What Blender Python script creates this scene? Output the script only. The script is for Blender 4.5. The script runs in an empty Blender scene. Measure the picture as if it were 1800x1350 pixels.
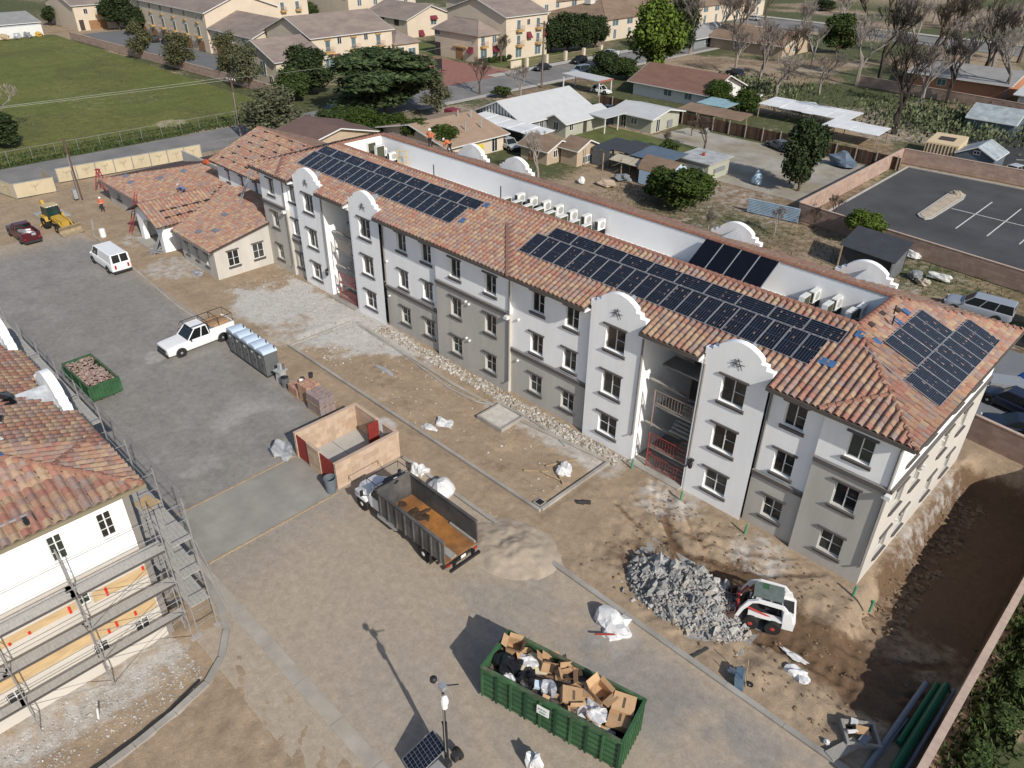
import bpy, math, random
import numpy as np
from mathutils import Vector, Matrix, Euler, Quaternion
sc = bpy.context.scene
COL = sc.collection
ORD = 'first second third fourth fifth sixth seventh eighth ninth tenth eleventh twelfth thirteenth fourteenth fifteenth sixteenth seventeenth eighteenth nineteenth twentieth'.split()
random.seed(7); RNG = np.random.default_rng(7)
rad = math.radians
# ---------------------------------------------------------------- camera, sky, sun, exposure
cam_d = bpy.data.cameras.new('camera'); cam = bpy.data.objects.new('camera', cam_d); COL.objects.link(cam)
cam_d.sensor_width = 36.0; cam_d.lens = 26.81; cam_d.clip_start = .5; cam_d.clip_end = 3000
RT, UP, BK = (0.711452,0.702643,0.011345),(-0.385502,0.376735,0.842294),(0.587558,-0.603626,0.538899)
cam.matrix_world = Matrix(((RT[0],UP[0],BK[0],0),(RT[1],UP[1],BK[1],0),(RT[2],UP[2],BK[2],32.0),(0,0,0,1)))
sc.camera = cam
SUN_EL, SUN_AZ = rad(34.3), rad(104.6)
SD = Vector((math.sin(SUN_AZ)*math.cos(SUN_EL), math.cos(SUN_AZ)*math.cos(SUN_EL), math.sin(SUN_EL)))
w = bpy.data.worlds.new('World'); sc.world = w; w.use_nodes = True
nt = w.node_tree; nt.nodes.clear()
sky = nt.nodes.new('ShaderNodeTexSky'); sky.sky_type = 'NISHITA'; sky.sun_disc = False
sky.sun_elevation = SUN_EL; sky.sun_rotation = SUN_AZ; sky.altitude = 300; sky.dust_density = 1.6; sky.ozone_density = 1.0
bg = nt.nodes.new('ShaderNodeBackground'); bg.inputs[1].default_value = .115
wo = nt.nodes.new('ShaderNodeOutputWorld'); nt.links.new(sky.outputs[0], bg.inputs[0]); nt.links.new(bg.outputs[0], wo.inputs[0])
sl = bpy.data.lights.new('sun', 'SUN'); sl.energy = 4.4; sl.angle = rad(.53); sl.color = (1, .95, .87)
so = bpy.data.objects.new('sun', sl); COL.objects.link(so); so.rotation_euler = SD.to_track_quat('Z','Y').to_euler(); so.location = (40,-20,80)
sc.view_settings.view_transform = 'Standard'; sc.view_settings.look = 'None'; sc.view_settings.gamma = 1
sc.view_settings.exposure = 0.0; sc.view_settings.use_curve_mapping = False
sc.cycles.max_bounces = 5; sc.cycles.diffuse_bounces = 3; sc.cycles.glossy_bounces = 2; sc.cycles.transparent_max_bounces = 6
sc.cycles.caustics_reflective = False; sc.cycles.caustics_refractive = False
# ---------------------------------------------------------------- materials
def _n(nt, t, **kw):
    n = nt.nodes.new(t)
    for k, v in kw.items(): setattr(n, k, v)
    return n
def mat(name, col, rough=.8, var=.12, scale=1.5, bump=0., bscale=20., metal=0., col2=None, island=None, obj=False, trans=0., streak=None, spec=.3, mixlo=.4, mixhi=.65, rnd=0.):
    """procedural principled material. island = list of colours picked per loose piece"""
    m = bpy.data.materials.get(name)
    if m: return m
    m = bpy.data.materials.new(name); m.use_nodes = True
    t = m.node_tree; L = t.links.new; b = t.nodes['Principled BSDF']
    b.inputs['Roughness'].default_value = rough; b.inputs['Metallic'].default_value = metal
    b.inputs['Specular IOR Level'].default_value = spec
    if trans: b.inputs['Transmission Weight'].default_value = trans
    if obj: pos = _n(t,'ShaderNodeTexCoord').outputs['Object']
    else: pos = _n(t,'ShaderNodeNewGeometry').outputs['Position']
    if streak:
        mp = _n(t,'ShaderNodeMapping'); mp.inputs['Scale'].default_value = streak; L(pos, mp.inputs[0]); spos = mp.outputs[0]
    else: spos = pos
    nz = _n(t,'ShaderNodeTexNoise'); nz.inputs['Scale'].default_value = scale; nz.inputs['Detail'].default_value = 6; nz.inputs['Roughness'].default_value = .62
    L(spos, nz.inputs['Vector'])
    if island:
        g = _n(t,'ShaderNodeNewGeometry'); oi = _n(t,'ShaderNodeObjectInfo')
        ad = _n(t,'ShaderNodeMath', operation='ADD'); L(g.outputs['Random Per Island'], ad.inputs[0]); L(oi.outputs['Random'], ad.inputs[1])
        fr = _n(t,'ShaderNodeMath', operation='FRACT'); L(ad.outputs[0], fr.inputs[0])
        cr = _n(t,'ShaderNodeValToRGB'); cr.color_ramp.interpolation = 'CONSTANT'
        els = cr.color_ramp.elements
        while len(els) > 1: els.remove(els[0])
        for i, c in enumerate(island):
            e = els[0] if i == 0 else els.new(i/len(island))
            e.position = i/len(island); e.color = (*c, 1)
        L(fr.outputs[0], cr.inputs[0]); base = cr.outputs[0]
    elif col2:
        cr = _n(t,'ShaderNodeValToRGB'); cr.color_ramp.elements[0].color = (*col,1); cr.color_ramp.elements[1].color = (*col2,1)
        cr.color_ramp.elements[0].position = mixlo; cr.color_ramp.elements[1].position = mixhi
        n2 = _n(t,'ShaderNodeTexNoise'); n2.inputs['Scale'].default_value = scale*.37; n2.inputs['Detail'].default_value = 5
        L(spos, n2.inputs['Vector']); L(n2.outputs[0], cr.inputs[0]); base = cr.outputs[0]
    else:
        rg = _n(t,'ShaderNodeRGB'); rg.outputs[0].default_value = (*col,1); base = rg.outputs[0]
    mr = _n(t,'ShaderNodeMapRange'); mr.inputs[1].default_value = .3; mr.inputs[2].default_value = .7
    mr.inputs[3].default_value = 1-var; mr.inputs[4].default_value = 1+var; L(nz.outputs[0], mr.inputs[0])
    fac = mr.outputs[0]
    if rnd:
        oi = _n(t,'ShaderNodeObjectInfo'); r2 = _n(t,'ShaderNodeMapRange'); r2.inputs[3].default_value = 1-rnd; r2.inputs[4].default_value = 1+rnd
        L(oi.outputs['Random'], r2.inputs[0]); mu = _n(t,'ShaderNodeMath', operation='MULTIPLY'); L(fac, mu.inputs[0]); L(r2.outputs[0], mu.inputs[1]); fac = mu.outputs[0]
    mx = _n(t,'ShaderNodeVectorMath', operation='SCALE'); L(base, mx.inputs[0]); L(fac, mx.inputs['Scale'])
    L(mx.outputs[0], b.inputs['Base Color'])
    if bump:
        bn = _n(t,'ShaderNodeTexNoise'); bn.inputs['Scale'].default_value = bscale; bn.inputs['Detail'].default_value = 5; L(pos, bn.inputs['Vector'])
        bp = _n(t,'ShaderNodeBump'); bp.inputs['Strength'].default_value = bump; bp.inputs['Distance'].default_value = .05
        L(bn.outputs[0], bp.inputs['Height']); L(bp.outputs[0], b.inputs['Normal'])
    return m
# ---------------------------------------------------------------- mesh helpers
class MB:
    def __init__(s): s.v = []; s.f = []
    def add(s, vs, fs):
        o = len(s.v); s.v.extend([tuple(map(float, p)) for p in vs]); s.f.extend([tuple(i+o for i in f) for f in fs]); return s
    def box(s, x0,x1,y0,y1,z0,z1, M=None):
        vs = [(x,y,z) for z in (z0,z1) for x,y in ((x0,y0),(x1,y0),(x1,y1),(x0,y1))]
        if M is not None: vs = [M @ Vector(p) for p in vs]
        return s.add(vs, [(3,2,1,0),(4,5,6,7),(0,1,5,4),(1,2,6,5),(2,3,7,6),(3,0,4,7)])
    def cbox(s, c, d, rz=0, rx=0, ry=0):
        M = Matrix.Translation(c) @ Euler((rx,ry,rz)).to_matrix().to_4x4()
        return s.box(-d[0]/2,d[0]/2,-d[1]/2,d[1]/2,-d[2]/2,d[2]/2, M)
    def prism(s, poly, z0, z1, axis='z', M=None):
        n = len(poly)
        def P(a,b,c): return (a,b,c) if axis=='z' else ((a,c,b) if axis=='y' else (c,a,b))
        vs = [P(a,b,z0) for a,b in poly] + [P(a,b,z1) for a,b in poly]
        if M is not None: vs = [M @ Vector(p) for p in vs]
        fs = [tuple(range(n-1,-1,-1)), tuple(range(n,2*n))] + [(i,(i+1)%n,n+(i+1)%n,n+i) for i in range(n)]
        if axis == 'y': fs = [tuple(reversed(f)) for f in fs]
        return s.add(vs, fs)
    def face(s, pts): return s.add(pts, [tuple(range(len(pts)))])
    def tube(s, pts, r, n=6, r1=None, cap=True):
        pts = [Vector(p) for p in pts]; k = len(pts)
        if k < 2: return s
        vs = []; fs = []
        for i, p in enumerate(pts):
            d = (pts[min(i+1,k-1)]-pts[max(i-1,0)]).normalized()
            a = d.orthogonal().normalized() if i == 0 else (a - d*a.dot(d)).normalized()
            b = d.cross(a); rr = r if r1 is None else r+(r1-r)*i/(k-1)
            vs += [p+(a*math.cos(2*math.pi*j/n)+b*math.sin(2*math.pi*j/n))*rr for j in range(n)]
        for i in range(k-1):
            fs += [(i*n+j, i*n+(j+1)%n, (i+1)*n+(j+1)%n, (i+1)*n+j) for j in range(n)]
        if cap: fs += [tuple(range(n-1,-1,-1)), tuple((k-1)*n+j for j in range(n))]
        return s.add(vs, fs)
    def cyl(s, c, r, h, n=14, r1=None, axis='z'):
        c = Vector(c); d = {'z':Vector((0,0,h)),'x':Vector((h,0,0)),'y':Vector((0,h,0))}[axis]
        return s.tube([c, c+d], r, n, r1)
    def lathe(s, prof, c=(0,0,0), n=16, axis='z'):
        vs = []; k = len(prof)
        for rr, z in prof:
            for j in range(n):
                a = 2*math.pi*j/n; p = (rr*math.cos(a), rr*math.sin(a), z)
                if axis == 'y': p = (p[0], p[2], -p[1])
                if axis == 'x': p = (p[2], p[0], p[1])
                vs.append((p[0]+c[0], p[1]+c[1], p[2]+c[2]))
        fs = [(i*n+j, i*n+(j+1)%n, (i+1)*n+(j+1)%n, (i+1)*n+j) for i in range(k-1) for j in range(n)]
        fs += [tuple(range(n-1,-1,-1)), tuple((k-1)*n+j for j in range(n))]
        return s.add(vs, fs)
    def loft(s, rings, cap=True):
        n = len(rings[0]); vs = [p for r in rings for p in r]
        fs = [(i*n+j, i*n+(j+1)%n, (i+1)*n+(j+1)%n, (i+1)*n+j) for i in range(len(rings)-1) for j in range(n)]
        if cap: fs += [tuple(range(n-1,-1,-1)), tuple((len(rings)-1)*n+j for j in range(n))]
        return s.add(vs, fs)
    def grid(s, xs, ys, fz):
        vs = [(x,y,fz(x,y)) for y in ys for x in xs]; n = len(xs)
        return s.add(vs, [(j*n+i, j*n+i+1, (j+1)*n+i+1, (j+1)*n+i) for j in range(len(ys)-1) for i in range(n-1)])
    def lump(s, c, r, seed=0, amp=.25, nu=10, nv=7, flat=True, rz=0):
        rn = random.Random(seed); ph = [(rn.uniform(-3,3),rn.uniform(-3,3),rn.uniform(-3,3),rn.uniform(0,6)) for _ in range(6)]
        rings = []
        ca, sa = math.cos(rz), math.sin(rz)
        for i in range(nv):
            t = math.pi*(i+.5)/nv; ring = []
            for j in range(nu):
                a = 2*math.pi*j/nu; d = (math.sin(t)*math.cos(a), math.sin(t)*math.sin(a), math.cos(t))
                k = 1+amp*sum(math.sin(q[0]*d[0]*2+q[1]*d[1]*2+q[2]*d[2]*2+q[3]) for q in ph)/2.4
                x, y, z = d[0]*r[0]*k, d[1]*r[1]*k, d[2]*r[2]*k
                if flat and z < -.35*r[2]: z = -.35*r[2]
                ring.append((c[0]+x*ca-y*sa, c[1]+x*sa+y*ca, c[2]+z))
            rings.append(ring)
        return s.loft(rings)
    def mesh(s, name, m=None, smooth=False):
        me = bpy.data.meshes.new(name); me.from_pydata(s.v, [], s.f); me.update()
        if m: me.materials.append(m)
        if smooth: me.polygons.foreach_set('use_smooth', [True]*len(me.polygons))
        return me
    def build(s, name, m=None, parent=None, smooth=False, **kw): return ob(name, s.mesh(name, m, smooth), parent, **kw)
def tag(o, label=None, cat=None, group=None, kind=None):
    if label: o['label'] = label
    if cat: o['category'] = cat
    if group: o['group'] = group
    if kind: o['kind'] = kind
    return o
def ob(name, me, parent=None, loc=None, rot=None, scale=None, world=None, **kw):
    o = bpy.data.objects.new(name, me); COL.objects.link(o)
    if parent is not None:
        o.parent = parent
        if world if world is not None else parent.get('_w'):
            o.matrix_parent_inverse = Matrix.Translation(-Vector(parent['_o']))
    if loc: o.location = loc
    if rot is not None: o.rotation_euler = rot if hasattr(rot,'__len__') else (0,0,rot)
    if scale: o.scale = scale
    if '_w' in (parent or {}): o['_w'] = 1; o['_o'] = (0,0,0)
    return tag(o, **kw)
def thing(name, label, cat, loc=(0,0,0), rz=0, group=None, world=False):
    """Empty at the base of a thing; world=True: its part meshes are given in world coordinates"""
    o = bpy.data.objects.new(name, None); COL.objects.link(o); o.empty_display_size = .2
    o.location = (loc[0], loc[1], loc[2] if len(loc) > 2 else 0); o.rotation_euler = (0,0,rz)
    if world: o['_w'] = 1; o['_o'] = tuple(o.location)
    return tag(o, label, cat, group)
def copy_tree(o, loc=None, rz=None, label=None, parent=None, scale=None):
    c = o.copy(); COL.objects.link(c)
    if parent is not None: c.parent = parent
    if loc is not None: c.location = (loc[0], loc[1], loc[2] if len(loc) > 2 else 0)
    if rz is not None: c.rotation_euler = (0,0,rz)
    if scale: c.scale = scale
    if label: c['label'] = label
    for ch in list(o.children): copy_tree(ch, parent=c)
    return c
def vnoise(x, y, scale, seed=0):
    """vectorised value noise 0..1"""
    x = np.asarray(x, float)*scale; y = np.asarray(y, float)*scale
    xi = np.floor(x).astype(np.int64); yi = np.floor(y).astype(np.int64); fx = x-xi; fy = y-yi
    fx = fx*fx*(3-2*fx); fy = fy*fy*(3-2*fy)
    def h(i, j):
        n = (i*374761393 + j*668265263 + seed*974711) & 0x7fffffff
        n = ((n ^ (n >> 13))*1274126177) & 0x7fffffff
        return ((n ^ (n >> 16)) & 0xffff)/65535.
    return (h(xi,yi)*(1-fx)+h(xi+1,yi)*fx)*(1-fy)+(h(xi,yi+1)*(1-fx)+h(xi+1,yi+1)*fx)*fy
def fbm(x, y, scale, seed=0, o=4):
    t = 0; a = 1; s = 0
    for i in range(o): t = t+a*vnoise(x, y, scale*2**i, seed+i*17); s += a; a *= .5
    return t/s
def smooth(x, a, b):
    t = np.clip((np.asarray(x, float)-a)/(b-a), 0, 1); return t*t*(3-2*t)
def rectmask(x, y, x0, x1, y0, y1, f=.6):
    return smooth(x, x0-f, x0+f)*(1-smooth(x, x1-f, x1+f))*smooth(y, y0-f, y0+f)*(1-smooth(y, y1-f, y1+f))
def blob(x, y, cx, cy, r, soft=.6):
    d = np.hypot(x-cx, y-cy); return 1-smooth(d, r*(1-soft), r)

# ================================================================ ground, yard, kerbs
def zmat(name, base, white, dark, green, bump=.5, rough=.95, sc=1., mk=1.):
    """soil material: attribute zone R pale dust, G moist soil, B grass, A fine tracks"""
    m = bpy.data.materials.new(name); m.use_nodes = True; t = m.node_tree; L = t.links.new; b = t.nodes['Principled BSDF']
    b.inputs['Roughness'].default_value = rough; b.inputs['Specular IOR Level'].default_value = .15
    at = _n(t,'ShaderNodeAttribute', attribute_name='zone'); sp = _n(t,'ShaderNodeSeparateColor'); L(at.outputs['Color'], sp.inputs[0])
    geo = _n(t,'ShaderNodeNewGeometry'); P = geo.outputs['Position']
    def noise(s, d=7, r=.65, off=0):
        n = _n(t,'ShaderNodeTexNoise'); n.inputs['Scale'].default_value = s; n.inputs['Detail'].default_value = d; n.inputs['Roughness'].default_value = r
        if off:
            a = _n(t,'ShaderNodeVectorMath', operation='ADD'); a.inputs[1].default_value = (off, off*.7, 0); L(P, a.inputs[0]); L(a.outputs[0], n.inputs['Vector'])
        else: L(P, n.inputs['Vector'])
        return n.outputs[0]
    def mixc(f, a, bb):
        x = _n(t,'ShaderNodeMix', data_type='RGBA'); 
        if hasattr(f,'node'): L(f, x.inputs[0])
        else: x.inputs[0].default_value = f
        for s, i in ((a,6),(bb,7)):
            if hasattr(s,'node'): L(s, x.inputs[i])
            else: x.inputs[i].default_value = (*s,1)
        return x.outputs[2]
    def mr(v, a, c, lo=0, hi=1):
        x = _n(t,'ShaderNodeMapRange'); x.inputs[1].default_value = a; x.inputs[2].default_value = c; x.inputs[3].default_value = lo; x.inputs[4].default_value = hi; L(v, x.inputs[0]); return x.outputs[0]
    def mth(op, a, c):
        x = _n(t,'ShaderNodeMath', operation=op)
        for i, s in ((0,a),(1,c)):
            if hasattr(s,'node'): L(s, x.inputs[i])
            else: x.inputs[i].default_value = s
        return x.outputs[0]
    n1 = noise(.45*sc); n2 = noise(2.2*sc, 8, .7, 11); n3 = noise(14*sc, 4, .6, 5)
    c = mixc(mr(n1,.35,.65), tuple(k*.86 for k in base), tuple(k*1.12 for k in base))
    def masked(ch, k, off):
        # weight = smoothstep of (channel + noise)
        return mr(mth('ADD', sp.outputs[ch], mth('MULTIPLY', mth('SUBTRACT', noise(1.1*sc,8,.7,off), .5), k*mk)), .35-.25*(mk < 1), .75+.2*(mk < 1))
    c = mixc(masked(1, 1.3, 31), c, dark)
    c = mixc(masked(0, 1.5, 57), c, white)
    c = mixc(masked(2, 1.6, 83), c, green)
    f = mth('MULTIPLY', mr(n2,.25,.75,.8,1.2), mr(n3,.25,.75,.86,1.14))
    v = _n(t,'ShaderNodeVectorMath', operation='SCALE'); L(c, v.inputs[0]); L(f, v.inputs['Scale']); L(v.outputs[0], b.inputs['Base Color'])
    bp = _n(t,'ShaderNodeBump'); bp.inputs['Strength'].default_value = bump; bp.inputs['Distance'].default_value = .12
    L(mth('ADD', n2, mth('MULTIPLY', n3, .5)), bp.inputs['Height']); L(bp.outputs[0], b.inputs['Normal'])
    return m
def axis(*segs):
    a = []
    for x0, x1, st in segs: a += list(np.arange(x0, x1, st))
    return np.array(a+[segs[-1][1]])
def sheet(name, xs, ys, zf, zone, m, **kw):
    X, Y = np.meshgrid(xs, ys); Z = zf(X, Y); nx, ny = len(xs), len(ys)
    me = bpy.data.meshes.new(name); V = np.stack([X,Y,Z], -1).reshape(-1,3)
    i = np.arange((nx-1)*(ny-1)); r, c = i//(nx-1), i%(nx-1); a = r*nx+c
    F = np.stack([a, a+1, a+nx+1, a+nx], -1)
    me.vertices.add(len(V)); me.vertices.foreach_set('co', V.ravel()); me.loops.add(F.size); me.loops.foreach_set('vertex_index', F.ravel())
    me.polygons.add(len(F)); me.polygons.foreach_set('loop_start', np.arange(0, F.size, 4)); me.polygons.foreach_set('loop_total', np.full(len(F),4))
    me.update(calc_edges=True); me.polygons.foreach_set('use_smooth', np.ones(len(F), bool))
    A = me.attributes.new('zone','FLOAT_COLOR','POINT'); z = zone(X, Y).reshape(-1,4).astype(np.float32); A.data.foreach_set('color', z.ravel())
    me.materials.append(m); return tag(ob(name, me), **kw)
def clear_of(X, Y):
    """1 where loose dirt may rise (clear of the building, yard, kerbs)"""
    k = np.ones_like(X)
    for x0,x1,y0,y1 in ((-69,-6.6,34.4,60),(-99.5,-68,28.4,60),(-112,3,9,24.3),(-60,-30.6,-30,7.4),(-52.7,-52,26,33),(-52.6,-23,26.4,27.1),(-23.9,-23.1,26.4,33.8),(-38.8,-33.5,18.8,24.6),(-.7,0,-20,80),(-9,0,51.9,55)):
        k = k*(1-rectmask(X,Y,x0,x1,y0,y1,.25))
    return k
def pit(X, Y):
    wob = (fbm(X,Y,.35,3)-.5)*2.2
    a = smooth(X, -6.75+wob*.25, -5.2+wob*.3)*(1-smooth(X,-.62,-.48))
    return -np.clip((Y-25.5)*.118,0,2.2)*a*(1-smooth(Y, 50.6+wob*.5, 53))*smooth(Y,25.5,28)
def track(X, Y, cx, cy, r, wid):
    d = np.hypot(X-cx, Y-cy)-r
    return np.exp(-(d/wid)**2)
def ground_z(X, Y):
    k = clear_of(X,Y); site = rectmask(X,Y,-104,1.,-14,56,3)
    z = (fbm(X,Y,.5,1,5)-.5)*.16 + (fbm(X,Y,2.3,9,3)-.5)*.07
    moist = rectmask(X,Y,-19,-1,25,34,1.5)
    z = z + moist*((fbm(X,Y,.9,21,4)-.5)*.5 + .05*np.sin((np.hypot(X+12,(Y-16)))*7.5)*blob(X,Y,-6,29.5,6.5))
    for cx,cy,r in ((-9.5,40,11.6),(-9.5,40,10.2),(-9.2,42,13.6),(-9,38.5,10.8),(-17,40,10),(-17,40,8.6),(-5,20,8.5),(-5,20,10)):
        z = z-(.1+.04*np.sin(np.arctan2(Y-cy,X-cx)*r*9))*track(X,Y,cx,cy,r,.28)*rectmask(X,Y,-21,-1.5,24.6,34.4,1)+.06*track(X,Y,cx,cy,r+.36,.14)*rectmask(X,Y,-21,-1.5,24.6,34.4,1)
    z = z + .35*blob(X,Y,-7.3,37.5,1.8,.9)*fbm(X,Y,1.2,5)
    low = rectmask(X,Y,-27,3,-8,8.6,1)
    z = z + low*.05*np.sin((X*.55+Y*.83)*6+fbm(X,Y,.4,8)*9)
    z = np.clip(z, -.2, None)+.02
    z = z*k*site + pit(X,Y)
    return np.where(site > .01, z-.06*(1-k), -.08)
def ground_zone(X, Y):
    n = fbm(X,Y,.25,40,4)
    w = .75*rectmask(X,Y,-67,-44,28,34.8,1.5)*smooth(n,.3,.6) + .7*rectmask(X,Y,-68,-22,31.8,34.9,.8)*smooth(n,.2,.6)
    w += .55*blob(X,Y,-74,27,5)+.5*blob(X,Y,-84,28,4)+.75*blob(X,Y,-60,29,4.5)+.9*blob(X,Y,-37.5,25,1.6,.5)+.55*blob(X,Y,-54,29.5,6)
    w += .62*rectmask(X,Y,-31,-27.6,-6,6.8,.7)+.55*blob(X,Y,-18.5,33.4,3.5)+.5*blob(X,Y,-12,33,3.2)+.45*rectmask(X,Y,-8,-5.4,38,50,1.)
    g = .8*pit(X,Y)/-1.35+.85*rectmask(X,Y,-6.8,-1,36,51,.9)+.75*rectmask(X,Y,-12.5,-1,27.2,31.5,1.2)+.6*rectmask(X,Y,-19,-11,26,33,1.5)*smooth(n,.4,.6)
    g += .42*rectmask(X,Y,-52,-23.6,27,32.5,1)*smooth(fbm(X,Y,.5,90),.45,.7)+.3*rectmask(X,Y,-100,-60,24,34,2)*smooth(n,.45,.65)
    far = 1-rectmask(X,Y,-112,2,-40,62,1.5)
    b = far*(.3+.5*smooth(fbm(X,Y,.05,66,4),.36,.58))
    b += .8*rectmask(X,Y,.4,60,10,80,.5)*smooth(fbm(X,Y,.35,12),.3,.55)*(1-smooth(X,1.6,3.4))
    gl = (-83,57,6),(-88,120,0)
    b += .45*blob(X,Y,-99,41,4)
    g += far*.55*smooth(fbm(X,Y,.11,67),.38,.6); w += far*.42*smooth(fbm(X,Y,.09,68),.5,.66)
    trk = np.zeros_like(X)
    for cx,cy,r in ((-9.5,40,11.6),(-9.5,40,10.2),(-9.2,42,13.6),(-9,38.5,10.8),(-17,40,10),(-17,40,8.6),(-5,20,8.5),(-5,20,10)): trk += track(X,Y,cx,cy,r,.22)
    g += .55*trk*rectmask(X,Y,-21,-1.5,24.6,34.4,1)*(.4+vnoise(X,Y,.6,5))
    for k in range(7): trk = track(X,Y,-60+4*k,-30-3*k,47+2.1*k,.25); w += .3*trk*rectmask(X,Y,-27,4,-9,9.2,.6)*(.3+vnoise(X,Y,.4,k)); g += .3*track(X,Y,-60+4*k,-30-3*k,48+2.1*k,.3)*rectmask(X,Y,-27,4,-9,9.2,.6)*(.3+vnoise(X,Y,.4,k+9))
    return np.stack([np.clip(w,0,1), np.clip(g,0,1), np.clip(b,0,1), np.ones_like(X)], -1)
M_soil = zmat('soil', (.33,.25,.172), (.47,.45,.42), (.14,.09,.055), (.08,.092,.04))
sheet('ground', axis((-900,-260,40),(-260,-112,1.6),(-112,-30,.3),(-30,-21,.2),(-21,2.,.125),(2.,60,1.6),(60,700,40)),
      axis((-260,-20,20),(-20,24.4,.3),(24.4,35,.125),(35,60,.25),(60,300,1.6),(300,1200,45)), ground_z, ground_zone, M_soil, kind='structure')
# asphalt yard with tan dust drifted over it
def yard_zone(X, Y):
    n = fbm(X,Y,.16,70,5); n2 = fbm(X,Y,.5,71,4)
    d = .68*smooth(X,-37,-29)*(.72+.56*n) + .34*n + .4*(1-smooth(Y,7.5,10.5))*smooth(X,-37,-30)
    d = d - .55*rectmask(X,Y,-16,3,19,23.8,1.1)*smooth(n2,.3,.5) - .35*blob(X,Y,-20,20.5,4)
    d += .55*smooth(Y,22.3,24.2)*smooth(n2,.3,.6)+.7*(1-smooth(X,-91,-86))+.6*blob(X,Y,-22.5,22.8,3.3)
    for cx,cy,r in ((-30,-20,37),(-30,-20,39.2),(-22,-34,52),(-22,-34,54),(-45,60,46),(-45,60,47.8)): d += .16*track(X,Y,cx,cy,r,.28)*smooth(X,-36,-30)*(.3+1.2*vnoise(X,Y,.3,int(r)))
    w = .5*blob(X,Y,-45,19,4.8,.9)*smooth(n2,.3,.65)+.5*blob(X,Y,-39.3,20.5,2.4)+.5*blob(X,Y,-57,17,4)*smooth(n2,.45,.6)+.6*blob(X,Y,-14.5,22.5,2)*smooth(n2,.3,.6)+.35*blob(X,Y,-43,12,5)*smooth(n2,.4,.6)
    w += .85*blob(X,Y,-38.8,24,1.8)
    g = .35*rectmask(X,Y,-120,-42,8,24,3)*smooth(n,.4,.6)
    return np.stack([np.clip(w,0,1), np.clip(d,0,1), np.clip(g,0,1), np.ones_like(X)], -1)
M_asphalt = zmat('yard_asphalt', (.24,.228,.212), (.42,.40,.37), (.37,.305,.235), (.19,.18,.17), bump=.16, rough=.9, mk=.45)
sheet('asphalt_yard', axis((-92,3,.22)), axis((7.2,23.86,.22)), lambda X,Y: .035+0*X+.02*(1-smooth(X,-92,-90))*0, yard_zone, M_asphalt, kind='structure')
M_conc = mat('concrete', (.36,.34,.305), .9, .16, .9, .25, 25, col2=(.27,.25,.22))
M_concdust = mat('dusty concrete', (.34,.30,.245), .9, .16, .7, .2, 22, col2=(.41,.385,.35))
M_apron = mat('apron concrete', (.3,.285,.255), .9, .14, .6, .2, 20, col2=(.25,.235,.21))
M_board = mat('form board', (.36,.27,.17), .9, .25, 3)
def struct(mb, name, m, **kw): return mb.build(name, m, kind='structure', **kw)
struct(MB().box(-38.65,-33.65,10.1,18.95,.01,.055), 'concrete_apron', M_apron)
for x in (-38.72,-33.58):
    tag(MB().box(x-.055,x+.055,10.1,18.9,.02,.085).build('form_board', M_board), 'long tan form board along the %s edge of the concrete apron' % ('far' if x < -36 else 'near'), 'board', 'form boards beside the apron')
g = MB()
x = -35.3
while x < 3:
    g.box(x, x+2.97, 9.25, 9.98, .01, .06); x += 3
struct(g, 'concrete_gutter', M_concdust)
def kerb(name, pts, wd=.17, h=.14, m=None, step=3.0, z0=-.05):
    """run of kerb stones following a polyline"""
    mb = MB(); acc = []
    for a, b in zip(pts[:-1], pts[1:]):
        a = Vector((a[0],a[1],0)); b = Vector((b[0],b[1],0)); L = (b-a).length; n = max(1, round(L/step)); d = (b-a)/n; u = d.normalized()
        for i in range(n):
            p = a+d*i+u*.01; q = a+d*(i+1)-u*.005; c = (p+q)/2
            mb.cbox((c.x,c.y,(z0+h)/2), ((q-p).length, wd, h-z0), math.atan2(d.y,d.x))
    return struct(mb, name, m or M_conc)
kerb('planter_kerb', [(-52.2,26.72),(-23.45,26.72)], .22)
kerb('planter_kerb', [(-23.45,26.85),(-23.45,33.5)], .2)
kerb('planter_kerb', [(-52.2,26.85),(-52.0,32.9)], .15, .08)
kerb('walk_kerb', [(-51.6,33.2),(-38,32.5),(-31.5,32.7),(-26.6,33.2),(-23.6,33.5)], .3, .12, M_concdust)
kerb('yard_kerb', [(-33.5,24.0),(-24.2,24.0)], .24)
kerb('yard_kerb', [(-20.9,23.98),(-2.6,23.98)], .3, .16)
kerb('yard_kerb', [(-93.5,26.2),(-88,24.4),(-77,23.95),(-66,23.3),(-55,23.5)], .18, .09, M_concdust)
cv = [(-35.6,9.2),(-34.2,9.45),(-32.2,9.4),(-30.2,9.1),(-28.6,8.6),(-27.2,7.6),(-26.35,6.4),(-25.9,4.6),(-25.6,2.6),(-25.4,0.2),(-25.3,-3),(-25.3,-8)]
kerb('curved_kerb', cv, .34, .15, M_conc, 1.2)

# ================================================================ buildings under construction: shared builders
TILE_COLS = [(.315,.165,.125),(.325,.20,.135),(.35,.245,.165),(.285,.19,.16),(.265,.20,.175),(.325,.185,.125),(.36,.255,.175),(.30,.15,.115),(.295,.205,.17),(.24,.155,.13),(.32,.215,.15)]
M_tile = mat('clay roof tile', (.3,.15,.09), .85, .16, 6, .15, 40, island=TILE_COLS, spec=.2)
M_ridge = mat('ridge tile', (.27,.135,.095), .85, .2, 4)
M_under = mat('roof underlay', (.06,.045,.04), .9, .1, 2)
M_white = mat('white stucco', (.9,.9,.89), .92, .05, 1.1, .12, 60, streak=(1,1,.16))
M_beige = mat('beige stucco', (.50,.475,.43), .92, .09, 1.0, .12, 60, col2=(.45,.43,.39), streak=(1,1,.2))
M_cream = mat('cream stucco', (.53,.495,.445), .92, .05, .5, .12, 60)
M_trim = mat('dark trim', (.115,.105,.1), .8, .1, 3)
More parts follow.
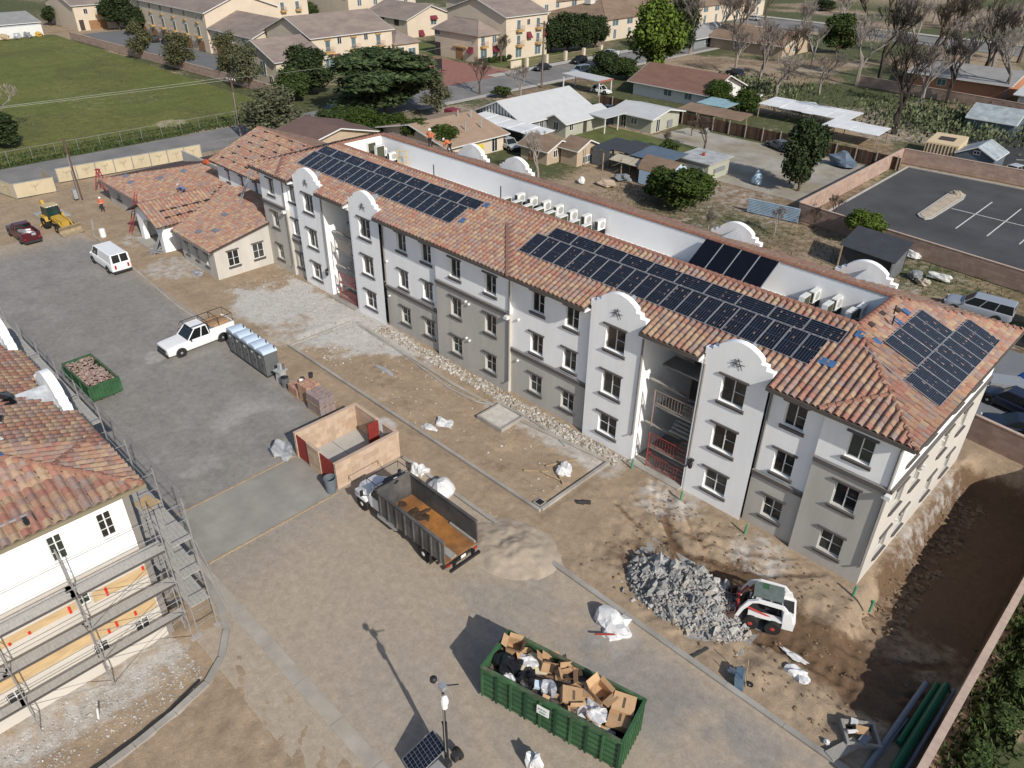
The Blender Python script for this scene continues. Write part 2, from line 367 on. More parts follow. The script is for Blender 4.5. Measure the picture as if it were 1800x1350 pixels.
M_trimlt = mat('taupe trim', (.21,.195,.18), .8, .1, 3)
M_frame = mat('white vinyl', (.72,.72,.7), .5, .03, 3)
M_glass = mat('window glass', (.018,.02,.021), .06, .2, .4, spec=.6)
M_glass2 = mat('window glass paler', (.045,.05,.048), .1, .4, .8, spec=.6); M_glass3 = mat('window glass greenish', (.03,.04,.033), .08, .5, .9, spec=.6)
M_fascia = mat('fascia', (.1,.085,.075), .7, .1, 2)
M_tpo = mat('white roof membrane', (.78,.78,.77), .75, .04, .4)
M_pvblack = mat('pv cells', (.008,.010,.018), .16, .3, 3, spec=.55)
M_pvline = mat('pv busbar', (.10,.11,.13), .4, .1, 3)
M_alu = mat('aluminium', (.55,.56,.57), .4, .06, 3, metal=.6)
M_galv = mat('galvanised steel', (.42,.43,.44), .5, .12, 5, metal=.5)
M_blkmet = mat('black steel', (.03,.03,.032), .5, .15, 4, metal=.3)
M_red = mat('red oxide steel', (.3,.055,.04), .65, .15, 4)
def tile_vf(w, e, nu=8):
    us = np.linspace(0, 1, nu); s = .115*np.clip(np.sin(us*np.pi*1.25),-.3,1)+.012
    v = []; 
    for (vv, dz) in ((-.03,-.022),(-.03,.03),(e+.02,.002)):
        for a, h in zip(us, s): v.append((a*w*1.01, vv, h+dz if dz != -.022 else h-.012))
    f = []
    for i in range(nu-1):
        f.append((i, i+1, nu+i+1, nu+i)); f.append((nu+i, nu+i+1, 2*nu+i+1, 2*nu+i))
    return np.array(v), f
TV, TF = tile_vf(.40, .37)
TILE_ME = None
def inside(poly, u, v):
    r = np.zeros(len(u), bool); n = len(poly)
    for i in range(n):
        (x0,y0),(x1,y1) = poly[i], poly[(i+1)%n]
        c = ((y0 > v) != (y1 > v)) & (u < (x1-x0)*(v-y0)/((y1-y0) if y1 != y0 else 1e-9)+x0); r ^= c
    return r
def roof_plane(parent, O, U, N_up, poly, name='roof_slope', notches=(), keep=None, singles=0, cam_near=None, thick=.1, jitter=.012):
    """tiled slope: O origin, U along eave, V upslope; poly in (u,v). singles: that many nearest tiles become own objects"""
    global TILE_ME
    O, U, V = Vector(O), Vector(U).normalized(), Vector(N_up).normalized(); N = U.cross(V)
    if N.z < 0: N = -N
    R = np.array([U, V, N]).T; o = np.array(O); poly = list(poly)
    for a, b, h in sorted(notches): i_ = poly.index((max(q for q,r_ in poly if r_ == 0 and q <= a),0)); poly[i_+1:i_+1] = [(a,0),(a,h),(b,h),(b,0)]
    top = [O+U*a+V*b-N*.015 for a,b in poly]; bot = [p-Vector((0,0,thick)) for p in top]; n = len(poly)
    mb = MB(); mb.add(top+bot, [tuple(range(n)), tuple(range(2*n-1,n-1,-1))]+[(i,n+i,n+(i+1)%n,(i+1)%n) for i in range(n)])
    slab = mb.build(name, M_under, parent)
    P = np.array(poly); u0,v0 = P.min(0); u1,v1 = P.max(0); w, e = .40, .37
    ii, jj = np.meshgrid(np.arange(math.floor(u0/w), math.ceil(u1/w)), np.arange(max(0,math.floor(v0/e)), math.ceil(v1/e)))
    ii, jj = ii.ravel(), jj.ravel(); uc, vc = ii*w+w/2, jj*e+e/2
    ok = inside(poly, uc, vc)
    if keep is not None: ok &= keep(uc, vc)
    ii, jj = ii[ok], jj[ok]; k = len(ii)
    jit = (RNG.random((k,3))-.5)*2*jitter
    base = np.stack([ii*w, jj*e, np.zeros(k)], -1)+jit
    pos = base @ R.T + o
    sel = np.zeros(k, bool)
    if singles:
        d = np.linalg.norm(pos-np.array(cam_near), axis=1); sel[np.argsort(d)[:singles]] = True
    loc = TV[None]+base[~sel][:,None]
    vs = (loc.reshape(-1,3) @ R.T + o); nv = len(TV)
    F = np.array(TF)[None]+(np.arange(len(loc))*nv)[:,None,None]; F = F.reshape(-1,4)
    me = bpy.data.meshes.new('tiles'); me.vertices.add(len(vs)); me.vertices.foreach_set('co', vs.ravel())
    me.loops.add(F.size); me.loops.foreach_set('vertex_index', F.ravel()); me.polygons.add(len(F))
    me.polygons.foreach_set('loop_start', np.arange(0,F.size,4)); me.polygons.foreach_set('loop_total', np.full(len(F),4)); me.update(calc_edges=True)
    me.materials.append(M_tile); o2 = ob('roof_tiles', me, parent, kind='stuff')
    if singles:
        if TILE_ME is None:
            TILE_ME = bpy.data.meshes.new('roof_tile'); TILE_ME.from_pydata(TV.tolist(), [], TF); TILE_ME.update(); TILE_ME.materials.append(M_tile)
        rot = Matrix((U,V,N)).transposed().to_euler()
        for p in pos[sel]:
            ob('roof_tile', TILE_ME, slab if False else parent, loc=tuple(p), rot=tuple(rot))
    return slab
def ridge_caps(parent, pts, r=.15, name='ridge_cap', m=None, seg=.42, lift=.06):
    mb = MB()
    for a, b in zip(pts[:-1], pts[1:]):
        a, b = Vector(a), Vector(b); L = (b-a).length; n = max(1, int(L/seg)); d = (b-a)/n
        up = Vector((0,0,1)); s = d.cross(up).normalized(); t = s.cross(d).normalized()
        for i in range(n):
            p0 = a+d*i-d*.06; p1 = a+d*(i+1); vs = []
            for p, rr, lf in ((p0, r, lift+.03), (p1, r*.86, lift)):
                for k in range(5):
                    an = math.pi*k/4; vs.append(p+s*rr*math.cos(an)+t*(rr*math.sin(an)*.85)+up*(lf-.08))
            mb.add(vs, [(k,k+1,6+k,5+k) for k in range(4)]+[(0,1,2,3,4)])
    return mb.build(name, m or M_ridge, parent)
def wall_holes(parent, name, m, O, U, L, z0, z1, holes, out, rev=.18, mrev=None):
    """wall sheet from O along U, height z0..z1, rectangular holes (u0,u1,w0,w1) with reveals going inwards (-out)"""
    O = Vector((O[0],O[1],0)); U = Vector((U[0],U[1],0)).normalized(); out = Vector((out[0],out[1],0)).normalized()
    us = sorted({0, L, *[h[0] for h in holes], *[h[1] for h in holes]}); zs = sorted({z0, z1, *[h[2] for h in holes], *[h[3] for h in holes]})
    P = lambda u, z, d=0: O+U*u+Vector((0,0,z))-out*d
    flip = U.cross(Vector((0,0,1))).dot(out) < 0
    mb = MB()
    def q(a,b,c,d): mb.face([d,c,b,a] if flip else [a,b,c,d])
    for i in range(len(us)-1):
        for j in range(len(zs)-1):
            uc, zc = (us[i]+us[i+1])/2, (zs[j]+zs[j+1])/2
            if any(h[0] < uc < h[1] and h[2] < zc < h[3] for h in holes): continue
            q(P(us[i],zs[j]), P(us[i+1],zs[j]), P(us[i+1],zs[j+1]), P(us[i],zs[j+1]))
    for a,b,c,d in holes:
        q(P(a,c),P(a,d),P(a,d,rev),P(a,c,rev)); q(P(b,d),P(b,c),P(b,c,rev),P(b,d,rev))
        q(P(a,d),P(b,d),P(b,d,rev),P(a,d,rev)); q(P(b,c),P(a,c),P(a,c,rev),P(b,c,rev))
    return mb.build(name, m, parent)
def window(parent, O, U, out, u0, u1, z0, z1, rev=.18, cols=2, rows=1, sill=True, head=True, bars=True, trim=None, open_left=False, fr=.055, wide=.22):
    """one window filling a wall hole: frame with bars (part), pane, sill, head (sub-parts)"""
    O = Vector((O[0],O[1],0)); U = Vector((U[0],U[1],0)).normalized(); out = Vector((out[0],out[1],0)).normalized()
    ang = math.atan2(U.y, U.x); s = 1 if U.cross(Vector((0,0,1))).dot(out) > 0 else -1
    # local: x along wall, y inwards is +? choose y = depth inwards
    def b(mb, x0,x1,d0,d1,zz0,zz1):
        vs = [O+U*x-out*d+Vector((0,0,z)) for z in (zz0,zz1) for x,d in ((x0,d0),(x1,d0),(x1,d1),(x0,d1))]
        f = [(3,2,1,0),(4,5,6,7),(0,1,5,4),(1,2,6,5),(2,3,7,6),(3,0,4,7)]
        if s < 0: f = [tuple(reversed(k)) for k in f]
        mb.add(vs, f)
    fm = MB(); d0, d1 = rev-.05, rev+.03
    for a, c in ((u0+.004,u0+fr),(u1-fr,u1-.004)): b(fm,a,c,d0,d1,z0+.004,z1-.004)
    for a, c in ((z0+.004,z0+fr),(z1-fr,z1-.004)): b(fm,u0+fr,u1-fr,d0,d1,a,c)
    for i in range(1, cols):
        x = u0+(u1-u0)*i/cols; b(fm,x-.028,x+.028,d0+.004,d1,z0+fr,z1-fr)
    for j in range(1, rows+1):
        if rows == 1 and not bars: break
        z = z0+(z1-z0)*j/(rows+1); 
        for i in range(cols):
            if open_left and i == 0: continue
            xa = u0+(u1-u0)*i/cols+.03; xb = u0+(u1-u0)*(i+1)/cols-.03
            b(fm,xa,xb,d0+.012,d1,z-.011,z+.011)
    f = fm.build('window', M_frame, parent)
    pm = MB(); b(pm, u0+.02,u1-.02,rev-.005,rev+.02,z0+.02,z1-.02); pm.build('pane', (M_glass, M_glass, M_glass2, M_glass3)[random.randrange(4)], f)
    tm = trim or M_trim
    if sill:
        t = MB(); a0, a1 = u0-wide*.6, u1+wide*.6
        vs = [O+U*x+out*d+Vector((0,0,z)) for x in (a0,a1) for d,z in ((-.03,z0-.26),(.03,z0-.26),(.15,z0-.06),(.15,z0-.01),(-.03,z0-.01))]
        t.add(vs, [(0,1,2,3,4),(9,8,7,6,5)]+[(i,5+i,5+(i+1)%5,(i+1)%5) for i in range(5)]); c = t.build('sill', tm, f)
    if head:
        t = MB(); b(t, u0-wide, u1+wide*.6, -.1, .02, z1+.02, z1+.14); t.build('head_trim', tm, f)
    return f

# ================================================================ three-storey apartment building
CAM = (0,0,32)
B = thing('apartment_building', 'long white and beige three-storey building with stepped parapet towers, tiled roof and solar arrays', 'building', (-37,43,0), world=True)
ZT = 9.75; YF, YR = 34.85, 35.13
SL = .3604; EZ = 10.03
bays = [(-11.1,-7.0,YF,2),(-14.34,-11.1,YR,1),(-34.36,-26.91,YR,1),(-42.4,-34.36,YF,2),(-49.4,-42.4,YR,1),(-64.2,-62.1,YR,1),(-68.4,-64.2,YF,2)]
wins = {0:[(-9.62,-8.32)],1:[(-13.3,-12.12)],2:[(-32.4,-31.2),(-29.3,-28.1)],3:[(-40.68,-39.5),(-36.85,-35.65)],4:[(-47.5,-46.3),(-44.4,-43.2)],5:[(-63.75,-62.75)],6:[(-67.0,-65.9)]}
FLO = [(.97,2.48),(4.3,5.88),(7.58,9.1)]
def facade(k, x0, x1, y, nb):
    split = (0, 3.68, 6.62)[nb]
    hs = [[(a-x0,b-x0,z0,z1) for a,b in wins[k]] for z0,z1 in FLO]
    lo = [h for i in range(nb) for h in hs[i]]; hi = [h for i in range(nb,3) for h in hs[i]]
    wall_holes(B, 'lower_wall', M_beige, (x0,y), (1,0), x1-x0, -.3, split, lo, (0,-1), .2)
    wall_holes(B, 'upper_wall', M_white, (x0,y), (1,0), x1-x0, split, ZT, hi, (0,-1), .2)
    MB().box(x0+.003,x1-.003,y-.12,y+.05,split-.12,split+.16).build('band', M_trim, B)
    MB().prism([(y-.12,split+.161),(y-.02,split+.161),(y-.02,split+.24)], x0+.003, x1-.003, 'x').build('band_cap', M_trimlt, B)
    for i,(z0,z1) in enumerate(FLO):
        for a,b in wins[k]: window(B, (x0,y), (1,0), (0,-1), a-x0, b-x0, z0, z1, .2, open_left=(i > 0), rows=1)
for k,(x0,x1,y,nb) in enumerate(bays): facade(k,x0,x1,y,nb)
# returns of the projecting bays (their narrow sides) and the back body
for x, y0, y1, nb in ((-11.1,YF,YR,2),(-34.36,YF,YR,2),(-42.4,YF,YR,2),(-64.2,YF,YR,2),(-68.4,YF,37.5,2)):
    sp = (0,3.68,6.62)[nb]
    MB().box(x-.002,x+.05,y0+.002,y1+.05,-.3,sp).build('return_wall', M_beige, B); MB().box(x-.002,x+.05,y0+.002,y1+.05,sp,ZT).build('return_wall', M_white, B)
# towers with curved stepped parapet
def tower(x0, x1):
    w = x1-x0; c = (x0+x1)/2; y = YF-.02; u0, u1 = c-x0-.77, c-x0+.77
    holes = [(u0,u1,z0,z1) for z0,z1 in ((.93,2.52),(4.12,5.85),(7.5,9.2))]
    wall_holes(B, 'tower_wall', M_white, (x0,y), (1,0), w, -.3, 10.06, holes, (0,-1), .2)
    for i,h in enumerate(holes): window(B, (x0,y), (1,0), (0,-1), *h, .2, open_left=(i > 0))
    pr = [(x0-.06,10.06),(x0-.06,10.5),(x0+.38,10.5),(x0+.38,10.76),(x0+.72,10.76),(x0+.72,10.95)]
    for i in range(13):
        t = i/12; xx = x0+.72+(w-1.44)*t; pr.append((xx, 10.98+.56*math.sin(math.pi*t)**.8))
    pr += [(x1-.72,10.95),(x1-.72,10.76),(x1-.38,10.76),(x1-.38,10.5),(x1+.06,10.5),(x1+.06,10.06)]
    MB().prism(pr, y, y+.42, 'y').build('parapet', M_white, B)
    # cheeks running back to the roof
    for xx in (x0+.02, x1-.5):
        MB().prism([(y+.421,10.05),(y+.421,10.44),(y+1.35,10.44)], xx, xx+.48, 'x').build('parapet_return', M_white, B)
    gm = MB()
    for a in ((c-.35,9.9,c+.05,10.55),(c+.3,9.95,c-.05,10.6)): gm.tube([(a[0],y-.05,a[1]),(a[2],y-.05,a[3])], .018, 4)
    gm.tube([(c-.45,y-.05,10.2),(c+.42,y-.05,10.28)], .018, 4); gm.tube([(c-.3,y-.05,10.42),(c+.22,y-.05,10.5)], .016, 4)
    gm.tube([(c-.3+.06*k,y-.05,10.2+.14*math.sin(k*.9)) for k in range(8)], .016, 4)
    gm.build('wrought_iron_emblem', M_blkmet, B)
    dn = MB(); dn.prism([(c-1.5,10.2),(c+1.5,10.2),(c,11.0)], y+.425, y+2.6, 'y'); dn.build('saddle_flashing', M_galv, B)
towers = [(-18.43,-14.34),(-26.91,-22.76),(-53.44,-49.4),(-62.09,-57.79)]
for a in towers: tower(*a)
# stairwells between the tower pairs
def stairwell(x0, x1, kind):
    yb = YF+6.5
    for xs, xe in ((x0-.02,x0+.16),(x1-.16,x1+.02)): MB().box(xs,xe,YF+.001,yb,-.3,9.95).build('stairwell_wall', M_white, B)
    MB().box(x0,x1,yb,yb+.15,-.3,9.95).build('stairwell_wall', M_trim, B)  # back wall coloured dark to paint in the stairwell's deep shade
    MB().box(x0+.16,x1-.16,YF-.02,YF+.28,9.35,9.95).build('stairwell_beam', M_white, B)
    MB().box(x0+.16,x1-.16,YF,yb,9.8,9.93).build('stairwell_ceiling', M_white, B)
    MB().box(x0+.16,x1-.16,YF-.4,yb,-.2,.06).build('stairwell_floor', M_conc, B)
    xm = (x0+x1)/2
    yb = YF+3.8
    for z in (3.3,6.6):
        MB().box(x0+.17,x1-.17,yb-1.5,yb-.01,z-.12,z).build('landing', M_conc, B)
    for z0 in (0,3.3):
        st = MB()
        for i in range(10):
            st.box(xm+.35,x1-.3,YF+.3+.2*i,YF+.52+.2*i,z0+.16+.165*i,z0+.2+.165*i)
        st.build('stair_flight', M_conc, B)
        st = MB()
        for i in range(9): st.box(x0+.5,xm+.2,yb-1.5-.2*i-.22,yb-1.5-.2*i,z0+3.3-.165*(9-i)-.04+.0,z0+3.3-.165*(9-i))
        st.build('stair_flight', M_conc, B)
        MB().box(xm-.9,x1-.2,YF+.15,YF+.3+.12,z0+1.62,z0+1.72).build('half_landing', M_conc, B)
        mm = M_red if z0 == 0 else mat('primed railing', (.28,.22,.18), .6)
        r = MB(); y = YF+.12
        a, b = xm-.9, x1-.3
        for z in (.15,1.05): r.tube([(a,y,z0+1.72+z),(b,y,z0+1.72+z)], .028, 4)
        n = 13
        for i in range(n+1):
            xx = a+(b-a)*i/n; r.tube([(xx,y,z0+1.87),(xx,y,z0+2.75)], .013 if 0 < i < n else .035, 4)
        r.tube([(a,y,z0),(a,y,z0+2.8)], .045, 5)
        if z0 == 0:
            for z in (.15,1.05): r.tube([(a,y,.1+z),(b,y,.1+z)], .03, 4)
            for i in range(n+1): r.tube([(a+(b-a)*i/n,y,.25),(a+(b-a)*i/n,y,1.12)], .014, 4)
            r.tube([(a,y,1.1),(a+1.6,y+1.8,1.9)], .03, 4)
        r.build('stair_railing', mm, B)
stairwell(-22.76,-18.43,0); stairwell(-57.79,-53.44,1)
# end wall facing the trench: cream below the band, white above
EX, EY1 = -7.0, 50.75
ew = [(1.6,2.9),(4.3,5.5),(8.6,9.8),(11.8,13.0)]
lo = [(a,b,z0,z1) for a,b in ew for z0,z1 in FLO[:2]]; hi = [(a,b,*FLO[2]) for a,b in ew]
wall_holes(B, 'end_wall', M_cream, (EX,YF), (0,1), EY1-YF, -2.4, 6.62, lo, (1,0), .2)
wall_holes(B, 'end_wall_top', M_white, (EX,YF), (0,1), EY1-YF, 6.62, ZT, hi, (1,0), .2)
MB().box(EX-.05,EX+.12,YF,EY1,6.5,6.78).build('band', M_trim, B)
for a,b in ew:
    for z0,z1 in FLO: window(B, (EX,YF), (0,1), (1,0), a, b, z0, z1, .2)
MB().box(-68.3,EX-.02,EY1-.25,EY1,-.5,ZT).build('rear_wall', M_cream, B)
MB().box(-68.3,-68.05,37.5,EY1-.3,-.3,ZT).build('far_end_wall', M_white, B)
MB().box(-68.2,EX-.25,YR+.25,EY1-.3,9.5,9.6).build('attic_floor', M_under, B)
# small vents and downpipes on the front
vm = []
for x,z in ((-38.9,6.05),(-38.55,5.95),(-38.9,2.9),(-38.55,2.8),(-33.6,6.4),(-33.6,3.0),(-49.0,2.9),(-61.9,5.9),(-49.0,6.1)):
    yv = YF if -42.4 < x < -34.36 else YR
    v = MB(); v.tube([(x,yv,z),(x,yv-.16,z)], .09, 8); v.build('vent_cap', M_frame, B)
for y,z in ((39.8,5.2),(40.2,5.2),(40.6,5.2),(43.2,5.6),(44.,5.6),(39.2,2.5),(38.6,2.4)):
    MB().tube([(EX,y,z),(EX+.12,y,z)], .07, 6).build('vent_cap', M_frame, B)
for x, y, zt, zb in ((-14.2,YR-.06,9.7,3.9),(-34.25,YF-.06,9.7,.9),(-7.12,YF-.06,9.7,1.2),(-22.7,YF-.06,9.3,2.0),(-18.36,YF-.1,9.4,1.9),(-57.72,YF-.08,9.4,2.4),(-64.15,YF-.07,9.7,1.),(-49.3,YR-.06,9.7,4.1),(-42.45,YR-.05,9.7,6.8)):
    MB().tube([(x,y,zt),(x,y-.02,zb+.15),(x-.1,y-.12,zb)], .06, 6).build('downpipe', M_trimlt, B)
for x in (-18.1,-57.95):
    l = MB().box(x-.12,x+.12,YF-.3,YF-.02,2.5,2.62); l.lathe([(.1,0),(.14,.1),(.15,.35),(.05,.5)], (x,YF-.22,2.0), 8); l.build('wall_lantern', M_blkmet, B)
for x, y in ((-34.3,YF-.1),(-64.2,YF-.1),(-6.95,YF-.1)):
    l = MB().cbox((x,y-.15,6.5),(.3,.3,.25)); l.tube([(x-.25,y-.25,6.4),(x-.1,y-.1,6.55)], .07, 6); l.build('flood_light', M_frame, B)
# roof: ring of tiled slopes round the sunken plant deck
RX0, RX1, RY0, RY1 = -62.4, -12.42, 40.27, 45.28; EX0, EX1, EY0r, EY1r = -68.4-.6, -6.4, 34.25, 51.3
sv = math.hypot(1, SL); d = 6.02; VL = d*sv; UPF = (0,1/sv,SL/sv)
roof_plane(B, (EX0,EY0r,EZ), (1,0,0), UPF, [(0,0),(EX1-EX0,0),(RX1-EX0,VL),(RX0-EX0,VL)], notches=[(a-.06-EX0,b+.06-EX0,1.12) for a,b in towers], singles=150, cam_near=CAM)
roof_plane(B, (EX1,EY0r,EZ), (0,1,0), (-1/sv,0,SL/sv), [(0,0),(EY1r-EY0r,0),(RY1-EY0r,VL),(RY0-EY0r,VL)], singles=150, cam_near=CAM)
roof_plane(B, (EX1,EY1r,EZ), (-1,0,0), (0,-1/sv,SL/sv), [(0,0),(EX1-EX0,0),(EX1-RX0,VL),(EX1-RX1,VL)])
roof_plane(B, (EX0,EY1r,EZ), (0,-1,0), (1/sv,0,SL/sv), [(0,0),(EY1r-EY0r,0),(EY1r-RY0,VL),(EY1r-RY1,VL)])
RZ = EZ+d*SL
ridge_caps(B, [(EX1,EY0r,EZ),(RX1,RY0,RZ)]); ridge_caps(B, [(EX1,EY1r,EZ),(RX1,RY1,RZ)]); ridge_caps(B, [(EX0+.6,EY0r,EZ),(RX0,RY0,RZ)]); ridge_caps(B, [(EX0+.6,EY1r,EZ),(RX0,RY1,RZ)])
ridge_caps(B, [(RX0,RY0,RZ),(RX1,RY0,RZ)], .2); ridge_caps(B, [(RX1,RY0,RZ),(RX1,RY1,RZ)], .2); ridge_caps(B, [(RX1,RY1,RZ),(RX0,RY1,RZ)], .2); ridge_caps(B, [(RX0,RY0,RZ),(RX0,RY1,RZ)], .2)
P45 = lambda x, s, k: (x+s*k, EY0r+k, EZ+SL*k+.03)
ridge_caps(B, [P45(-11.3,1,0),P45(-11.3,1,2.35)], .17); ridge_caps(B, [P45(-42.3,1,0),P45(-42.3,1,4.25)], .11)
M_strip = mat('brown flashing', (.2,.11,.085), .6, .12, 3)
def strip(x, k, name='valley_flashing'):
    a, b = Vector(P45(x,-1,-.02)), Vector(P45(x,-1,k)); s = Vector((1,1,0)).normalized()*.28
    u = Vector((0,0,.085)); MB().add([a-s+u,a+s+u,b+s+u,b-s+u,a-s,a+s,b+s,b-s],[(0,1,2,3),(4,5,1,0),(5,6,2,1),(7,3,2,6),(4,0,3,7)]).build(name, M_strip, B)
strip(-33.7,4.15); strip(-63.8,2.4)
# eaves: gutter fascia and soffit all round
segs = []; xx = EX0
for a,b in sorted(towers): segs.append((xx,a-.07)); xx = b+.07
segs.append((xx,EX1))
for x0,x1,y0,y1 in [(a,b,EY0r-.1,EY0r+.02) for a,b in segs]+[(EX0,EX1,EY1r-.02,EY1r+.1),(EX1-.02,EX1+.1,EY0r,EY1r),(EX0-.1,EX0+.02,EY0r,EY1r)]:
    MB().box(x0,x1,y0,y1,EZ-.24,EZ-.02).build('gutter', M_fascia, B)
for x0,x1,y0,y1 in [(max(a,EX0+.03),min(b,EX1-.03),EY0r+.03,35.2) for a,b in segs]+[(-6.98,EX1-.03,35.2,EY1r-.03),(EX0+.03,EX1-.03,EY1-.02,EY1r-.03)]: MB().box(x0,x1,y0,y1,9.7,9.76).build('soffit', M_white, B)
# sunken deck with membrane walls
MB().box(RX0,RX1,RY0+.12,RY1-.1,9.95,10.05).build('plant_deck', M_tpo, B)
for x0,x1,y0,y1 in ((RX0,RX1,RY0+.02,RY0+.14),(RX0,RX1,RY1-.12,RY1-.0),(RX0-.0,RX0+.12,RY0+.14,RY1-.12),(RX1-.12,RX1,RY0+.14,RY1-.12)):
    MB().box(x0,x1,y0,y1,10.05,12.14).build('deck_parapet', M_tpo, B)
# rear mission parapets seen from behind
for c in (-16.2,-26.2,-49.5,-55.5):
    x0, x1, y = c-2.1, c+2.1, 50.9; w = 4.2
    pr = [(x0,9.7),(x0,10.5),(x0+.4,10.5),(x0+.4,10.76),(x0+.75,10.76)]+[(x0+.75+(w-1.5)*i/12, 10.98+.56*math.sin(math.pi*i/12)**.8) for i in range(13)]+[(x1-.75,10.76),(x1-.4,10.76),(x1-.4,10.5),(x1,10.5),(x1,9.7)]
    MB().prism(pr, y, y+.45, 'y').build('rear_parapet', M_white, B)
    MB().prism([(x0+.3,9.9),(x1-.3,9.9),(c,11.05)], y-2.6, y-.002, 'y').build('saddle_flashing', M_galv, B)
# stair-tower wing of the building, lower tiled gable behind the clubhouse
WY0, WY1, WX0, WX1, WE, WS = 37.6, 49.6, -83.3, -68.45, 6.8, .38
wh = [(2.0,2.7,4.9,6.1),(5.0,5.7,4.9,6.1),(8.0,8.7,4.9,6.1)]
wall_holes(B, 'wing_wall', M_white, (WX0,WY0), (1,0), WX1-WX0, -.3, 6.75, wh, (0,-1), .15)
for h in wh: window(B, (WX0,WY0), (1,0), (0,-1), *h, .15, cols=1, wide=.12)
MB().box(WX0,WX0+.2,WY0+.01,WY1,-.3,6.7).build('wing_end_wall', M_white, B); MB().box(WX0,WX1,WY1-.2,WY1,-.3,6.7).build('wing_rear_wall', M_white, B)
ws = math.hypot(1,WS); wd = 6.6
MB().prism([(WY0,6.7),(WY1,6.7),((WY0+WY1)/2,6.75+WS*6)], WX0, WX0+.18, 'x').build('wing_gable', M_white, B)
roof_plane(B, (WX0-.5,WY0-.6,WE), (1,0,0), (0,1/ws,WS/ws), [(0,0),(WX1-WX0+.5,0),(WX1-WX0+.5,wd*ws),(0,wd*ws)])
roof_plane(B, (WX1,WY1+.6,WE), (-1,0,0), (0,-1/ws,WS/ws), [(0,0),(WX1-WX0+.5,0),(WX1-WX0+.5,wd*ws),(0,wd*ws)])
ridge_caps(B, [(WX0-.5,WY0-.6+wd,WE+wd*WS),(WX1,WY0-.6+wd,WE+wd*WS)])
# black mounting feet and rails on the wing roof
for r in range(6):
    y = WY0+.3+r*1.05; z = WE+(y-WY0+.6)*WS+.12
    for i in range(5): 
        x = WX0+1.2+i*2.6+(r%2)*.8
        MB().cbox((x,y,z),(.55,.16,.1), RNG.uniform(-.3,.3)).build('rail_foot', M_blkmet, B)
    MB().box(WX0+.6,WX1-1-.8*r*.3,y+.1,y+.15,z-.02,z+.04).build('mounting_rail', M_blkmet, B)

# ================================================================ solar panels, plant on the roof
def pv_mesh(w, h, cells, dense):
    """w along x, h along y; frame, two cell halves split across the long side, busbars"""
    f = MB(); t = .04
    for a in ((-w/2,-w/2+.025,-h/2,h/2),(w/2-.025,w/2,-h/2,h/2),(-w/2+.025,w/2-.025,-h/2,-h/2+.025),(-w/2+.025,w/2-.025,h/2-.025,h/2)): f.box(*a,0,t)
    f.box(-w/2+.026,w/2-.026,-h/2+.026,h/2-.026,0,.012)
    long_x = w > h; c = MB(); b = MB(); L = max(w,h)/2-.035; S = min(w,h)/2-.03
    for s in (-1,1):
        a0, a1 = (.008, L) if s > 0 else (-L, -.008)
        c.box(*((a0,a1,-S,S) if long_x else (-S,S,a0,a1)), .013, .03)
        n = 6
        for i in range(1, n):
            q = -S+2*S*i/n; k = (a0+.02,a1-.02,q-.007,q+.007) if long_x else (q-.007,q+.007,a0+.02,a1-.02); b.box(*k,.0301,.033)
        if dense:
            for i in range(1, 10):
                q = a0+(a1-a0)*i/10; k = (q-.006,q+.006,-S+.01,S-.01) if long_x else (-S+.01,S-.01,q-.006,q+.006); b.box(*k,.0301,.0325)
    b.box(*((-.008,.008,-S,S) if long_x else (-S,S,-.008,.008)), .02, .031)
    return f.mesh('frame', M_alu), c.mesh('cells', M_pvblack), b.mesh('busbars', M_pvline)
PV = {('p',0):pv_mesh(1.05,2.12,6,0), ('l',0):pv_mesh(2.12,1.05,6,0), ('p',1):pv_mesh(1.05,2.12,6,1), ('l',1):pv_mesh(2.12,1.05,6,1)}
def pv(kind, dense, loc, rot, label, group):
    t = thing('solar_module', label, 'solar module', loc, 0, group); t.rotation_euler = rot
    for me in PV[(kind,dense)]: ob(me.name, me, t)
SA = math.atan(SL)
def front_pt(x, v): return (x, EY0r+v/sv, EZ+v*SL/sv+.13)
for x0, x1, which in ((-63.6,-42.25,'left hand'),(-35.0,-13.12,'right hand')):
    w = 'front array by the far end' if which == 'left hand' else 'front array by the near corner'
    n = 20; p = (x1-x0)/n
    for i in range(n): pv('p', 0, front_pt(x0+p*(i+.5), 2.25+1.07), (SA,0,0), ORD[i]+' upright solar module from far end, '+w, 'upright modules, '+w)
    n = 10; s = .55 if which != 'left hand' else -.1
    x0b = -34.15 if which != 'left hand' else -63.3; x1b = -12.58 if which != 'left hand' else -41.5; p = (x1b-x0b)/n
    for i in range(n): pv('l', 0, front_pt(x0b+p*(i+.5), 2.25+2.15+.55), (SA,0,0), ORD[i]+' sideways solar module from far end, '+w, 'sideways modules, '+w)
def end_pt(v, y): return (EX1-v/sv, y, EZ+v*SL/sv+.13)
for i in range(5): pv('l', 1, end_pt(3.72, 40.2+1.09*(i+.5)), (0,SA,0), ORD[i]+' gridded solar module from the front hip, shorter stack on the end slope', 'short stack of end panels')
for i in range(9): pv('l', 1, end_pt(1.57, 38.28+1.09*(i+.5)), (0,SA,0), ORD[i]+' gridded solar module from front hip, longer stack at end eave', 'long stack of end panels')
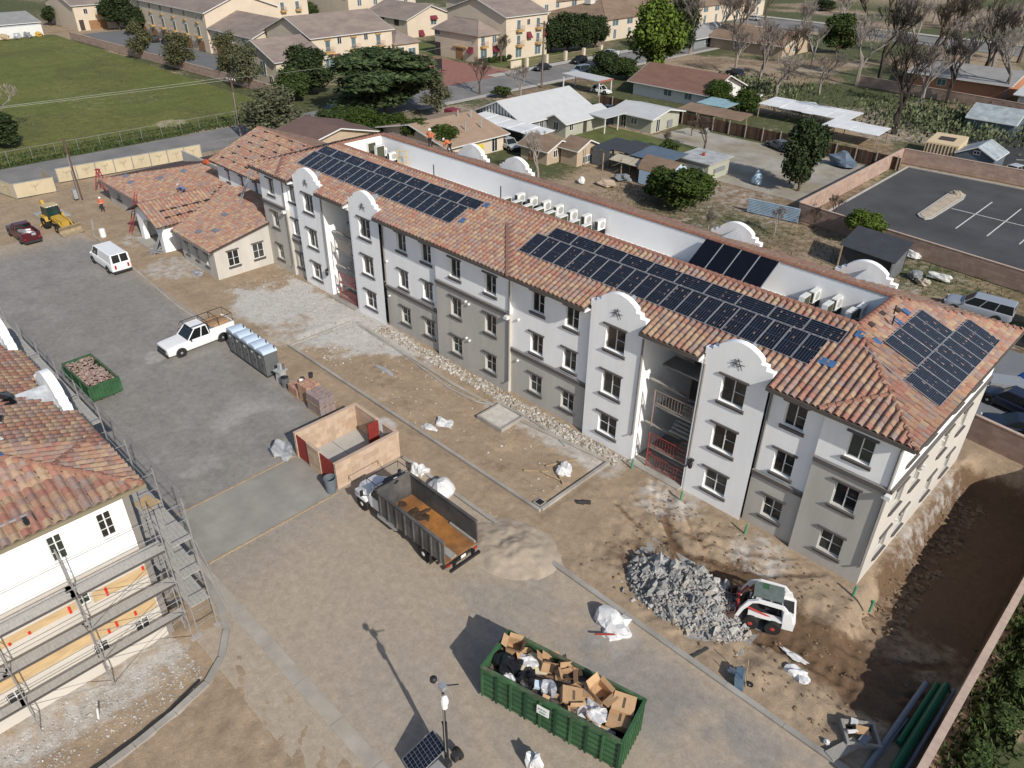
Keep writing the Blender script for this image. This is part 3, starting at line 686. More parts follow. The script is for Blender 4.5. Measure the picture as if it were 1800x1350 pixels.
# solar thermal collectors leaning on the deck wall
M_coll = mat('collector glass', (.006,.007,.012), .25, .2, 2, spec=.3)
for i in range(4):
    x = -25.25+1.39*i; a = Vector((0,41.9,10.35)); b = Vector((0,45.0,12.17)); d = b-a
    t = thing('solar_collector', ('first','second','third','fourth')[i]+' plain black water-heating collector counted from the white bin end of the roof deck', 'solar collector', (x+.66,a.y,a.z), 0, 'black collectors on the roof deck'); t.rotation_euler = (math.atan2(d.z,d.y),0,0)
    MB().box(-.64,.64,0,d.length,0,.08).build('casing', M_coll, t); MB().box(-.61,.61,.03,d.length-.03,.081,.095).build('glazing', M_coll, t)
    MB().box(.66,.72,0,d.length,.0,.09).build('rail', M_alu, t)
def condenser(h=.85, w=.9, dp=.36):
    t = thing('condenser', 'white outdoor air conditioning unit', 'condenser')
    M_ac = mat('condenser casing', (.68,.68,.65), .6, .05, 4); M_coil = mat('condenser coil', (.07,.072,.045), .6, .3, 9)
    MB().box(-dp/2,dp/2,-w/2,w/2,.08,h).build('casing', M_ac, t)
    g = MB(); g.lathe([(.28,0),(.28,.012),(.24,.03),(.05,.035)], (dp/2+.001,.08,h*.5+.05), 18, 'x'); g.build('fan_grille', mat('fan grille', (.36,.36,.35), .6), t)
    MB().box(-dp/2-.012,-dp/2-.001,-w/2+.06,w/2-.04,.14,h-.07).build('coil', M_coil, t)
    MB().box(-dp/2+.05,dp/2-.04,-w/2-.012,-w/2-.001,.14,h-.07).build('coil', M_coil, t)
    for y in (-w/2+.12,w/2-.12): MB().box(-dp/2-.1,dp/2+.1,y-.05,y+.05,-.4,.079).build('foot', M_blkmet, t)
    return t
AC0 = None; AC0t = None
def place_ac(p, rz, label, group, tall=False):
    global AC0, AC0t
    base = AC0t if tall else AC0
    if base is None:
        base = condenser(1.35,.95,.36) if tall else condenser()
        if tall: AC0t = base
        else: AC0 = base
        o = base; o.location = p; o.rotation_euler = (0,0,rz); o['label'] = label
    else: o = copy_tree(base, p, rz, label)
    o['group'] = group
DZ = 10.46
for i, p in enumerate([(-42.73,42.94),(-41.56,42.98),(-40.31,42.93),(-39.15,43.01),(-38.02,43.08),(-36.77,43.12),(-35.49,43.04),(-34.29,43.02)]):
    place_ac((p[0],p[1],DZ), math.pi, ORD[i]+' coil-side condenser from the far end, middle cluster, row by the tiled ridge', 'front row of middle condensers')
for i, p in enumerate([(-42.65,44.46),(-41.28,44.52),(-39.91,44.65),(-38.52,44.63),(-37.00,44.55),(-35.61,44.62),(-34.19,44.53)]):
    place_ac((p[0],min(p[1],44.72),DZ), 0, ORD[i]+' fan-side condenser from the far end, middle cluster, row by the white wall', 'rear row of middle condensers')
for i, p in enumerate([(-63.53,43.70),(-62.11,43.74),(-60.60,43.63)]): place_ac((p[0],min(p[1],44.3),DZ), math.pi, ORD[i]+' tall condenser at the far end of the roof deck, dark coil showing', 'tall condensers', True)
for i, p in enumerate([(-61.12,44.32),(-59.41,44.17)]): place_ac((p[0],min(p[1],44.6),DZ), 0, ORD[i]+' condenser behind the tall ones at the far end of the roof deck, fan showing', 'condensers behind the tall ones')
for i, p in enumerate([(-17.02,43.54),(-15.51,43.52),(-14.09,43.68)]): place_ac((p[0],p[1],DZ), math.pi, ORD[i]+' condenser in the near corner of the roof deck, row beside the tiled ridge', 'corner condensers by the ridge')
for i, p in enumerate([(-16.92,45.06),(-15.47,45.15),(-13.91,45.06)]): place_ac((p[0],min(p[1],44.72),DZ), 0, ORD[i]+' condenser in the near corner of the roof deck, row beside the white wall', 'corner condensers by the wall')
# ladder, drain sumps and posts on the deck
t = thing('hoist_frame', 'yellow hoist frame with blue sheets standing on the far roof deck', 'hoist', (-58.49,44.67,10.06), .4, world=False)
h = MB()
for x in (-.5,.5): h.tube([(x,0,0),(x,0,1.5)], .04, 5)
for z in (.3,.9,1.45): h.tube([(-.5,0,z),(.5,0,z)], .035, 5)
h.build('frame', mat('yellow steel', (.6,.42,.08), .5), t); b = mat('blue tarp', (.03,.12,.4), .5)
MB().cbox((-1.2,.1,.7),(.7,.35,.9),0,.2).build('sheet', b, t); MB().cbox((.1,-.9,.08),(1.2,.5,.06)).build('sheet', b, t)
for i, p in enumerate([(-53.64,44.46,10.06),(-45.10,44.64,10.06),(-31.07,46.00,10.06),(-19.83,46.01,10.06)][:4]):
    MB2 = MB().cyl((p[0],p[1],10.05),.05,1.25,8); tag(MB2.build('vent_pipe', M_blkmet), 'thin black vent pipe on the roof deck, %s' % ('beside the square curb','just before the rows of condensers','past the end of the condenser rows','by the leaning black collectors')[i], 'vent pipe')
for i, p in enumerate([(-56.16,45.83),(-52.30,46.13)]):
    t = thing('roof_hatch', ('low pale roof curb under the vent pipe','pale roof curb with a round white vent on the deck')[i], 'roof curb', (p[0],p[1],DZ))
    MB().box(-.6,.6,-.6,.6,0,.32).build('curb', mat('sheet cap', (.5,.51,.5), .5), t)
    if i: MB().cyl((.3,-.1,.321),.17,.5,12).build('vent', M_tpo, t)
# loose things on the end slope and the front slope
M_blue = mat('blue flashing', (.06,.13,.26), .5); 
def on_end(px, v_, y_): return end_pt(v_, y_)
for k,(v,y) in enumerate([(5.1,42.9),(5.0,39.8),(5.25,44.4)]):
    MB().cbox(end_pt(v,y), (.5,.4,.05), 0, 0, SA).build('flashing_sheet', M_blue, B)
for x, v in ((-41.2,5.3),(-41.6,3.0),(-12.2,2.9),(-12.0,5.6),(-12.7,2.9)):
    MB().cbox(front_pt(x,v), (.42,.5,.05), 0, SA).build('flashing_sheet', M_blue, B)
for v,y in ((6.0,42.6),(5.6,44.),(5.9,40.9)):
    c = end_pt(v,y); MB().cbox((c[0],c[1],c[2]+.02),(.3,.42,.06),0,0,SA).build('open_slot', M_under, B)
for v,y in ((5.6,43.3),(5.2,42.2)):
    c = end_pt(v,y); m = MB().tube([c,(c[0],c[1],c[2]+.55)], .05, 6); m.build('vent_stack', M_blkmet, B)
c1, c2 = end_pt(5.3,38.6), end_pt(2.1,38.0); MB().tube([c1,c2], .03, 5).build('conduit', M_galv, B)
# ================================================================ second building under scaffold
LB = thing('scaffolded_building', 'white and cream building with a reddish tiled roof wrapped in grey scaffolding', 'building', (-45,0,0), world=True)
LX, LY = -30.46, 6.64; lx, ly, lz = LX+.6, LY+.6, 9.85
lw = [(3.15,3.75,7.45,8.8),(5.2,5.85,7.45,8.8)]; off = -14.0
def lbw(h): return [(a-off,b-off,c,d) for a,b,c,d in h]
wt = lbw([(3.1,3.72,7.4,8.85),(5.15,5.8,7.4,8.85),(-.6,.1,7.4,8.85),(-4,-3.3,7.4,8.85)])
wb = lbw([(3.25,3.85,4.45,5.6),(3.15,3.85,.65,1.9),(5.1,5.8,.65,1.9),(-.6,.1,4.45,5.6),(-.6,.1,.65,1.9)])
wall_holes(LB, 'upper_wall', M_white, (LX,off), (0,1), LY-off, 6.3, 9.6, wt, (1,0), .16)
wall_holes(LB, 'lower_wall', M_cream, (LX,off), (0,1), LY-off, -.3, 6.3, wb, (1,0), .16)
for h in wt+wb: window(LB, (LX,off), (0,1), (1,0), *h, .16, rows=2, sill=False, head=False)
MB().box(-66,LX-.01,LY-.2,LY,-.3,9.6).build('side_wall', M_white, LB)
MB().box(LX-.06,LX+.05,LY-.25,LY+.04,-.3,9.6).build('corner_trim', M_trimlt, LB)
RL = 8.2*sv
roof_plane(LB, (lx,off,lz), (0,1,0), (-1/sv,0,SL/sv), [(0,0),(ly-off,0),(ly-off-8.2,RL),(0,RL)], singles=210, cam_near=CAM)
roof_plane(LB, (lx,ly,lz), (-1,0,0), (0,-1/sv,SL/sv), [(0,0),(36,0),(36,RL),(8.2,RL)], notches=[(lx-b_,lx-a_,.66) for a_,b_ in ((-42.05,-37.75),(-50.55,-46.25))], singles=90, cam_near=CAM)
ridge_caps(LB, [(lx,ly,lz),(lx-8.2,ly-8.2,lz+8.2*SL)], .17)
ridge_caps(LB, [(-32.56,4.69,lz+2.55*SL+.03),(-35.11,7.22,lz+.03)], .16)
for x0,x1,y0,y1 in ((lx-.02,lx+.12,off,ly+.1),(-37.7,lx-.02,ly-.02,ly+.1),(-46.2,-42.1,ly-.02,ly+.1),(-66,-50.6,ly-.02,ly+.1)): MB().box(x0,x1,y0,y1,lz-.2,lz-.01).build('gutter', mat('olive gutter', (.22,.19,.13), .5), LB)
[MB().box(a_,b_,LY-.1,ly-.03,9.55,9.62).build('soffit', M_white, LB) for a_,b_ in ((-37.7,lx-.03),(-46.2,-42.1),(-66,-50.6))]; MB().box(LX-.1,lx-.03,off,LY-.1,9.55,9.62).build('soffit', M_white, LB)
for x0, x1 in ((-42.0,-37.8),(-50.5,-46.3)):
    c = (x0+x1)/2; w = x1-x0; y0, y1 = LY+.1, LY+.55
    pr = [(x0,9.0),(x0,10.3),(x0+.38,10.3),(x0+.38,10.55),(x0+.72,10.55)]+[(x0+.72+(w-1.44)*i/12, 10.75+.56*math.sin(math.pi*i/12)**.8) for i in range(13)]+[(x1-.72,10.55),(x1-.38,10.55),(x1-.38,10.3),(x1,10.3),(x1,9.0)]
    MB().prism(pr, y0, y1, 'y').build('parapet', M_white, LB)
    MB().box(x0,x1,y0+.02,y1-.02,-.3,9.0).build('tower_wall', M_white, LB)
    MB().prism([(x0+.3,9.8),(x1-.3,9.8),(c,10.7)], 4.4, y0-.002, 'y').build('saddle_flashing', mat('peel and stick', (.4,.42,.44), .35, .3, 2), LB)
# open battens, rails and loose blue tiles left on this roof
def lxp(v, y, dz=.1): return (lx-v/sv, y, lz+v*SL/sv+dz)
def lyp(x, v, dz=.1): return (x, ly-v/sv, lz+v*SL/sv+dz)
for v, y, dy in ((2.05,2.0,1.7),(.9,2.9,2.2)):
    a = lxp(v,y-dy); b = lxp(v,y); MB().cbox(((a[0]+b[0])/2,(a[1]+b[1])/2,a[2]), (.09,dy,.07)).build('mounting_rail', M_alu, LB)
    MB().cbox(lxp(v-.25,y-.05,.05),(.42,.5,.1),0,0,SA).build('open_slot', M_blkmet, LB)
for x, v in ((-33.6,4.4),(-33.9,4.75)): MB().cbox(lyp(x-.6,v,.12),(.85,.3,.05),.15,-SA).build('loose_tile', M_blue, LB)
MB().cbox(lyp(-35.6,3.9,.12),(.6,.14,.04),.2,-SA).build('loose_strip', M_frame, LB)
M_bag = mat('black plastic', (.012,.012,.014), .35, .3, 3, .3, 8, spec=.5)
M_blu2 = mat('blue bucket', (.02,.14,.5), .4)
t = thing('bucket', 'bright blue bucket on the scaffolded building roof beside dark bags', 'bucket', lyp(-40.35,2.9,.02)); MB().lathe([(.17,0),(.21,.36),(.19,.36),(.16,.05)], n=14).build('pail', M_blu2, t)
b_ = MB().tube([(-.2,0,.36),(-.14,0,.5),(0,0,.55),(.14,0,.5),(.2,0,.36)], .012, 4); b_.build('handle', M_galv, t)
for k,(x,v,lab) in enumerate(((-39.7,2.5,'dark tool bag on the reddish roof right beside the blue bucket'),(-38.6,4.3,'black bundle lying on the reddish roof below the bucket'),(-38.2,4.9,'dark blue tangle of straps on the reddish roof slope'),(-37.4,3.7,'small dark bag lying alone on the reddish roof'),(-37.3,5.6,'black sack at the frame edge on the reddish roof'))):
    tag(MB().lump(lyp(x,v,.12), (.75-.08*k,.4,.22), k, .4).build('bag', M_bag, smooth=False), lab, 'bag', 'bags left on the scaffolded roof')
# ---- scaffolding
SC = thing('scaffold', 'grey tube scaffolding with plank decks round the cream building', 'scaffold', (-30,7.5,0), world=True)
M_tube = mat('scaffold tube', (.33,.32,.315), .5, .15, 5, metal=.3); M_plank = mat('scaffold plank', (.36,.345,.32), .9, .2, 3, streak=(1,6,6))
M_plank2 = mat('scaffold plank end', (.36,.345,.32), .9, .2, 3, streak=(6,1,6))
def frame_post(x, y, top, dx, dy):
    for a, b in ((x,y),(x+dx,y+dy)):
        MB().tube([(a,b,0),(a,b,top)], .034, 6).build('standard', M_tube, SC); MB().cbox((a,b,.02),(.3,.3,.05)).build('base_plate', M_plank, SC)
    for z in np.arange(.7, top, .95):
        ob('frame_rung', RUNG[0 if dx else 1], SC, loc=(x,y,z))
RUNG = [MB().tube([(0,0,0),(-.85,0,0)], .02, 4).mesh('frame_rung', M_tube), MB().tube([(0,0,0),(0,-1,0)], .02, 4).mesh('frame_rung', M_tube)]
ys = [7.15,3.24,-.05,-3.3,-6.5]; xo, xi = -29.3, -30.15
for y in ys: frame_post(xo, y, 8.4, xi-xo, 0)
for z in (6.2,4.0,1.95):
    for y0, y1 in zip(ys[1:], ys[:-1]):
        for i in range({6.2:4,4.0:3,1.95:2}[z]): MB().box(xo-.05-(i+1)*.205,xo-.05-i*.205-.012,y0-.1+random.uniform(-.2,.1),y1-.06+random.uniform(-.1,.25),z-.03,z+.012+.006*(i%2)).build('deck_plank', M_plank, SC)
    MB().box(xo-.02,xo+.03,ys[-1],ys[0],z-.07,z+.02).build('toe_board', mat('dark toe board', (.09,.08,.075), .8), SC)
for y0, y1 in zip(ys[1:], ys[:-1]):
    for z in (7.2,8.2,6.7,5.0,4.5,2.95,2.45): MB().tube([(xo,y0,z),(xo,y1,z)], .019, 5).build('guard_rail', M_tube, SC)
for (y0,z0,y1,z1) in ((7.15,6.1,3.24,4.1),(7.15,4.1,3.24,6.1),(7.15,3.9,3.24,2.),(7.15,2.0,3.24,3.9),(7.15,2.0,3.24,.2),(7.15,.2,3.24,2),(3.24,.3,-.05,1.9),(-.05,4.1,-3.3,6.1)):
    MB().tube([(xo+.03,y0,z0),(xo+.03,y1,z1)], .016, 4).build('cross_brace', M_tube, SC)
xs_ = [-29.3,-32.4,-35.6,-38.9,-42.1,-45.3,-48.5,-51.7,-54.9,-58.]; yo, yi = 8.45, 7.45
for i, x in enumerate(xs_):
    frame_post(x, yo, 9.2 if i > 2 else 8.6, 0, yi-yo)
for x0, x1 in zip(xs_[1:], xs_[:-1]):
    far = x1 < -38
    for z in ((8.0,) if far else (6.1,4.0,2.0)):
        for i in range(5): MB().box(x0-.1,x1-.06,yi+.02+i*.2,yi+.02+i*.2+.19,z-.03,z+.012+.005*(i%2)).build('deck_plank', M_plank2, SC)
    for z in ((8.55,9.1) if far else (7.0,7.5,4.9,2.9)): MB().tube([(x0,yo,z),(x1,yo,z)], .022, 5).build('guard_rail', M_tube, SC)
    MB().tube([(x0,yo+.02,2.2),(x1,yo+.02,5.8)], .016, 4).build('cross_brace', M_tube, SC)
for y in (yo,yi):
    MB().tube([(-38.9,y,9.1),(-29.3,y,9.0)], .024, 5).build('guard_rail', M_tube, SC)
MB().tube([(-29.25,8.5,6),(-28.7,9.2,0)], .03, 5).build('raking_shore', M_tube, SC)
MB().cbox((-33.2,8.0,6.16),(1.0,.8,.1),.3).build('tan_sheet', mat('plywood', (.42,.3,.17), .8, .15, 3), SC)
# brown masking paper with red clips on the wall between the decks
M_paper = mat('masking paper', (.50,.36,.2), .7, .18, 2, streak=(1,.6,3)); M_clip = mat('red clip', (.55,.03,.02), .5)
for y0,y1,z0,z1 in ((3.9,6.4,4.35,4.95),(-1.0,6.3,2.2,2.8),(-4,3.2,4.5,4.95)):
    MB().box(LX+.003,LX+.025,y0,y1,z0,z1).build('masking_paper', M_paper, LB)
for y,z,h in ((4.5,4.4,.5),(2.9,4.5,.4),(4.4,2.3,.35),(4.0,2.2,.3),(5.3,2.4,.25),(1.2,4.55,.15),(.4,4.5,.15),(-.5,4.5,.15),(6.25,4.8,.2)):
    MB().box(LX+.026,LX+.09,y-.05,y+.05,z,z+h).build('red_clip', M_clip, LB)
# ================================================================ trash enclosure
TE = thing('trash_enclosure', 'tan block trash enclosure with dark red corrugated gates and an open top', 'enclosure', (-36.2,21.5,0), world=True)
M_blk = mat('tan masonry block', (.46,.335,.245), .92, .1, 2, .2, 25, island=[(.45,.33,.24),(.48,.355,.265),(.42,.305,.225),(.5,.38,.28),(.44,.315,.22)])
M_mort = mat('mortar', (.36,.29,.22), .95, .1, 3); M_gate = mat('dark red steel', (.23,.035,.03), .55, .12, 3)
blk_cache = {}
def block_wall(parent, x0, x1, y0, y1, h, bl=.41, bh=.2, m=None, single=True, name='block', core=True, z0=0):
    """running-bond wall: mortar core with blocks standing proud; blocks as parts"""
    alongx = (x1-x0) > (y1-y0); th = (y1-y0) if alongx else (x1-x0); L = (x1-x0) if alongx else (y1-y0)
    if core: MB().box(x0+.012,x1-.012,y0+.012,y1-.012,z0,z0+h-.01).build('mortar_core', M_mort, parent)
    rows = round(h/bh); bh = h/rows; allm = MB()
    for r in range(rows):
        a = -(bl/2 if r%2 else 0)
        while a < L-.01:
            s, e = max(a,0)+.006, min(a+bl,L)-.006
            if e-s > .03:
                dx = random.uniform(-.003,.003)
                c = ((x0+(s+e)/2, (y0+y1)/2+dx) if alongx else ((x0+x1)/2+dx, y0+(s+e)/2)); d = (e-s, th) if alongx else (th, e-s)
                if single:
                    key = (round(d[0],2), round(d[1],2), round(bh,2))
                    if key not in blk_cache: blk_cache[key] = MB().box(-d[0]/2,d[0]/2,-d[1]/2,d[1]/2,.005,bh-.005).mesh('block', m or M_blk)
                    ob(name, blk_cache[key], parent, loc=(c[0],c[1],z0+r*bh))
                else: allm.box(c[0]-d[0]/2,c[0]+d[0]/2,c[1]-d[1]/2,c[1]+d[1]/2,z0+r*bh+.005,z0+(r+1)*bh-.005)
            a += bl
    if not single: allm.build('blocks', m or M_blk, parent, kind='stuff')
TX0,TX1,TY0,TY1,TH = -38.6,-33.8,19.0,24.0,2.0
block_wall(TE, TX1-.2,TX1,TY0,TY1,TH, .6, .4); block_wall(TE, TX0,TX0+.2,TY0,TY1,TH, .6, .4)
block_wall(TE, TX0+.2,TX0+2.6,TY1-.2,TY1,TH, .6, .4); block_wall(TE, TX1-1.5,TX1-.2,TY1-.2,TY1,TH, .6, .4)
block_wall(TE, -37.05,-35.65,TY0,TY0+.2,TH, .6, .4)
for x0,x1,y0,y1 in ((TX1-.23,TX1+.03,TY0,TY1+.03),(TX0-.03,TX0+.23,TY0,TY1+.03),(TX0+.23,TX0+2.6,TY1-.23,TY1+.03),(TX1-1.5,TX1-.23,TY1-.23,TY1+.03),(-37.05,-35.65,TY0-.03,TY0+.2)):
    MB().box(x0,x1,y0,y1,TH+.001,TH+.06).build('coping', mat('tan coping', (.47,.35,.265), .9, .08, 2), TE)
def gate(x0, x1, y, nm='gate', rot=False):
    m = MB(); n = int((x1-x0)/.16)
    for i in range(n):
        a = x0+(x1-x0)*i/n; m.box(a,a+(x1-x0)/n*.55,y-.04,y,.12,1.95); m.box(a+(x1-x0)/n*.55,a+(x1-x0)/n,y-.015,y,.12,1.95)
    g = m.build(nm, M_gate, TE)
    MB().box(x0,x1,y+.001,y+.05,.1,.2).build('gate_rail', M_gate, g)
gate(TX0+.23,-37.07,TY0+.1); gate(-35.63,TX1-.23,TY0+.1)
m = MB()
for i in range(7): m.box(-36.0+.0,-35.9-.02*(i%2),TY1-.1-.12*i-.12,TY1-.1-.12*i,.1,1.95)
m.build('pedestrian_gate', M_gate, TE)
MB().box(TX0+.21,TX1-.21,TY0+.21,TY1-.21,.01,.07).build('floor_slab', mat('pale slab', (.42,.41,.38), .9, .08, 1), TE)
MB().box(-36.3,-36.27,TY0+.3,TY1-.3,.071,.08).build('slab_joint', M_trim, TE); MB().box(TX0+.3,TX1-.3,21.6,21.63,.071,.08).build('slab_joint', M_trim, TE)
# ================================================================ clubhouse
CH = thing('clubhouse', 'low beige clubhouse with red tiled hip roofs and a white arched porch', 'building', (-82,32,0), world=True)
CE, CSL = 2.7, .22; cs = math.hypot(1,CSL)
cw = [(2.5,3.6,1.0,2.2),(12.2,13.2,1.0,2.2)]
wall_holes(CH, 'front_wall', M_beige, (-98.2,30.3), (1,0), 14.5, -.2, 2.7, cw, (0,-1), .15)
for h in cw: window(CH, (-98.2,30.3), (1,0), (0,-1), *h, .15, wide=.1)
MB().box(-98.2,-98.0,30.31,44,-.2,2.7).build('end_wall', M_beige, CH); MB().box(-98,-76,40,40.2,-.2,4.4).build('rear_wall', M_beige, CH)
roof_plane(CH, (-98.8,29.7,CE), (1,0,0), (0,1/cs,CSL/cs), [(0,0),(17,0),(30.4,4),(30.4,9*cs),(9,9*cs)])
roof_plane(CH, (-98.8,46,CE), (0,-1,0), (1/cs,0,CSL/cs), [(0,0),(16.3,0),(7.3,9*cs),(7.2,9*cs)])
ridge_caps(CH, [(-98.8,29.7,CE),(-89.8,38.7,CE+9*CSL)], .14)
MB().box(-98.8,-82,29.6,29.72,CE-.2,CE-.02).build('gutter', M_trimlt, CH)
# front wing
fw = [(1.0,1.7,.9,2.1),(3.1,3.8,.9,2.1),(5.2,5.9,.9,2.1)]; sw = [(1.3,2.5,.95,2.5),(4.0,5.2,.95,2.5)]
wall_holes(CH, 'wing_front', M_beige, (-75.6,28.8), (1,0), 7.3, -.2, 3.1, fw, (0,-1), .15)
wall_holes(CH, 'wing_side', M_beige, (-68.3,28.8), (0,1), 8, -.2, 3.0, sw, (1,0), .08)
for h in fw: window(CH, (-75.6,28.8), (1,0), (0,-1), *h, .15, wide=.1)
for h in sw: window(CH, (-68.3,28.8), (0,1), (1,0), *h, .08, wide=.1)
MB().prism([(28.8,3.0),(36.8,3.0),(36.8,4.5),(28.81,3.05)], -68.45, -68.301, 'x').build('wing_gable', M_beige, CH)
WS2 = .2; w2 = math.hypot(1,WS2)
roof_plane(CH, (-75.9,28.2,3.14), (1,0,0), (0,1/w2,WS2/w2), [(0,0),(8.1,0),(8.1,6.6*w2),(7.4,6.6*w2),(7.4,9.6*w2),(-2.4,9.6*w2),(-2.4,6*w2)])
MB().box(-75.9,-67.8,28.08,28.2,2.94,3.12).build('gutter', M_trimlt, CH)
# arched porch
py = 28.1; ar = [( -84.3,-.2),(-84.3,3.3),(-81.6,4.45),(-78.4,3.1),(-78.4,-.2),(-79.3,-.2),(-79.3,1.0)]+[(-81.35-2.05*math.cos(math.pi*(1-i/10))*-1 if False else -81.35+2.05*math.cos(math.pi*i/10),1.0+1.75*math.sin(math.pi*i/10)) for i in range(1,10)]+[(-83.4,1.0),(-83.4,-.2)]
MB().prism(ar, py, py+.5, 'y').build('porch_arch', M_white, CH)
MB().box(-78.6,-78.4,py+.501,31.5,-.2,3.1).build('porch_side', M_white, CH); MB().box(-84.3,-84.1,py+.501,30.29,-.2,3.2).build('porch_side', M_white, CH)
MB().box(-84,-78.6,30.9,31.1,-.2,3.2).build('porch_rear', M_beige, CH); MB().box(-84,-78.5,27.2,31,-.1,.05).build('porch_floor', M_conc, CH)
PSL = .42; ps = math.hypot(1,PSL)
roof_plane(CH, (-77.8,27.5,2.95), (0,1,0), (-1/ps,0,PSL/ps), [(0,0),(3.5,0),(9.5,3.8*ps),(0,3.8*ps)])
roof_plane(CH, (-85.4,34,2.95), (0,-1,0), (1/ps,0,PSL/ps), [(0,0),(6.5,0),(6.5,3.8*ps),(0,3.8*ps)])
ridge_caps(CH, [(-81.6,27.5,2.95+3.8*PSL),(-81.6,37,2.95+3.8*PSL)], .13)
for r, k in ((1.0,3),(2.1,4)):
    for i in range(k+1):
        MB().cbox((-77.8-r/ps,29.2+i*1.25,2.95+r*PSL/ps+.14),(.2,.5,.12)).build('rail_foot', M_blkmet, CH)
    a = (-77.8-r/ps, 29.0, 2.95+r*PSL/ps+.15); MB().tube([a,(a[0],a[1]+5.2,a[2])], .03, 4).build('mounting_rail', M_blkmet, CH)
for x,y in ((-96,32),(-93.5,31.5),(-90,36.5),(-91,34)): MB().cbox((x,y,CE+(y-29.7)*CSL+.13),(.9,.6,.05),.2,math.atan(CSL)).build('loose_tile', mat('grey loose tile', (.17,.19,.23), .6), CH)
for x,y in ((-72.5,29.6),(-71.2,30.7),(-73.4,33)): MB().cbox((x,y,3.14+(y-28.2)*WS2+.13),(.8,.5,.05),.1,math.atan(WS2)).build('loose_tile', mat('grey loose tile', (.17,.19,.23), .6), CH)

# ================================================================ vehicles and machines
M_tyre = mat('tyre rubber', (.022,.021,.02), .85, .2, 8); M_rim = mat('wheel rim', (.42,.43,.44), .4, .1, 4, metal=.5)
M_car_glass = mat('car glass', (.012,.015,.016), .07, .2, 2, spec=.7); M_lamp = mat('lamp lens', (.6,.6,.58), .2, .05, 3); M_tail = mat('tail lamp', (.35,.02,.015), .3, .1, 3)
M_plastic = mat('dark plastic', (.035,.035,.036), .6, .15, 5)
wheel_cache = {}
def wheel(parent, x, y, R, W, rim=None, name='wheel'):
    key = (round(R,2), round(W,2), (rim or M_rim).name)
    if key not in wheel_cache:
        t = MB().lathe([(R*.66,-W/2),(R*.95,-W/2),(R,-W*.32),(R,W*.32),(R*.95,W/2),(R*.66,W/2)], n=20, axis='y').mesh('wheel', M_tyre)
        r = MB().lathe([(R*.655,-W*.49),(R*.655,W*.49)], n=18, axis='y')
        for s in (-1,1):
            r.lathe([(R*.3,s*W*.492),(R*.22,s*W*.53),(R*.1,s*W*.57)], n=10, axis='y')
        wheel_cache[key] = (t, r.mesh('rim', rim or M_rim))
    t, r = wheel_cache[key]
    w_ = ob(name, t, parent, loc=(x,y,R)); ob('rim', r, w_); return w_
def loft_body(st, n_up=None):
    """st: (x, halfwidth, z0, z1) stations -> rounded lower body"""
    rings = []
    for x, w, z0, z1 in st:
        h = z1-z0
        rings.append([(x,-w*.9,z0),(x,-w*1.02,z0+h*.12),(x,-w*1.02,z0+h*.72),(x,-w*.98,z1-h*.03),(x,-w*.86,z1+h*.03),(x,w*.86,z1+h*.03),(x,w*.98,z1-h*.03),(x,w*1.02,z0+h*.72),(x,w*1.02,z0+h*.12),(x,w*.9,z0)])
    return MB().loft(rings)
paint = {}
def carpaint(nm, col, rough=.25): return mat('paint '+nm, col, rough, .04, 2, spec=.55)
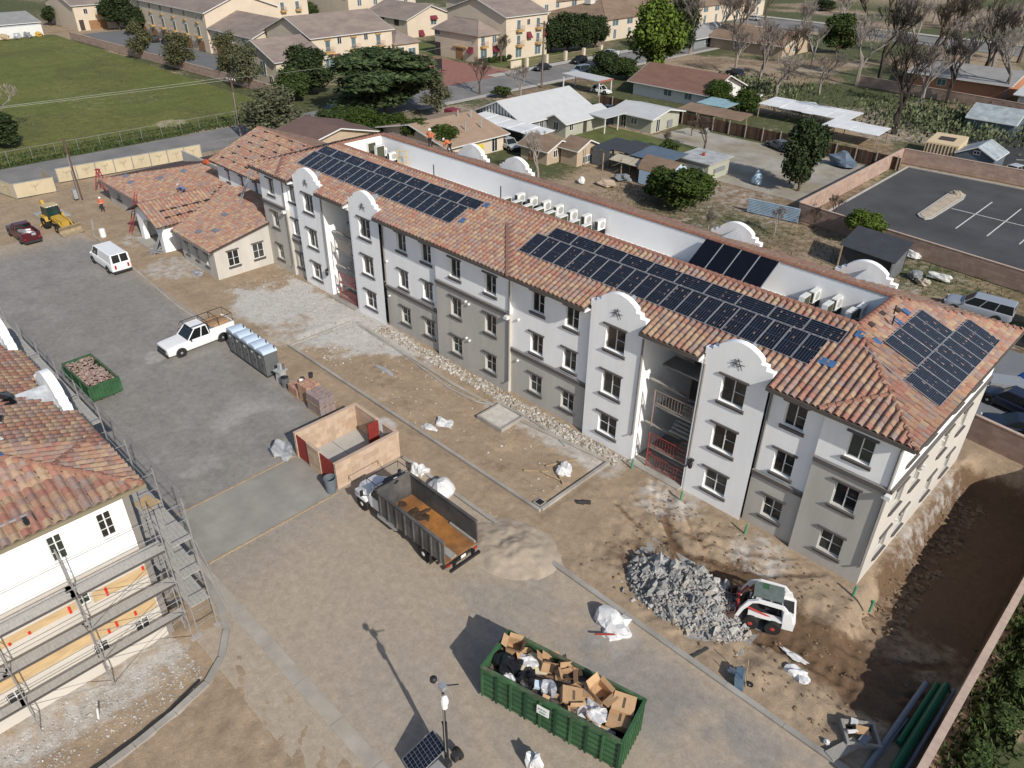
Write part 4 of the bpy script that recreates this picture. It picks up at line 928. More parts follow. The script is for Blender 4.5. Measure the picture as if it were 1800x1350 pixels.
def car(label, cat, loc, rz, kind='sedan', col=('white',(.75,.75,.74)), L=4.7, W=1.82, H=1.46, group=None, name=None, tray=None):
    t = thing(name or 'parked_'+('pickup' if kind == 'pickup' else 'van' if kind == 'van' else 'car'), label, cat, loc, rz, group)
    P = carpaint(*col); h = W/2; R = .33 if kind in ('sedan','hatch') else .38; gc = R*.62; f = L/2
    zb = H*{'sedan':.62,'hatch':.62,'suv':.58,'van':.56,'pickup':.56,'bug':.55}[kind]
    if kind == 'pickup':
        st = [(-f,h*.93,gc+.12,zb-.06),(-f+.12,h*.98,gc,zb),(-f*.05,h,gc,zb+.02),(.16*L,h,gc,zb+.05),(.24*L,h*.99,gc,zb-.0),(f-.5,h*.97,gc,zb-.03),(f-.08,h*.95,gc+.02,zb-.08),(f,h*.93,gc+.06,zb-.12)]
        gb, gt = (-.12*L,.2*L), (-.1*L,.07*L)
    elif kind in ('suv','van'):
        vz = .30 if kind == 'van' else .2
        st = [(-f,h*.92,gc+.12,zb-.05),(-f+.1,h*.98,gc,zb),(0,h,gc,zb+.02),(vz*L,h,gc,zb+.02),(f-.5,h*.96,gc,zb-.08),(f-.12,h*.9,gc,zb-.18),(f,h*.8,gc+.08,zb-.32)]
        gb, gt = (-.49*L,vz*L+.04*L), (-.47*L,(vz-.1)*L)
    else:
        st = [(-f,h*.8,gc+.16,zb-.16),(-f+.14,h*.93,gc+.03,zb-.06),(-f*.5,h,gc,zb),(0,h,gc,zb),(f*.42,h,gc,zb-.01),(f-.45,h*.95,gc,zb-.1),(f-.12,h*.84,gc+.04,zb-.2),(f,h*.7,gc+.12,zb-.33)]
        gb, gt = ((-.36*L,.2*L),(-.22*L,.04*L)) if kind == 'sedan' else ((-.44*L,.2*L),(-.36*L,.04*L))
    body = loft_body(st)
    bo = body.build('body', P, t, smooth=True); sd_ = bo.modifiers.new('round','SUBSURF'); sd_.levels = 1; sd_.render_levels = 2
    for x in (-.29*L,.32*L):
        for s in (-1,1): MB().cyl((x,s*(h+.004)-.03,R),R*1.2,.06,16,axis='y').build('wheel_arch', M_plastic, t)
    bw, tw = h*.9, h*.76 if kind != 'van' else h*.84; z0, z1 = zb-.01, H-.05
    a = [(gb[0],-bw,z0),(gb[1],-bw,z0),(gb[1],bw,z0),(gb[0],bw,z0)]; c = [(gt[0],-tw,z1),(gt[1],-tw,z1),(gt[1],tw,z1),(gt[0],tw,z1)]
    MB().add(a+c, [(0,1,5,4),(1,2,6,5),(2,3,7,6),(3,0,4,7),(4,5,6,7)]).build('glazing', M_car_glass, t)
    r_ = .04; rf = MB()
    rf.loft([[(gt[0]-.06,-tw-.02,z1),(gt[1]+.05,-tw-.02,z1),(gt[1]+.05,tw+.02,z1),(gt[0]-.06,tw+.02,z1)],[(gt[0],-tw*.9,H),(gt[1]-.05,-tw*.88,H),(gt[1]-.05,tw*.88,H),(gt[0],tw*.9,H)]])
    rf.build('roof', P, t)
    pl = MB()
    for i in range(4): pl.tube([a[i],c[i]], .045, 5)
    mids = {'sedan':(.47,),'hatch':(.5,),'bug':(.5,),'suv':(.35,.66),'van':(.68,),'pickup':(.4,)}[kind]
    for m_ in mids:
        for s in (-1,1): pl.tube([(gb[0]+(gb[1]-gb[0])*m_, s*bw, z0),(gt[0]+(gt[1]-gt[0])*m_, s*tw, z1)], .05, 4)
    pl.build('pillars', P, t)
    if kind == 'van':   # closed cargo sides
        for s in (-1,1):
            xa = gb[0]; xb = gb[0]+(gb[1]-gb[0])*.68; q = [(xa,s*(bw+.012),z0),(xb,s*(bw+.012),z0),(gt[0]+(gt[1]-gt[0])*.68,s*(tw+.012),z1),(gt[0],s*(tw+.012),z1)]
            MB().face(q).build('side_panel', P, t)
        for s in (-1,1): MB().box(-f-.012,-f+.06,s*h*.62-.09*1,s*h*.62+.09*1,zb-.5,zb-.1).build('tail_light', M_tail, t)
        m = MB()
        for yy0, yy1 in ((-bw*.98,-bw*.86),(-.05,.05),(bw*.86,bw*.98)):
            k = lambda y, z: (gb[0]-.015+(gt[0]-gb[0])*(z-z0)/(z1-z0), y*(1 if z == z0 else tw/bw), z)
            m.face([k(yy0,z0),k(yy1,z0),k(yy1,z1),k(yy0,z1)])
        m.face([(gb[0]-.016,-bw,z0),(gb[0]-.016,bw,z0),(gb[0]-.01,bw,z0+.12),(gb[0]-.01,-bw,z0+.12)]); m.build('rear_door_frames', P, t)
    if kind == 'pickup':
        x0, x1 = -f+.1, -.13*L; bm = MB().box(x0,x1,-h*.8,h*.8,zb+.001,zb+.03); bm.build('bed_floor', M_plastic, t)
        for s in (-1,1): MB().box(x0-.06,x1,s*h*.9-.06,s*h*.9+.06,zb-.1,zb+.36).build('bed_side', P, t)
        MB().box(x0-.1,x0-.02,-h*.84,h*.84,zb-.2,zb+.34).build('tailgate', P, t); MB().box(x1-.06,x1,-h*.84,h*.84,zb,zb+.38).build('bed_front', P, t)
    for x in (-.29*L,.32*L):
        for s in (-1,1): wheel(t, x, s*(h-.07), R, .23)
    for s in (-1,1):
        MB().cbox((f-.1,s*h*.66,zb-.27),(.12,.3,.13)).build('headlight', M_lamp, t)
        if kind != 'van': MB().cbox((-f+.06,s*h*.76,zb-.2),(.12,.2,.16)).build('tail_light', M_tail, t)
        MB().cbox((gb[1]-.25,s*(h+.08),zb+.06),(.1,.16,.12)).build('mirror', P if kind != 'pickup' else M_plastic, t)
    for x, nm in ((f-.02,'bumper'),(-f+.02,'bumper')): MB().cbox((x,0,gc+.16),(.16,W*.88,.18)).build(nm, M_plastic if kind in ('pickup','van','suv') else P, t)
    MB().cbox((f+.0,0,zb-.36),(.08,W*.62,.24 if kind == 'pickup' else .16)).build('grille', M_plastic, t)
    return t
WH = ('white',(.78,.78,.77)); SILV = ('silver',(.42,.43,.44)); BLK = ('black',(.012,.012,.014)); MAR = ('maroon',(.07,.012,.018)); GRY = ('grey',(.09,.105,.115)); BLU = ('dark blue',(.015,.02,.04))
# white pickup with a ladder rack
t = car('white pickup truck with black ladder rack parked behind the portable toilets', 'pickup truck', (-57.55,21.4,.04), rad(-90)+.03, 'pickup', WH, 6.0, 2.0, 1.95)
m = MB()
for s in (-1,1):
    m.tube([(-2.95,s*.85,1.12),(-2.95,s*.82,2.15),(.75,s*.8,2.15),(.95,s*.75,1.95)], .03, 5)
    for x in (-1.7,-.75): m.tube([(x,s*.88,1.1),(x,s*.82,2.15)], .028, 5)
for x in (-2.95,-1.7,-.75,.7): m.tube([(x,-.85,2.15),(x,.85,2.15)], .028, 5)
m.build('ladder_rack', M_blkmet, t)
MB().cbox((-1.0,0,1.32),(.5,1.7,.42)).build('tool_box', mat('steel toolbox', (.1,.13,.17), .4), t)
tag(MB().cbox((-57.6,23.2,1.42),(1.4,1.7,.5), .1).build('cargo_boxes', mat('brown cardboard', (.36,.22,.12), .85, .12, 3)), 'stack of orange-brown boards loaded in the bed of the white pickup', 'boards')
# white cargo van
car('plain white cargo van with two rear windows parked on the asphalt', 'van', (-78.75,22.65,.04), rad(180)+.02, 'van', WH, 5.8, 2.0, 2.12)
# maroon pickup with loaded bed
t = car('dark maroon pickup truck with a bed full of tools, parked beside the backhoe', 'pickup truck', (-92.7,18.9,.04), rad(180)+.02, 'pickup', MAR, 5.6, 1.9, 1.75)
for i in range(9):
    cx = -1.0-.2*i; MB().cbox((cx,random.uniform(-.5,.5),1.1+random.uniform(0,.1)),(.5,.4,.25), random.random()*3).build('tool', (M_galv,M_board,M_white,M_red)[i%4], t)
# silver long wagon behind the building (seen over the roof corner)
car('old grey-blue long wagon parked on the grass behind the building roof corner', 'van', (-13.34,74.96,0.90)[:2]+(.0,), rad(180)+.1, 'suv', ('faded blue grey',(.27,.30,.34)), 5.7, 2.0, 1.9)
# ---- dump truck
DT = thing('dump_truck', 'white-cabbed dump truck with an empty dark rusty bed beside the trash enclosure', 'dump truck', (-27.6,20.05,.04), rad(180))
M_bed = mat('weathered bed steel', (.075,.072,.07), .75, .3, 1.2, .1, 10, col2=(.13,.12,.11))
M_rust = mat('rusty bed floor', (.36,.155,.04), .9, .3, 1.3, .2, 12, col2=(.13,.075,.045), obj=True)
x0, x1, w2_, z0, z1 = -4.35, 1.45, 1.2, 1.15, 2.75
for s in (-1,1):
    MB().box(x0,x1,s*w2_-.04,s*w2_+.04,z0,z1).build('bed_side', M_bed, DT)
    for i in range(8):
        xx = x0+.25+i*.76; MB().box(xx,xx+.09,s*(w2_+.04),s*(w2_+.12),z0+.02,z1-.05).build('side_rib', M_bed, DT)
    MB().box(x0,x1,s*(w2_+.0)-.07,s*(w2_)+.1,z1+.001,z1+.08).build('top_rail', M_bed, DT)
MB().box(x1,x1+.08,-w2_-.04,w2_+.04,z0,z1+.25).build('bed_front', M_bed, DT)
MB().box(x0,x1-.01,-w2_+.041,w2_-.041,z0,z0+.08).build('bed_floor', M_rust, DT)
MB().box(x0,x1+1.5,-.45,.45,.75,.95).build('chassis', M_blkmet, DT); MB().box(x0-.35,x0-.2,-1.1,1.1,.7,.85).build('rear_bumper', M_blkmet, DT)
for s in (-1,1): MB().box(x0-.3,x0-.05,s*.7-.05,s*.7+.05,.7,1.15).build('bumper_arm', M_blkmet, DT); MB().cbox((x0-.03,s*1.0,.95),(.05,.25,.14)).build('tail_light', M_tail, DT)
MB().cbox((x0-.03,-.1,.95),(.04,.35,.2)).build('licence_plate', M_frame, DT)
MB().box(x0+.02,x1-2.2,.35,.75,z0+.081,z0+.17).build('bed_plank', mat('grey plank', (.3,.29,.27), .9, .15, 3), DT); 
MB().box(x0+.05,x0+2.2,-1.14,-1.02,z0+.081,z0+.2).build('bed_plank', mat('grey plank', (.3,.29,.27), .9, .15, 3), DT)
m = MB()
for i in range(16): m.lump((random.uniform(-.9,1.2),random.uniform(-.9,.9),z0+.1), (random.uniform(.15,.4),random.uniform(.15,.4),.06), i, .3, 7, 5)
m.build('spilled_soil', mat('dark spilled soil', (.06,.04,.025), .95, .3, 3), DT, kind='stuff')
P = carpaint('truck white', (.7,.71,.72), .3)
hood = MB().loft([[(xx,-w_,za),(xx,-w_*.98,zc),(xx,-w_*.75,zd),(xx,w_*.75,zd),(xx,w_*.98,zc),(xx,w_,za)] for xx,w_,za,zc,zd in ((2.65,.95,.8,1.5,1.78),(3.5,.86,.75,1.4,1.66),(4.3,.7,.7,1.2,1.45),(4.55,.55,.75,1.0,1.2))]); hood.build('hood', P, DT)
for s in (-1,1): 
    MB().loft([[(3.05,s*.62,.95),(3.05,s*1.12,.95),(3.05,s*1.1,1.12),(3.05,s*.62,1.25)],[(3.6,s*.62,1.0),(3.6,s*1.16,1.0),(3.6,s*1.14,1.3),(3.6,s*.62,1.4)],[(4.2,s*.6,.9),(4.2,s*1.1,.9),(4.2,s*1.05,1.1),(4.2,s*.6,1.2)]]).build('fender', P, DT)
    MB().cbox((4.3,s*.82,.98),(.2,.28,.22)).build('headlight', M_lamp, DT)
    MB().tube([(2.7,s*1.05,1.7),(2.9,s*1.4,1.75),(2.9,s*1.4,2.1)], .02, 4).build('mirror_arm', M_blkmet, DT); MB().cbox((2.9,s*1.42,1.95),(.08,.2,.4)).build('mirror', M_blkmet, DT)
    MB().cyl((.1,s*1.0,.85),.28,1.6,14,axis='x').build('fuel_tank', mat('polished tank', (.55,.56,.57), .25, .05, 3, metal=.7), DT)
MB().loft([[(1.62,-1.0,.85),(2.7,-1.02,.85),(2.7,1.02,.85),(1.62,1.0,.85)],[(1.62,-1.02,1.7),(2.72,-1.03,1.7),(2.72,1.03,1.7),(1.62,1.02,1.7)]]).build('cab', P, DT)
MB().loft([[(1.64,-.98,1.701),(2.7,-.99,1.701),(2.7,.99,1.701),(1.64,.98,1.701)],[(1.7,-.86,2.35),(2.35,-.86,2.35),(2.35,.86,2.35),(1.7,.86,2.35)]]).build('cab_glass', M_car_glass, DT)
MB().loft([[(1.6,-.92,2.351),(2.45,-.9,2.351),(2.45,.9,2.351),(1.6,.92,2.351)],[(1.68,-.8,2.47),(2.3,-.76,2.47),(2.3,.76,2.47),(1.68,.8,2.47)]]).build('cab_roof', mat('grey cab roof', (.3,.31,.31), .5, .15, 2), DT)
for yy in (-1.0,1.0): MB().tube([(2.7,yy*.99,1.7),(2.36,yy*.86,2.35)], .05, 5).build('pillar', P, DT); MB().tube([(1.63,yy*.98,1.7),(1.68,yy*.86,2.36)], .06, 5).build('pillar', P, DT)
MB().box(.9+.56,2.2,-1.15,1.15,2.62,2.68).build('cab_guard', mat('cab guard plate', (.19,.19,.185), .6, .2, 2), DT)
fr = MB()
for s in (-1,1): fr.tube([(1.5,s*1.15,2.68),(1.5,s*1.15,3.15),(2.6,s*1.15,3.15),(2.6,s*1.15,2.68)], .022, 4)
for xx in (1.5,2.6): fr.tube([(xx,-1.15,3.15),(xx,1.15,3.15)], .022, 4)
fr.build('cage', M_blkmet, DT); MB().lump((1.75,-.1,2.8),(.35,.6,.22),3,.25).build('rolled_tarp', M_bag, DT)
for xx,ys_ in ((3.55,(.95,)),(-2.35,(1.0,.7))):
    for yy in ys_:
        for s in (-1,1): wheel(DT, xx, s*yy, .52, .28, mat('white rim', (.75,.75,.74), .4))
for s in (-1,1): MB().box(-3.05,-3.0,s*.95-.3,s*.95+.3,.25,1.1).build('mud_flap', M_tyre, DT)
# ---- rubble filled and cardboard filled roll-off bins
M_green = mat('green bin paint', (.035,.095,.042), .55, .25, 1.4, .08, 9, col2=(.05,.125,.055)); M_greend = mat('dark green paint', (.015,.05,.028), .5, .15, 3)
def rolloff(label, loc, rz, L, W, H, n):
    t = thing('dumpster', label, 'dumpster', loc, rz)
    for s in (-1,1):
        y = s*W/2; MB().box(-L/2,L/2,y-.03,y+.03,.2,H).build('side_wall', M_green, t)
        for i in range(n+1):
            x = -L/2+.06+(L-.12)*i/n; MB().box(x-.05,x+.05,y+s*.03,y+s*.12,.22,H-.06).build('side_rib', M_greend if i%2 else M_green, t)
        for k in range(5):
            MB().box(-L/2+.1,L/2-.1,y+s*.031,y+s*.045,.35+k*.38*(H/2.2),.4+k*.38*(H/2.2)).build('side_crease', M_greend, t)
        MB().box(-L/2-.02,L/2+.02,y-.06,y+.09,H+.001,H+.1).build('top_rail', mat('rusty top rail', (.1,.1,.07), .7, .4, 2, col2=(.05,.13,.055)), t)
    for x, nm in ((-L/2,'front_wall'),(L/2,'rear_door')):
        s = -1 if x < 0 else 1
        MB().box(x-.03,x+.03,-W/2+.031,W/2-.031,.2,H).build(nm, M_green, t)
        for k in range(9): MB().box(x+s*.031,x+s*.09,-W/2+.04+k*(W-.1)/8.6,-W/2+.13+k*(W-.1)/8.6,.22,H-.05).build('door_rib', M_green, t)
        MB().box(x-.06,x+.09*s if s > 0 else x+.06,-W/2-.05,W/2+.05,H+.002,H+.12).build('end_rail', M_green, t)
    MB().box(-L/2+.03,L/2-.03,-W/2+.03,W/2-.03,.2,.27).build('floor', M_bag, t)
    for s in (-1,1): MB().box(-L/2+.05,L/2-.05,s*.45-.06,s*.45+.06,.06,.2).build('skid_rail', M_greend, t)
    for x in (-L/2+.4,L/2-.4):
        for s in (-1,1): MB().cyl((x,s*.75-.06,.12),.12,.12,10,axis='y').build('roller', M_blkmet, t)
    return t
DA = rad(13.2); du = (math.cos(DA),math.sin(DA)); dn_ = (-math.sin(DA),math.cos(DA))
DCX = -16.53+du[0]*3.52+dn_[0]*1.18; DCY = 15.25+du[1]*3.52+dn_[1]*1.18
BIN = rolloff('long green roll-off dumpster piled with cardboard boxes and bags', (DCX,DCY,.04), DA, 7.05, 2.36, 2.12, 9)
MB().box(-.5,.1,-1.36,-1.302,1.35,1.85).build('white_sign', M_frame, BIN)
sg = MB()
for a,b,c,d in ((-.42,-.34,1.66,1.74),(-.3,-.24,1.66,1.74),(-.2,-.02,1.68,1.72),(-.36,-.04,1.52,1.55),(-.36,-.08,1.45,1.48)): sg.box(a,b,-1.368,-1.3605,c,d)
sg.build('sign_print', mat('sign print', (.06,.2,.12), .6), BIN)
def inbin(x, y, z): return (DCX+du[0]*x+dn_[0]*y, DCY+du[1]*x+dn_[1]*y, z)
fill = MB().grid(np.linspace(-3.45,3.45,26).tolist(), np.linspace(-1.13,1.13,10).tolist(), lambda x,y: 1.55+.4*math.sin(x*1.3+1)*.5+.3*vnoise(x,y,1.7,3).item()-(.55 if x > 2.4 else 0))
fo = ob('mixed_trash', fill.mesh('mixed_trash', mat('mixed trash', (.06,.05,.045), .9, .5, 5, .6, 6, col2=(.22,.17,.13))), None, loc=(DCX,DCY,0), rot=DA); tag(fo, kind='stuff')
M_card = mat('cardboard', (.42,.27,.15), .85, .12, 2.5, rnd=.16); M_card2 = mat('cardboard inside', (.33,.2,.11), .9, .1, 3)
M_print = mat('box print', (.1,.07,.05), .8)
def carton(label, loc, rot, d, open_=True, flat=False):
    t = thing('cardboard_box', label, 'cardboard box', loc, 0, 'boxes in the green dumpster'); t.rotation_euler = rot
    w, l, h = d
    m = MB().box(-w/2,w/2,-l/2,l/2,0,.015)
    for a in ((-w/2,-w/2+.012,-l/2,l/2),(w/2-.012,w/2,-l/2,l/2),(-w/2+.013,w/2-.013,-l/2,-l/2+.012),(-w/2+.013,w/2-.013,l/2-.012,l/2)): m.box(*a,.016,h)
    m.build('carton', M_card, t)
    if open_:
        for s,(ax) in ((-1,0),(1,0),(-1,1),(1,1)):
            k = random.uniform(.2,1.1); e = w*.48 if ax == 0 else w*.3
            if ax == 0: q = [(s*w/2,-l/2,h),(s*w/2,l/2,h),(s*(w/2+e*math.cos(k)),l/2,h+e*math.sin(k)),(s*(w/2+e*math.cos(k)),-l/2,h+e*math.sin(k))]
            else: q = [(-w/2,s*l/2,h),(w/2,s*l/2,h),(w/2,s*(l/2+e*math.cos(k)),h+e*math.sin(k)),(-w/2,s*(l/2+e*math.cos(k)),h+e*math.sin(k))]
            MB().add(q+[(a,b,c+.012) for a,b,c in q],[(0,1,2,3),(7,6,5,4),(0,4,5,1),(1,5,6,2),(2,6,7,3),(3,7,4,0)]).build('flap', M_card, t)
    else:
        MB().box(-w/2,w/2,-l/2,l/2,h+.001,h+.014).build('lid', M_card, t); MB().box(-w*.06,w*.06,-l*.28,l*.28,h+.0145,h+.018).build('printed_mark', M_print, t)
bx = [(-2.95,.85,1.75,(.1,.1,.3),(.7,.6,.55),1,'small open cardboard box at the upper left end of the dumpster heap'),
 (-1.05,.75,1.7,(-.3,.2,.5),(.8,.6,.5),1,'open cardboard box with pale inside beside the yellow foam sheet'),(-.35,.7,1.75,(.5,.4,1.0),(.75,.5,.5),1,'tilted open cardboard box with a raised flap at the back of the heap'),
 (.2,.75,1.65,(.3,-.5,.4),(.6,.6,.5),1,'cardboard box on its side behind the large closed one'),(.55,-.15,1.75,(.25,.3,.55),(1.05,.75,.42),0,'large closed tan box with a printed mark in the middle of the heap'),
 (1.0,.45,1.7,(.2,-.35,.25),(.95,.7,.4),0,'closed tan box leaning between the big box and the open one'),(1.6,.6,1.8,(.1,.2,-.3),(.8,.7,.6),1,'upright open cardboard box with a dark inside at the back rail'),
 (2.75,.62,1.9,(.2,.1,.25),(1.0,.85,.4),0,'big closed box at the right end of the heap, upper'),(2.85,-.05,1.7,(-.1,.15,.2),(1.0,.85,.35),0,'big closed box at the right end of the heap, lower'),
 (1.05,-.75,1.55,(.4,.2,.7),(.7,.5,.4),1,'torn open box near the front rail below the white foam'),(.15,-.95,1.5,(.5,.1,.2),(.8,.45,.3),1,'flattened open box beside the grey plastic bag at the front rail'),
 (2.1,-.85,1.45,(-.3,.3,.4),(.8,.5,.35),1,'open box lying low by the front rail near the right end'),(-2.2,.95,1.55,(.2,.3,.8),(.7,.5,.3),1,'shallow torn box behind the black bag')]
for x,y,z,r,d,o_,lab in bx:
    p = inbin(x,max(-.62,min(.72,y)),z-.05); carton(lab, p, (r[0],r[1],r[2]+DA), d, bool(o_))
M_wbag = mat('white film', (.62,.62,.62), .35, .1, 3, .4, 5); M_gbag = mat('grey film', (.33,.34,.36), .3, .15, 3, .5, 6); M_foam = mat('yellowed foam', (.55,.5,.36), .8, .15, 3)
for x,y,z,r,s,m_,lab,c in [(-2.65,-.2,1.75,(.62,.5,.4),1,M_bag,'shiny black trash bag at the left end of the dumpster heap','trash bag'),(-1.55,-.45,1.7,(.55,.5,.38),2,M_bag,'shiny black trash bag in front of the yellow foam sheet','trash bag'),
 (-.45,-.35,1.7,(.5,.42,.45),3,M_gbag,'grey translucent plastic bag in the middle of the dumpster heap','plastic bag'),(1.75,-.35,1.75,(.6,.45,.36),4,M_wbag,'white block of packing foam near the right of the heap','packing foam'),
 (.75,-.9,1.45,(.5,.3,.28),5,M_bag,'small black bag against the front rail of the dumpster','trash bag'),(-2.3,-.75,1.6,(.5,.25,.25),6,M_wbag,'crumpled white plastic at the front left of the heap','plastic sheet'),(-2.0,.45,1.75,(.5,.3,.2),7,M_wbag,'white packing peanuts spilled beside the small open box','packing peanuts'),
 (2.6,-.7,1.35,(.45,.25,.2),8,M_gbag,'grey curled liner at the right end of the dumpster','plastic sheet')]:
    tag(MB().lump(inbin(x,max(-.7,min(.7,y)),z+.1), r, s+40, .35, 14, 9, rz=DA).build('bag', m_, smooth=False), lab, c)
p = inbin(-1.55,.55,1.72); o_ = tag(MB().prism([(-.65,-.55),(.5,-.5),(.65,.3),(.35,.6),(-.5,.5),(-.75,.1)],0,.09).build('foam_sheet', M_foam), 'yellowish torn foam sheet lying flat on the dumpster heap', 'foam sheet'); o_.location = p; o_.rotation_euler = (.15,.1,DA+.2)
p = inbin(-.95,-.45,1.85); o_ = tag(MB().cbox((0,0,.1),(.5,.35,.2)).build('carton_pack', mat('blue white pack', (.5,.6,.68), .6)), 'small light blue and white pack between the two plastic bags', 'pack'); o_.location = p; o_.rotation_euler = (.2,.3,DA+.6)
for i in range(10):
    p = inbin(random.uniform(-1.2,1.5),random.uniform(-.9,.3),1.62+random.random()*.15); o_ = tag(MB().cbox((0,0,0),(random.uniform(.5,1.1),.1,.03)).build('wood_scrap', mat('wood scrap', (.36,.2,.13), .8, .2, 3)), 'thin reddish wood scrap among the boxes in the green dumpster', 'wood scrap', 'wood scraps in the dumpster'); o_.location = p; o_.rotation_euler = (random.uniform(-.4,.4),random.uniform(-.4,.4),random.uniform(0,6))
BIN2 = rolloff('short green dumpster full of broken clay tile under the scaffold', (-57.0,12.75,.04), .03, 4.9, 2.1, 1.3, 6)
m = MB()
for i in range(420):
    x, y = random.uniform(-2.35,2.2), random.uniform(-.98,.98); m.cbox((x,y,1.1+.14*math.sin(x*2)+.1*random.random()),(random.uniform(.1,.3),random.uniform(.08,.22),.04), random.random()*6, random.uniform(-.5,.5), random.uniform(-.5,.5))
fo = m.build('broken_tiles', mat('broken tile', (.4,.24,.2), .9, .2, 3, island=[(.33,.23,.2),(.3,.2,.17),(.36,.28,.24),(.27,.19,.165),(.34,.265,.23)]), kind='stuff'); fo.location = (-57.1,12.75,0); fo.rotation_euler = (0,0,.03)
# ---- skid steer loader
SS = thing('skid_steer', 'white skid steer loader with red wheels digging into the concrete rubble', 'skid steer', (-9.6,28.85,.05), rad(205))
P = carpaint('loader white', (.74,.74,.73), .4); M_lred = mat('loader red', (.42,.05,.04), .45, .1, 3)
MB().loft([[(-1.35,-.55,.35),(.75,-.55,.3),(.75,.55,.3),(-1.35,.55,.35)],[(-1.4,-.58,.85),(.8,-.58,.75),(.8,.58,.75),(-1.4,.58,.85)]]).build('chassis', M_plastic, SS)
MB().loft([[(-1.6,-.78,.45),(-1.05,-.78,.45),(-1.05,.78,.45),(-1.6,.78,.45)],[(-1.62,-.78,1.1),(-1.0,-.78,1.15),(-1.0,.78,1.15),(-1.62,.78,1.1)],[(-1.5,-.72,1.28),(-.9,-.72,1.32),(-.9,.72,1.32),(-1.5,.72,1.28)]]).build('engine_cover', P, SS)
MB().box(-1.48,-.98,-.4,.4,1.325,1.36).build('engine_grille', M_plastic, SS)
for s in (-1,1): MB().box(-1.5,.7,s*.62-.14,s*.62+.14,.78,.93).build('side_sill', P, SS)
cab = MB()
for s in (-1,1):
    for a,b in (((.62,s*.46,.8),(.5,s*.46,1.98)),((-.75,s*.46,1.1),(-.7,s*.46,1.98))): cab.tube([a,b], .045, 5)
    cab.tube([(.5,s*.46,1.98),(-.7,s*.46,1.98)], .06, 5)
cab.build('cab_frame', M_plastic, SS)
MB().box(-.85,.62,-.52,.52,1.98,2.05).build('cab_roof', mat('grey glass roof', (.13,.16,.15), .35, .2, 3), SS); MB().box(-.1,.2,-.5,-.1,2.051,2.06).build('roof_patch', M_green, SS)
MB().cbox((-.35,0,1.0),(.5,.5,.12)).build('seat', M_plastic, SS); MB().cbox((-.6,0,1.25),(.12,.5,.5),0,0,-.15).build('seat_back', M_plastic, SS)
for s in (-1,1):
    arm = [(-1.45,1.25),(-1.1,1.75),(-.9,1.95),(.35,2.0),(.85,1.75),(1.15,1.1),(1.3,.55),(1.12,.55),(.95,1.1),(.6,1.72),(.3,1.83),(-.85,1.78),(-1.0,1.62),(-1.28,1.2)]
    MB().prism(arm, s*.72-.07, s*.72+.07, 'y').build('lift_arm', P, SS)
    MB().prism([(-1.55,.95),(-1.0,.95),(-.95,1.6),(-1.3,1.6)], s*.72-.1, s*.72+.1, 'y').build('arm_tower', P, SS)
    MB().tube([(-.8,s*.6,.75),(.9,s*.68,1.3)], .05, 6).build('hydraulic_ram', M_lred, SS)
    MB().tube([(.9,s*.62,1.45),(1.25,s*.5,.7)], .045, 6).build('tilt_ram', M_lred, SS)
    for x in (-.62,.5): wheel(SS, x, s*.82, .42, .3, M_lred)
MB().box(-.3,.6,-.6,.6,.35,.4).build('belly', M_plastic, SS)
MB().box(1.18,1.3,-.55,.55,.35,.95).build('coupler', M_lred, SS)
bk = MB(); 
prof = [(1.32,.15),(2.15,.1),(2.15,.14),(1.5,.2),(1.36,.45),(1.38,.95),(1.32,.95)]
bk.prism(prof, -.95, .95, 'y'); bk.build('bucket', mat('worn bucket', (.12,.075,.06), .6, .3, 3), SS)
for s in (-1,1): MB().prism([(1.35,.14),(2.1,.12),(1.75,.62),(1.36,.92)], s*.95-.015, s*.95+.03, 'y').build('bucket_side', mat('worn bucket', (.12,.075,.06), .6, .3, 3), SS)
gr = MB()
for k in range(4): gr.tube([(1.4+.0*k,-.95+.63*k,.95),(1.95,-.95+.63*k,.6)], .03, 4)
gr.tube([(1.95,-.97,.6),(1.95,.97,.6)], .035, 4); gr.tube([(1.65,-.97,.8),(1.65,.97,.8)], .03, 4); gr.build('grapple_bars', mat('rusty bar', (.16,.08,.06), .7), SS)
for s in (-1,1): MB().cbox((-1.63,s*.55,.95),(.04,.14,.1)).build('tail_light', M_tail, SS)
# ---- backhoe loader
BH = thing('backhoe_loader', 'yellow backhoe loader with a wide front bucket, parked by the maroon pickup', 'backhoe', (-93.2,22.6,.02), rad(8))
M_yel = mat('machine yellow', (.46,.29,.05), .5, .15, 3); M_dirtb = mat('dirty bucket', (.28,.22,.14), .8, .2, 3)
MB().loft([[(-.2,-.5,.7),(1.9,-.42,.7),(1.9,.42,.7),(-.2,.5,.7)],[(-.2,-.48,1.45),(1.9,-.36,1.25),(1.9,.36,1.25),(-.2,.48,1.45)]]).build('engine_hood', M_yel, BH)
MB().box(-1.7,1.9,-.4,.4,.5,.7).build('frame', M_plastic, BH)
MB().loft([[(-1.5,-.75,1.1),(-.2,-.75,1.1),(-.2,.75,1.1),(-1.5,.75,1.1)],[(-1.4,-.65,2.45),(-.35,-.65,2.45),(-.35,.65,2.45),(-1.4,.65,2.45)]]).build('cab_glass', mat('green glass', (.015,.035,.03), .1, .2, 2, spec=.6), BH)
for sx,sy in ((-1.5,-.75),(-.2,-.75),(-.2,.75),(-1.5,.75)): MB().tube([(sx,sy,1.1),(sx*.93-.05 if sx < -1 else -.35,sy*.87,2.45)], .05, 5).build('cab_post', M_plastic, BH)
MB().box(-1.5,-.28,-.74,.74,2.45,2.56).build('cab_roof', mat('tan roof', (.46,.36,.2), .6, .1, 2), BH)
for y in (-.5,-.2,.2,.5): MB().cbox((-.25,y,2.5),(.08,.16,.1)).build('work_light', M_lamp, BH)
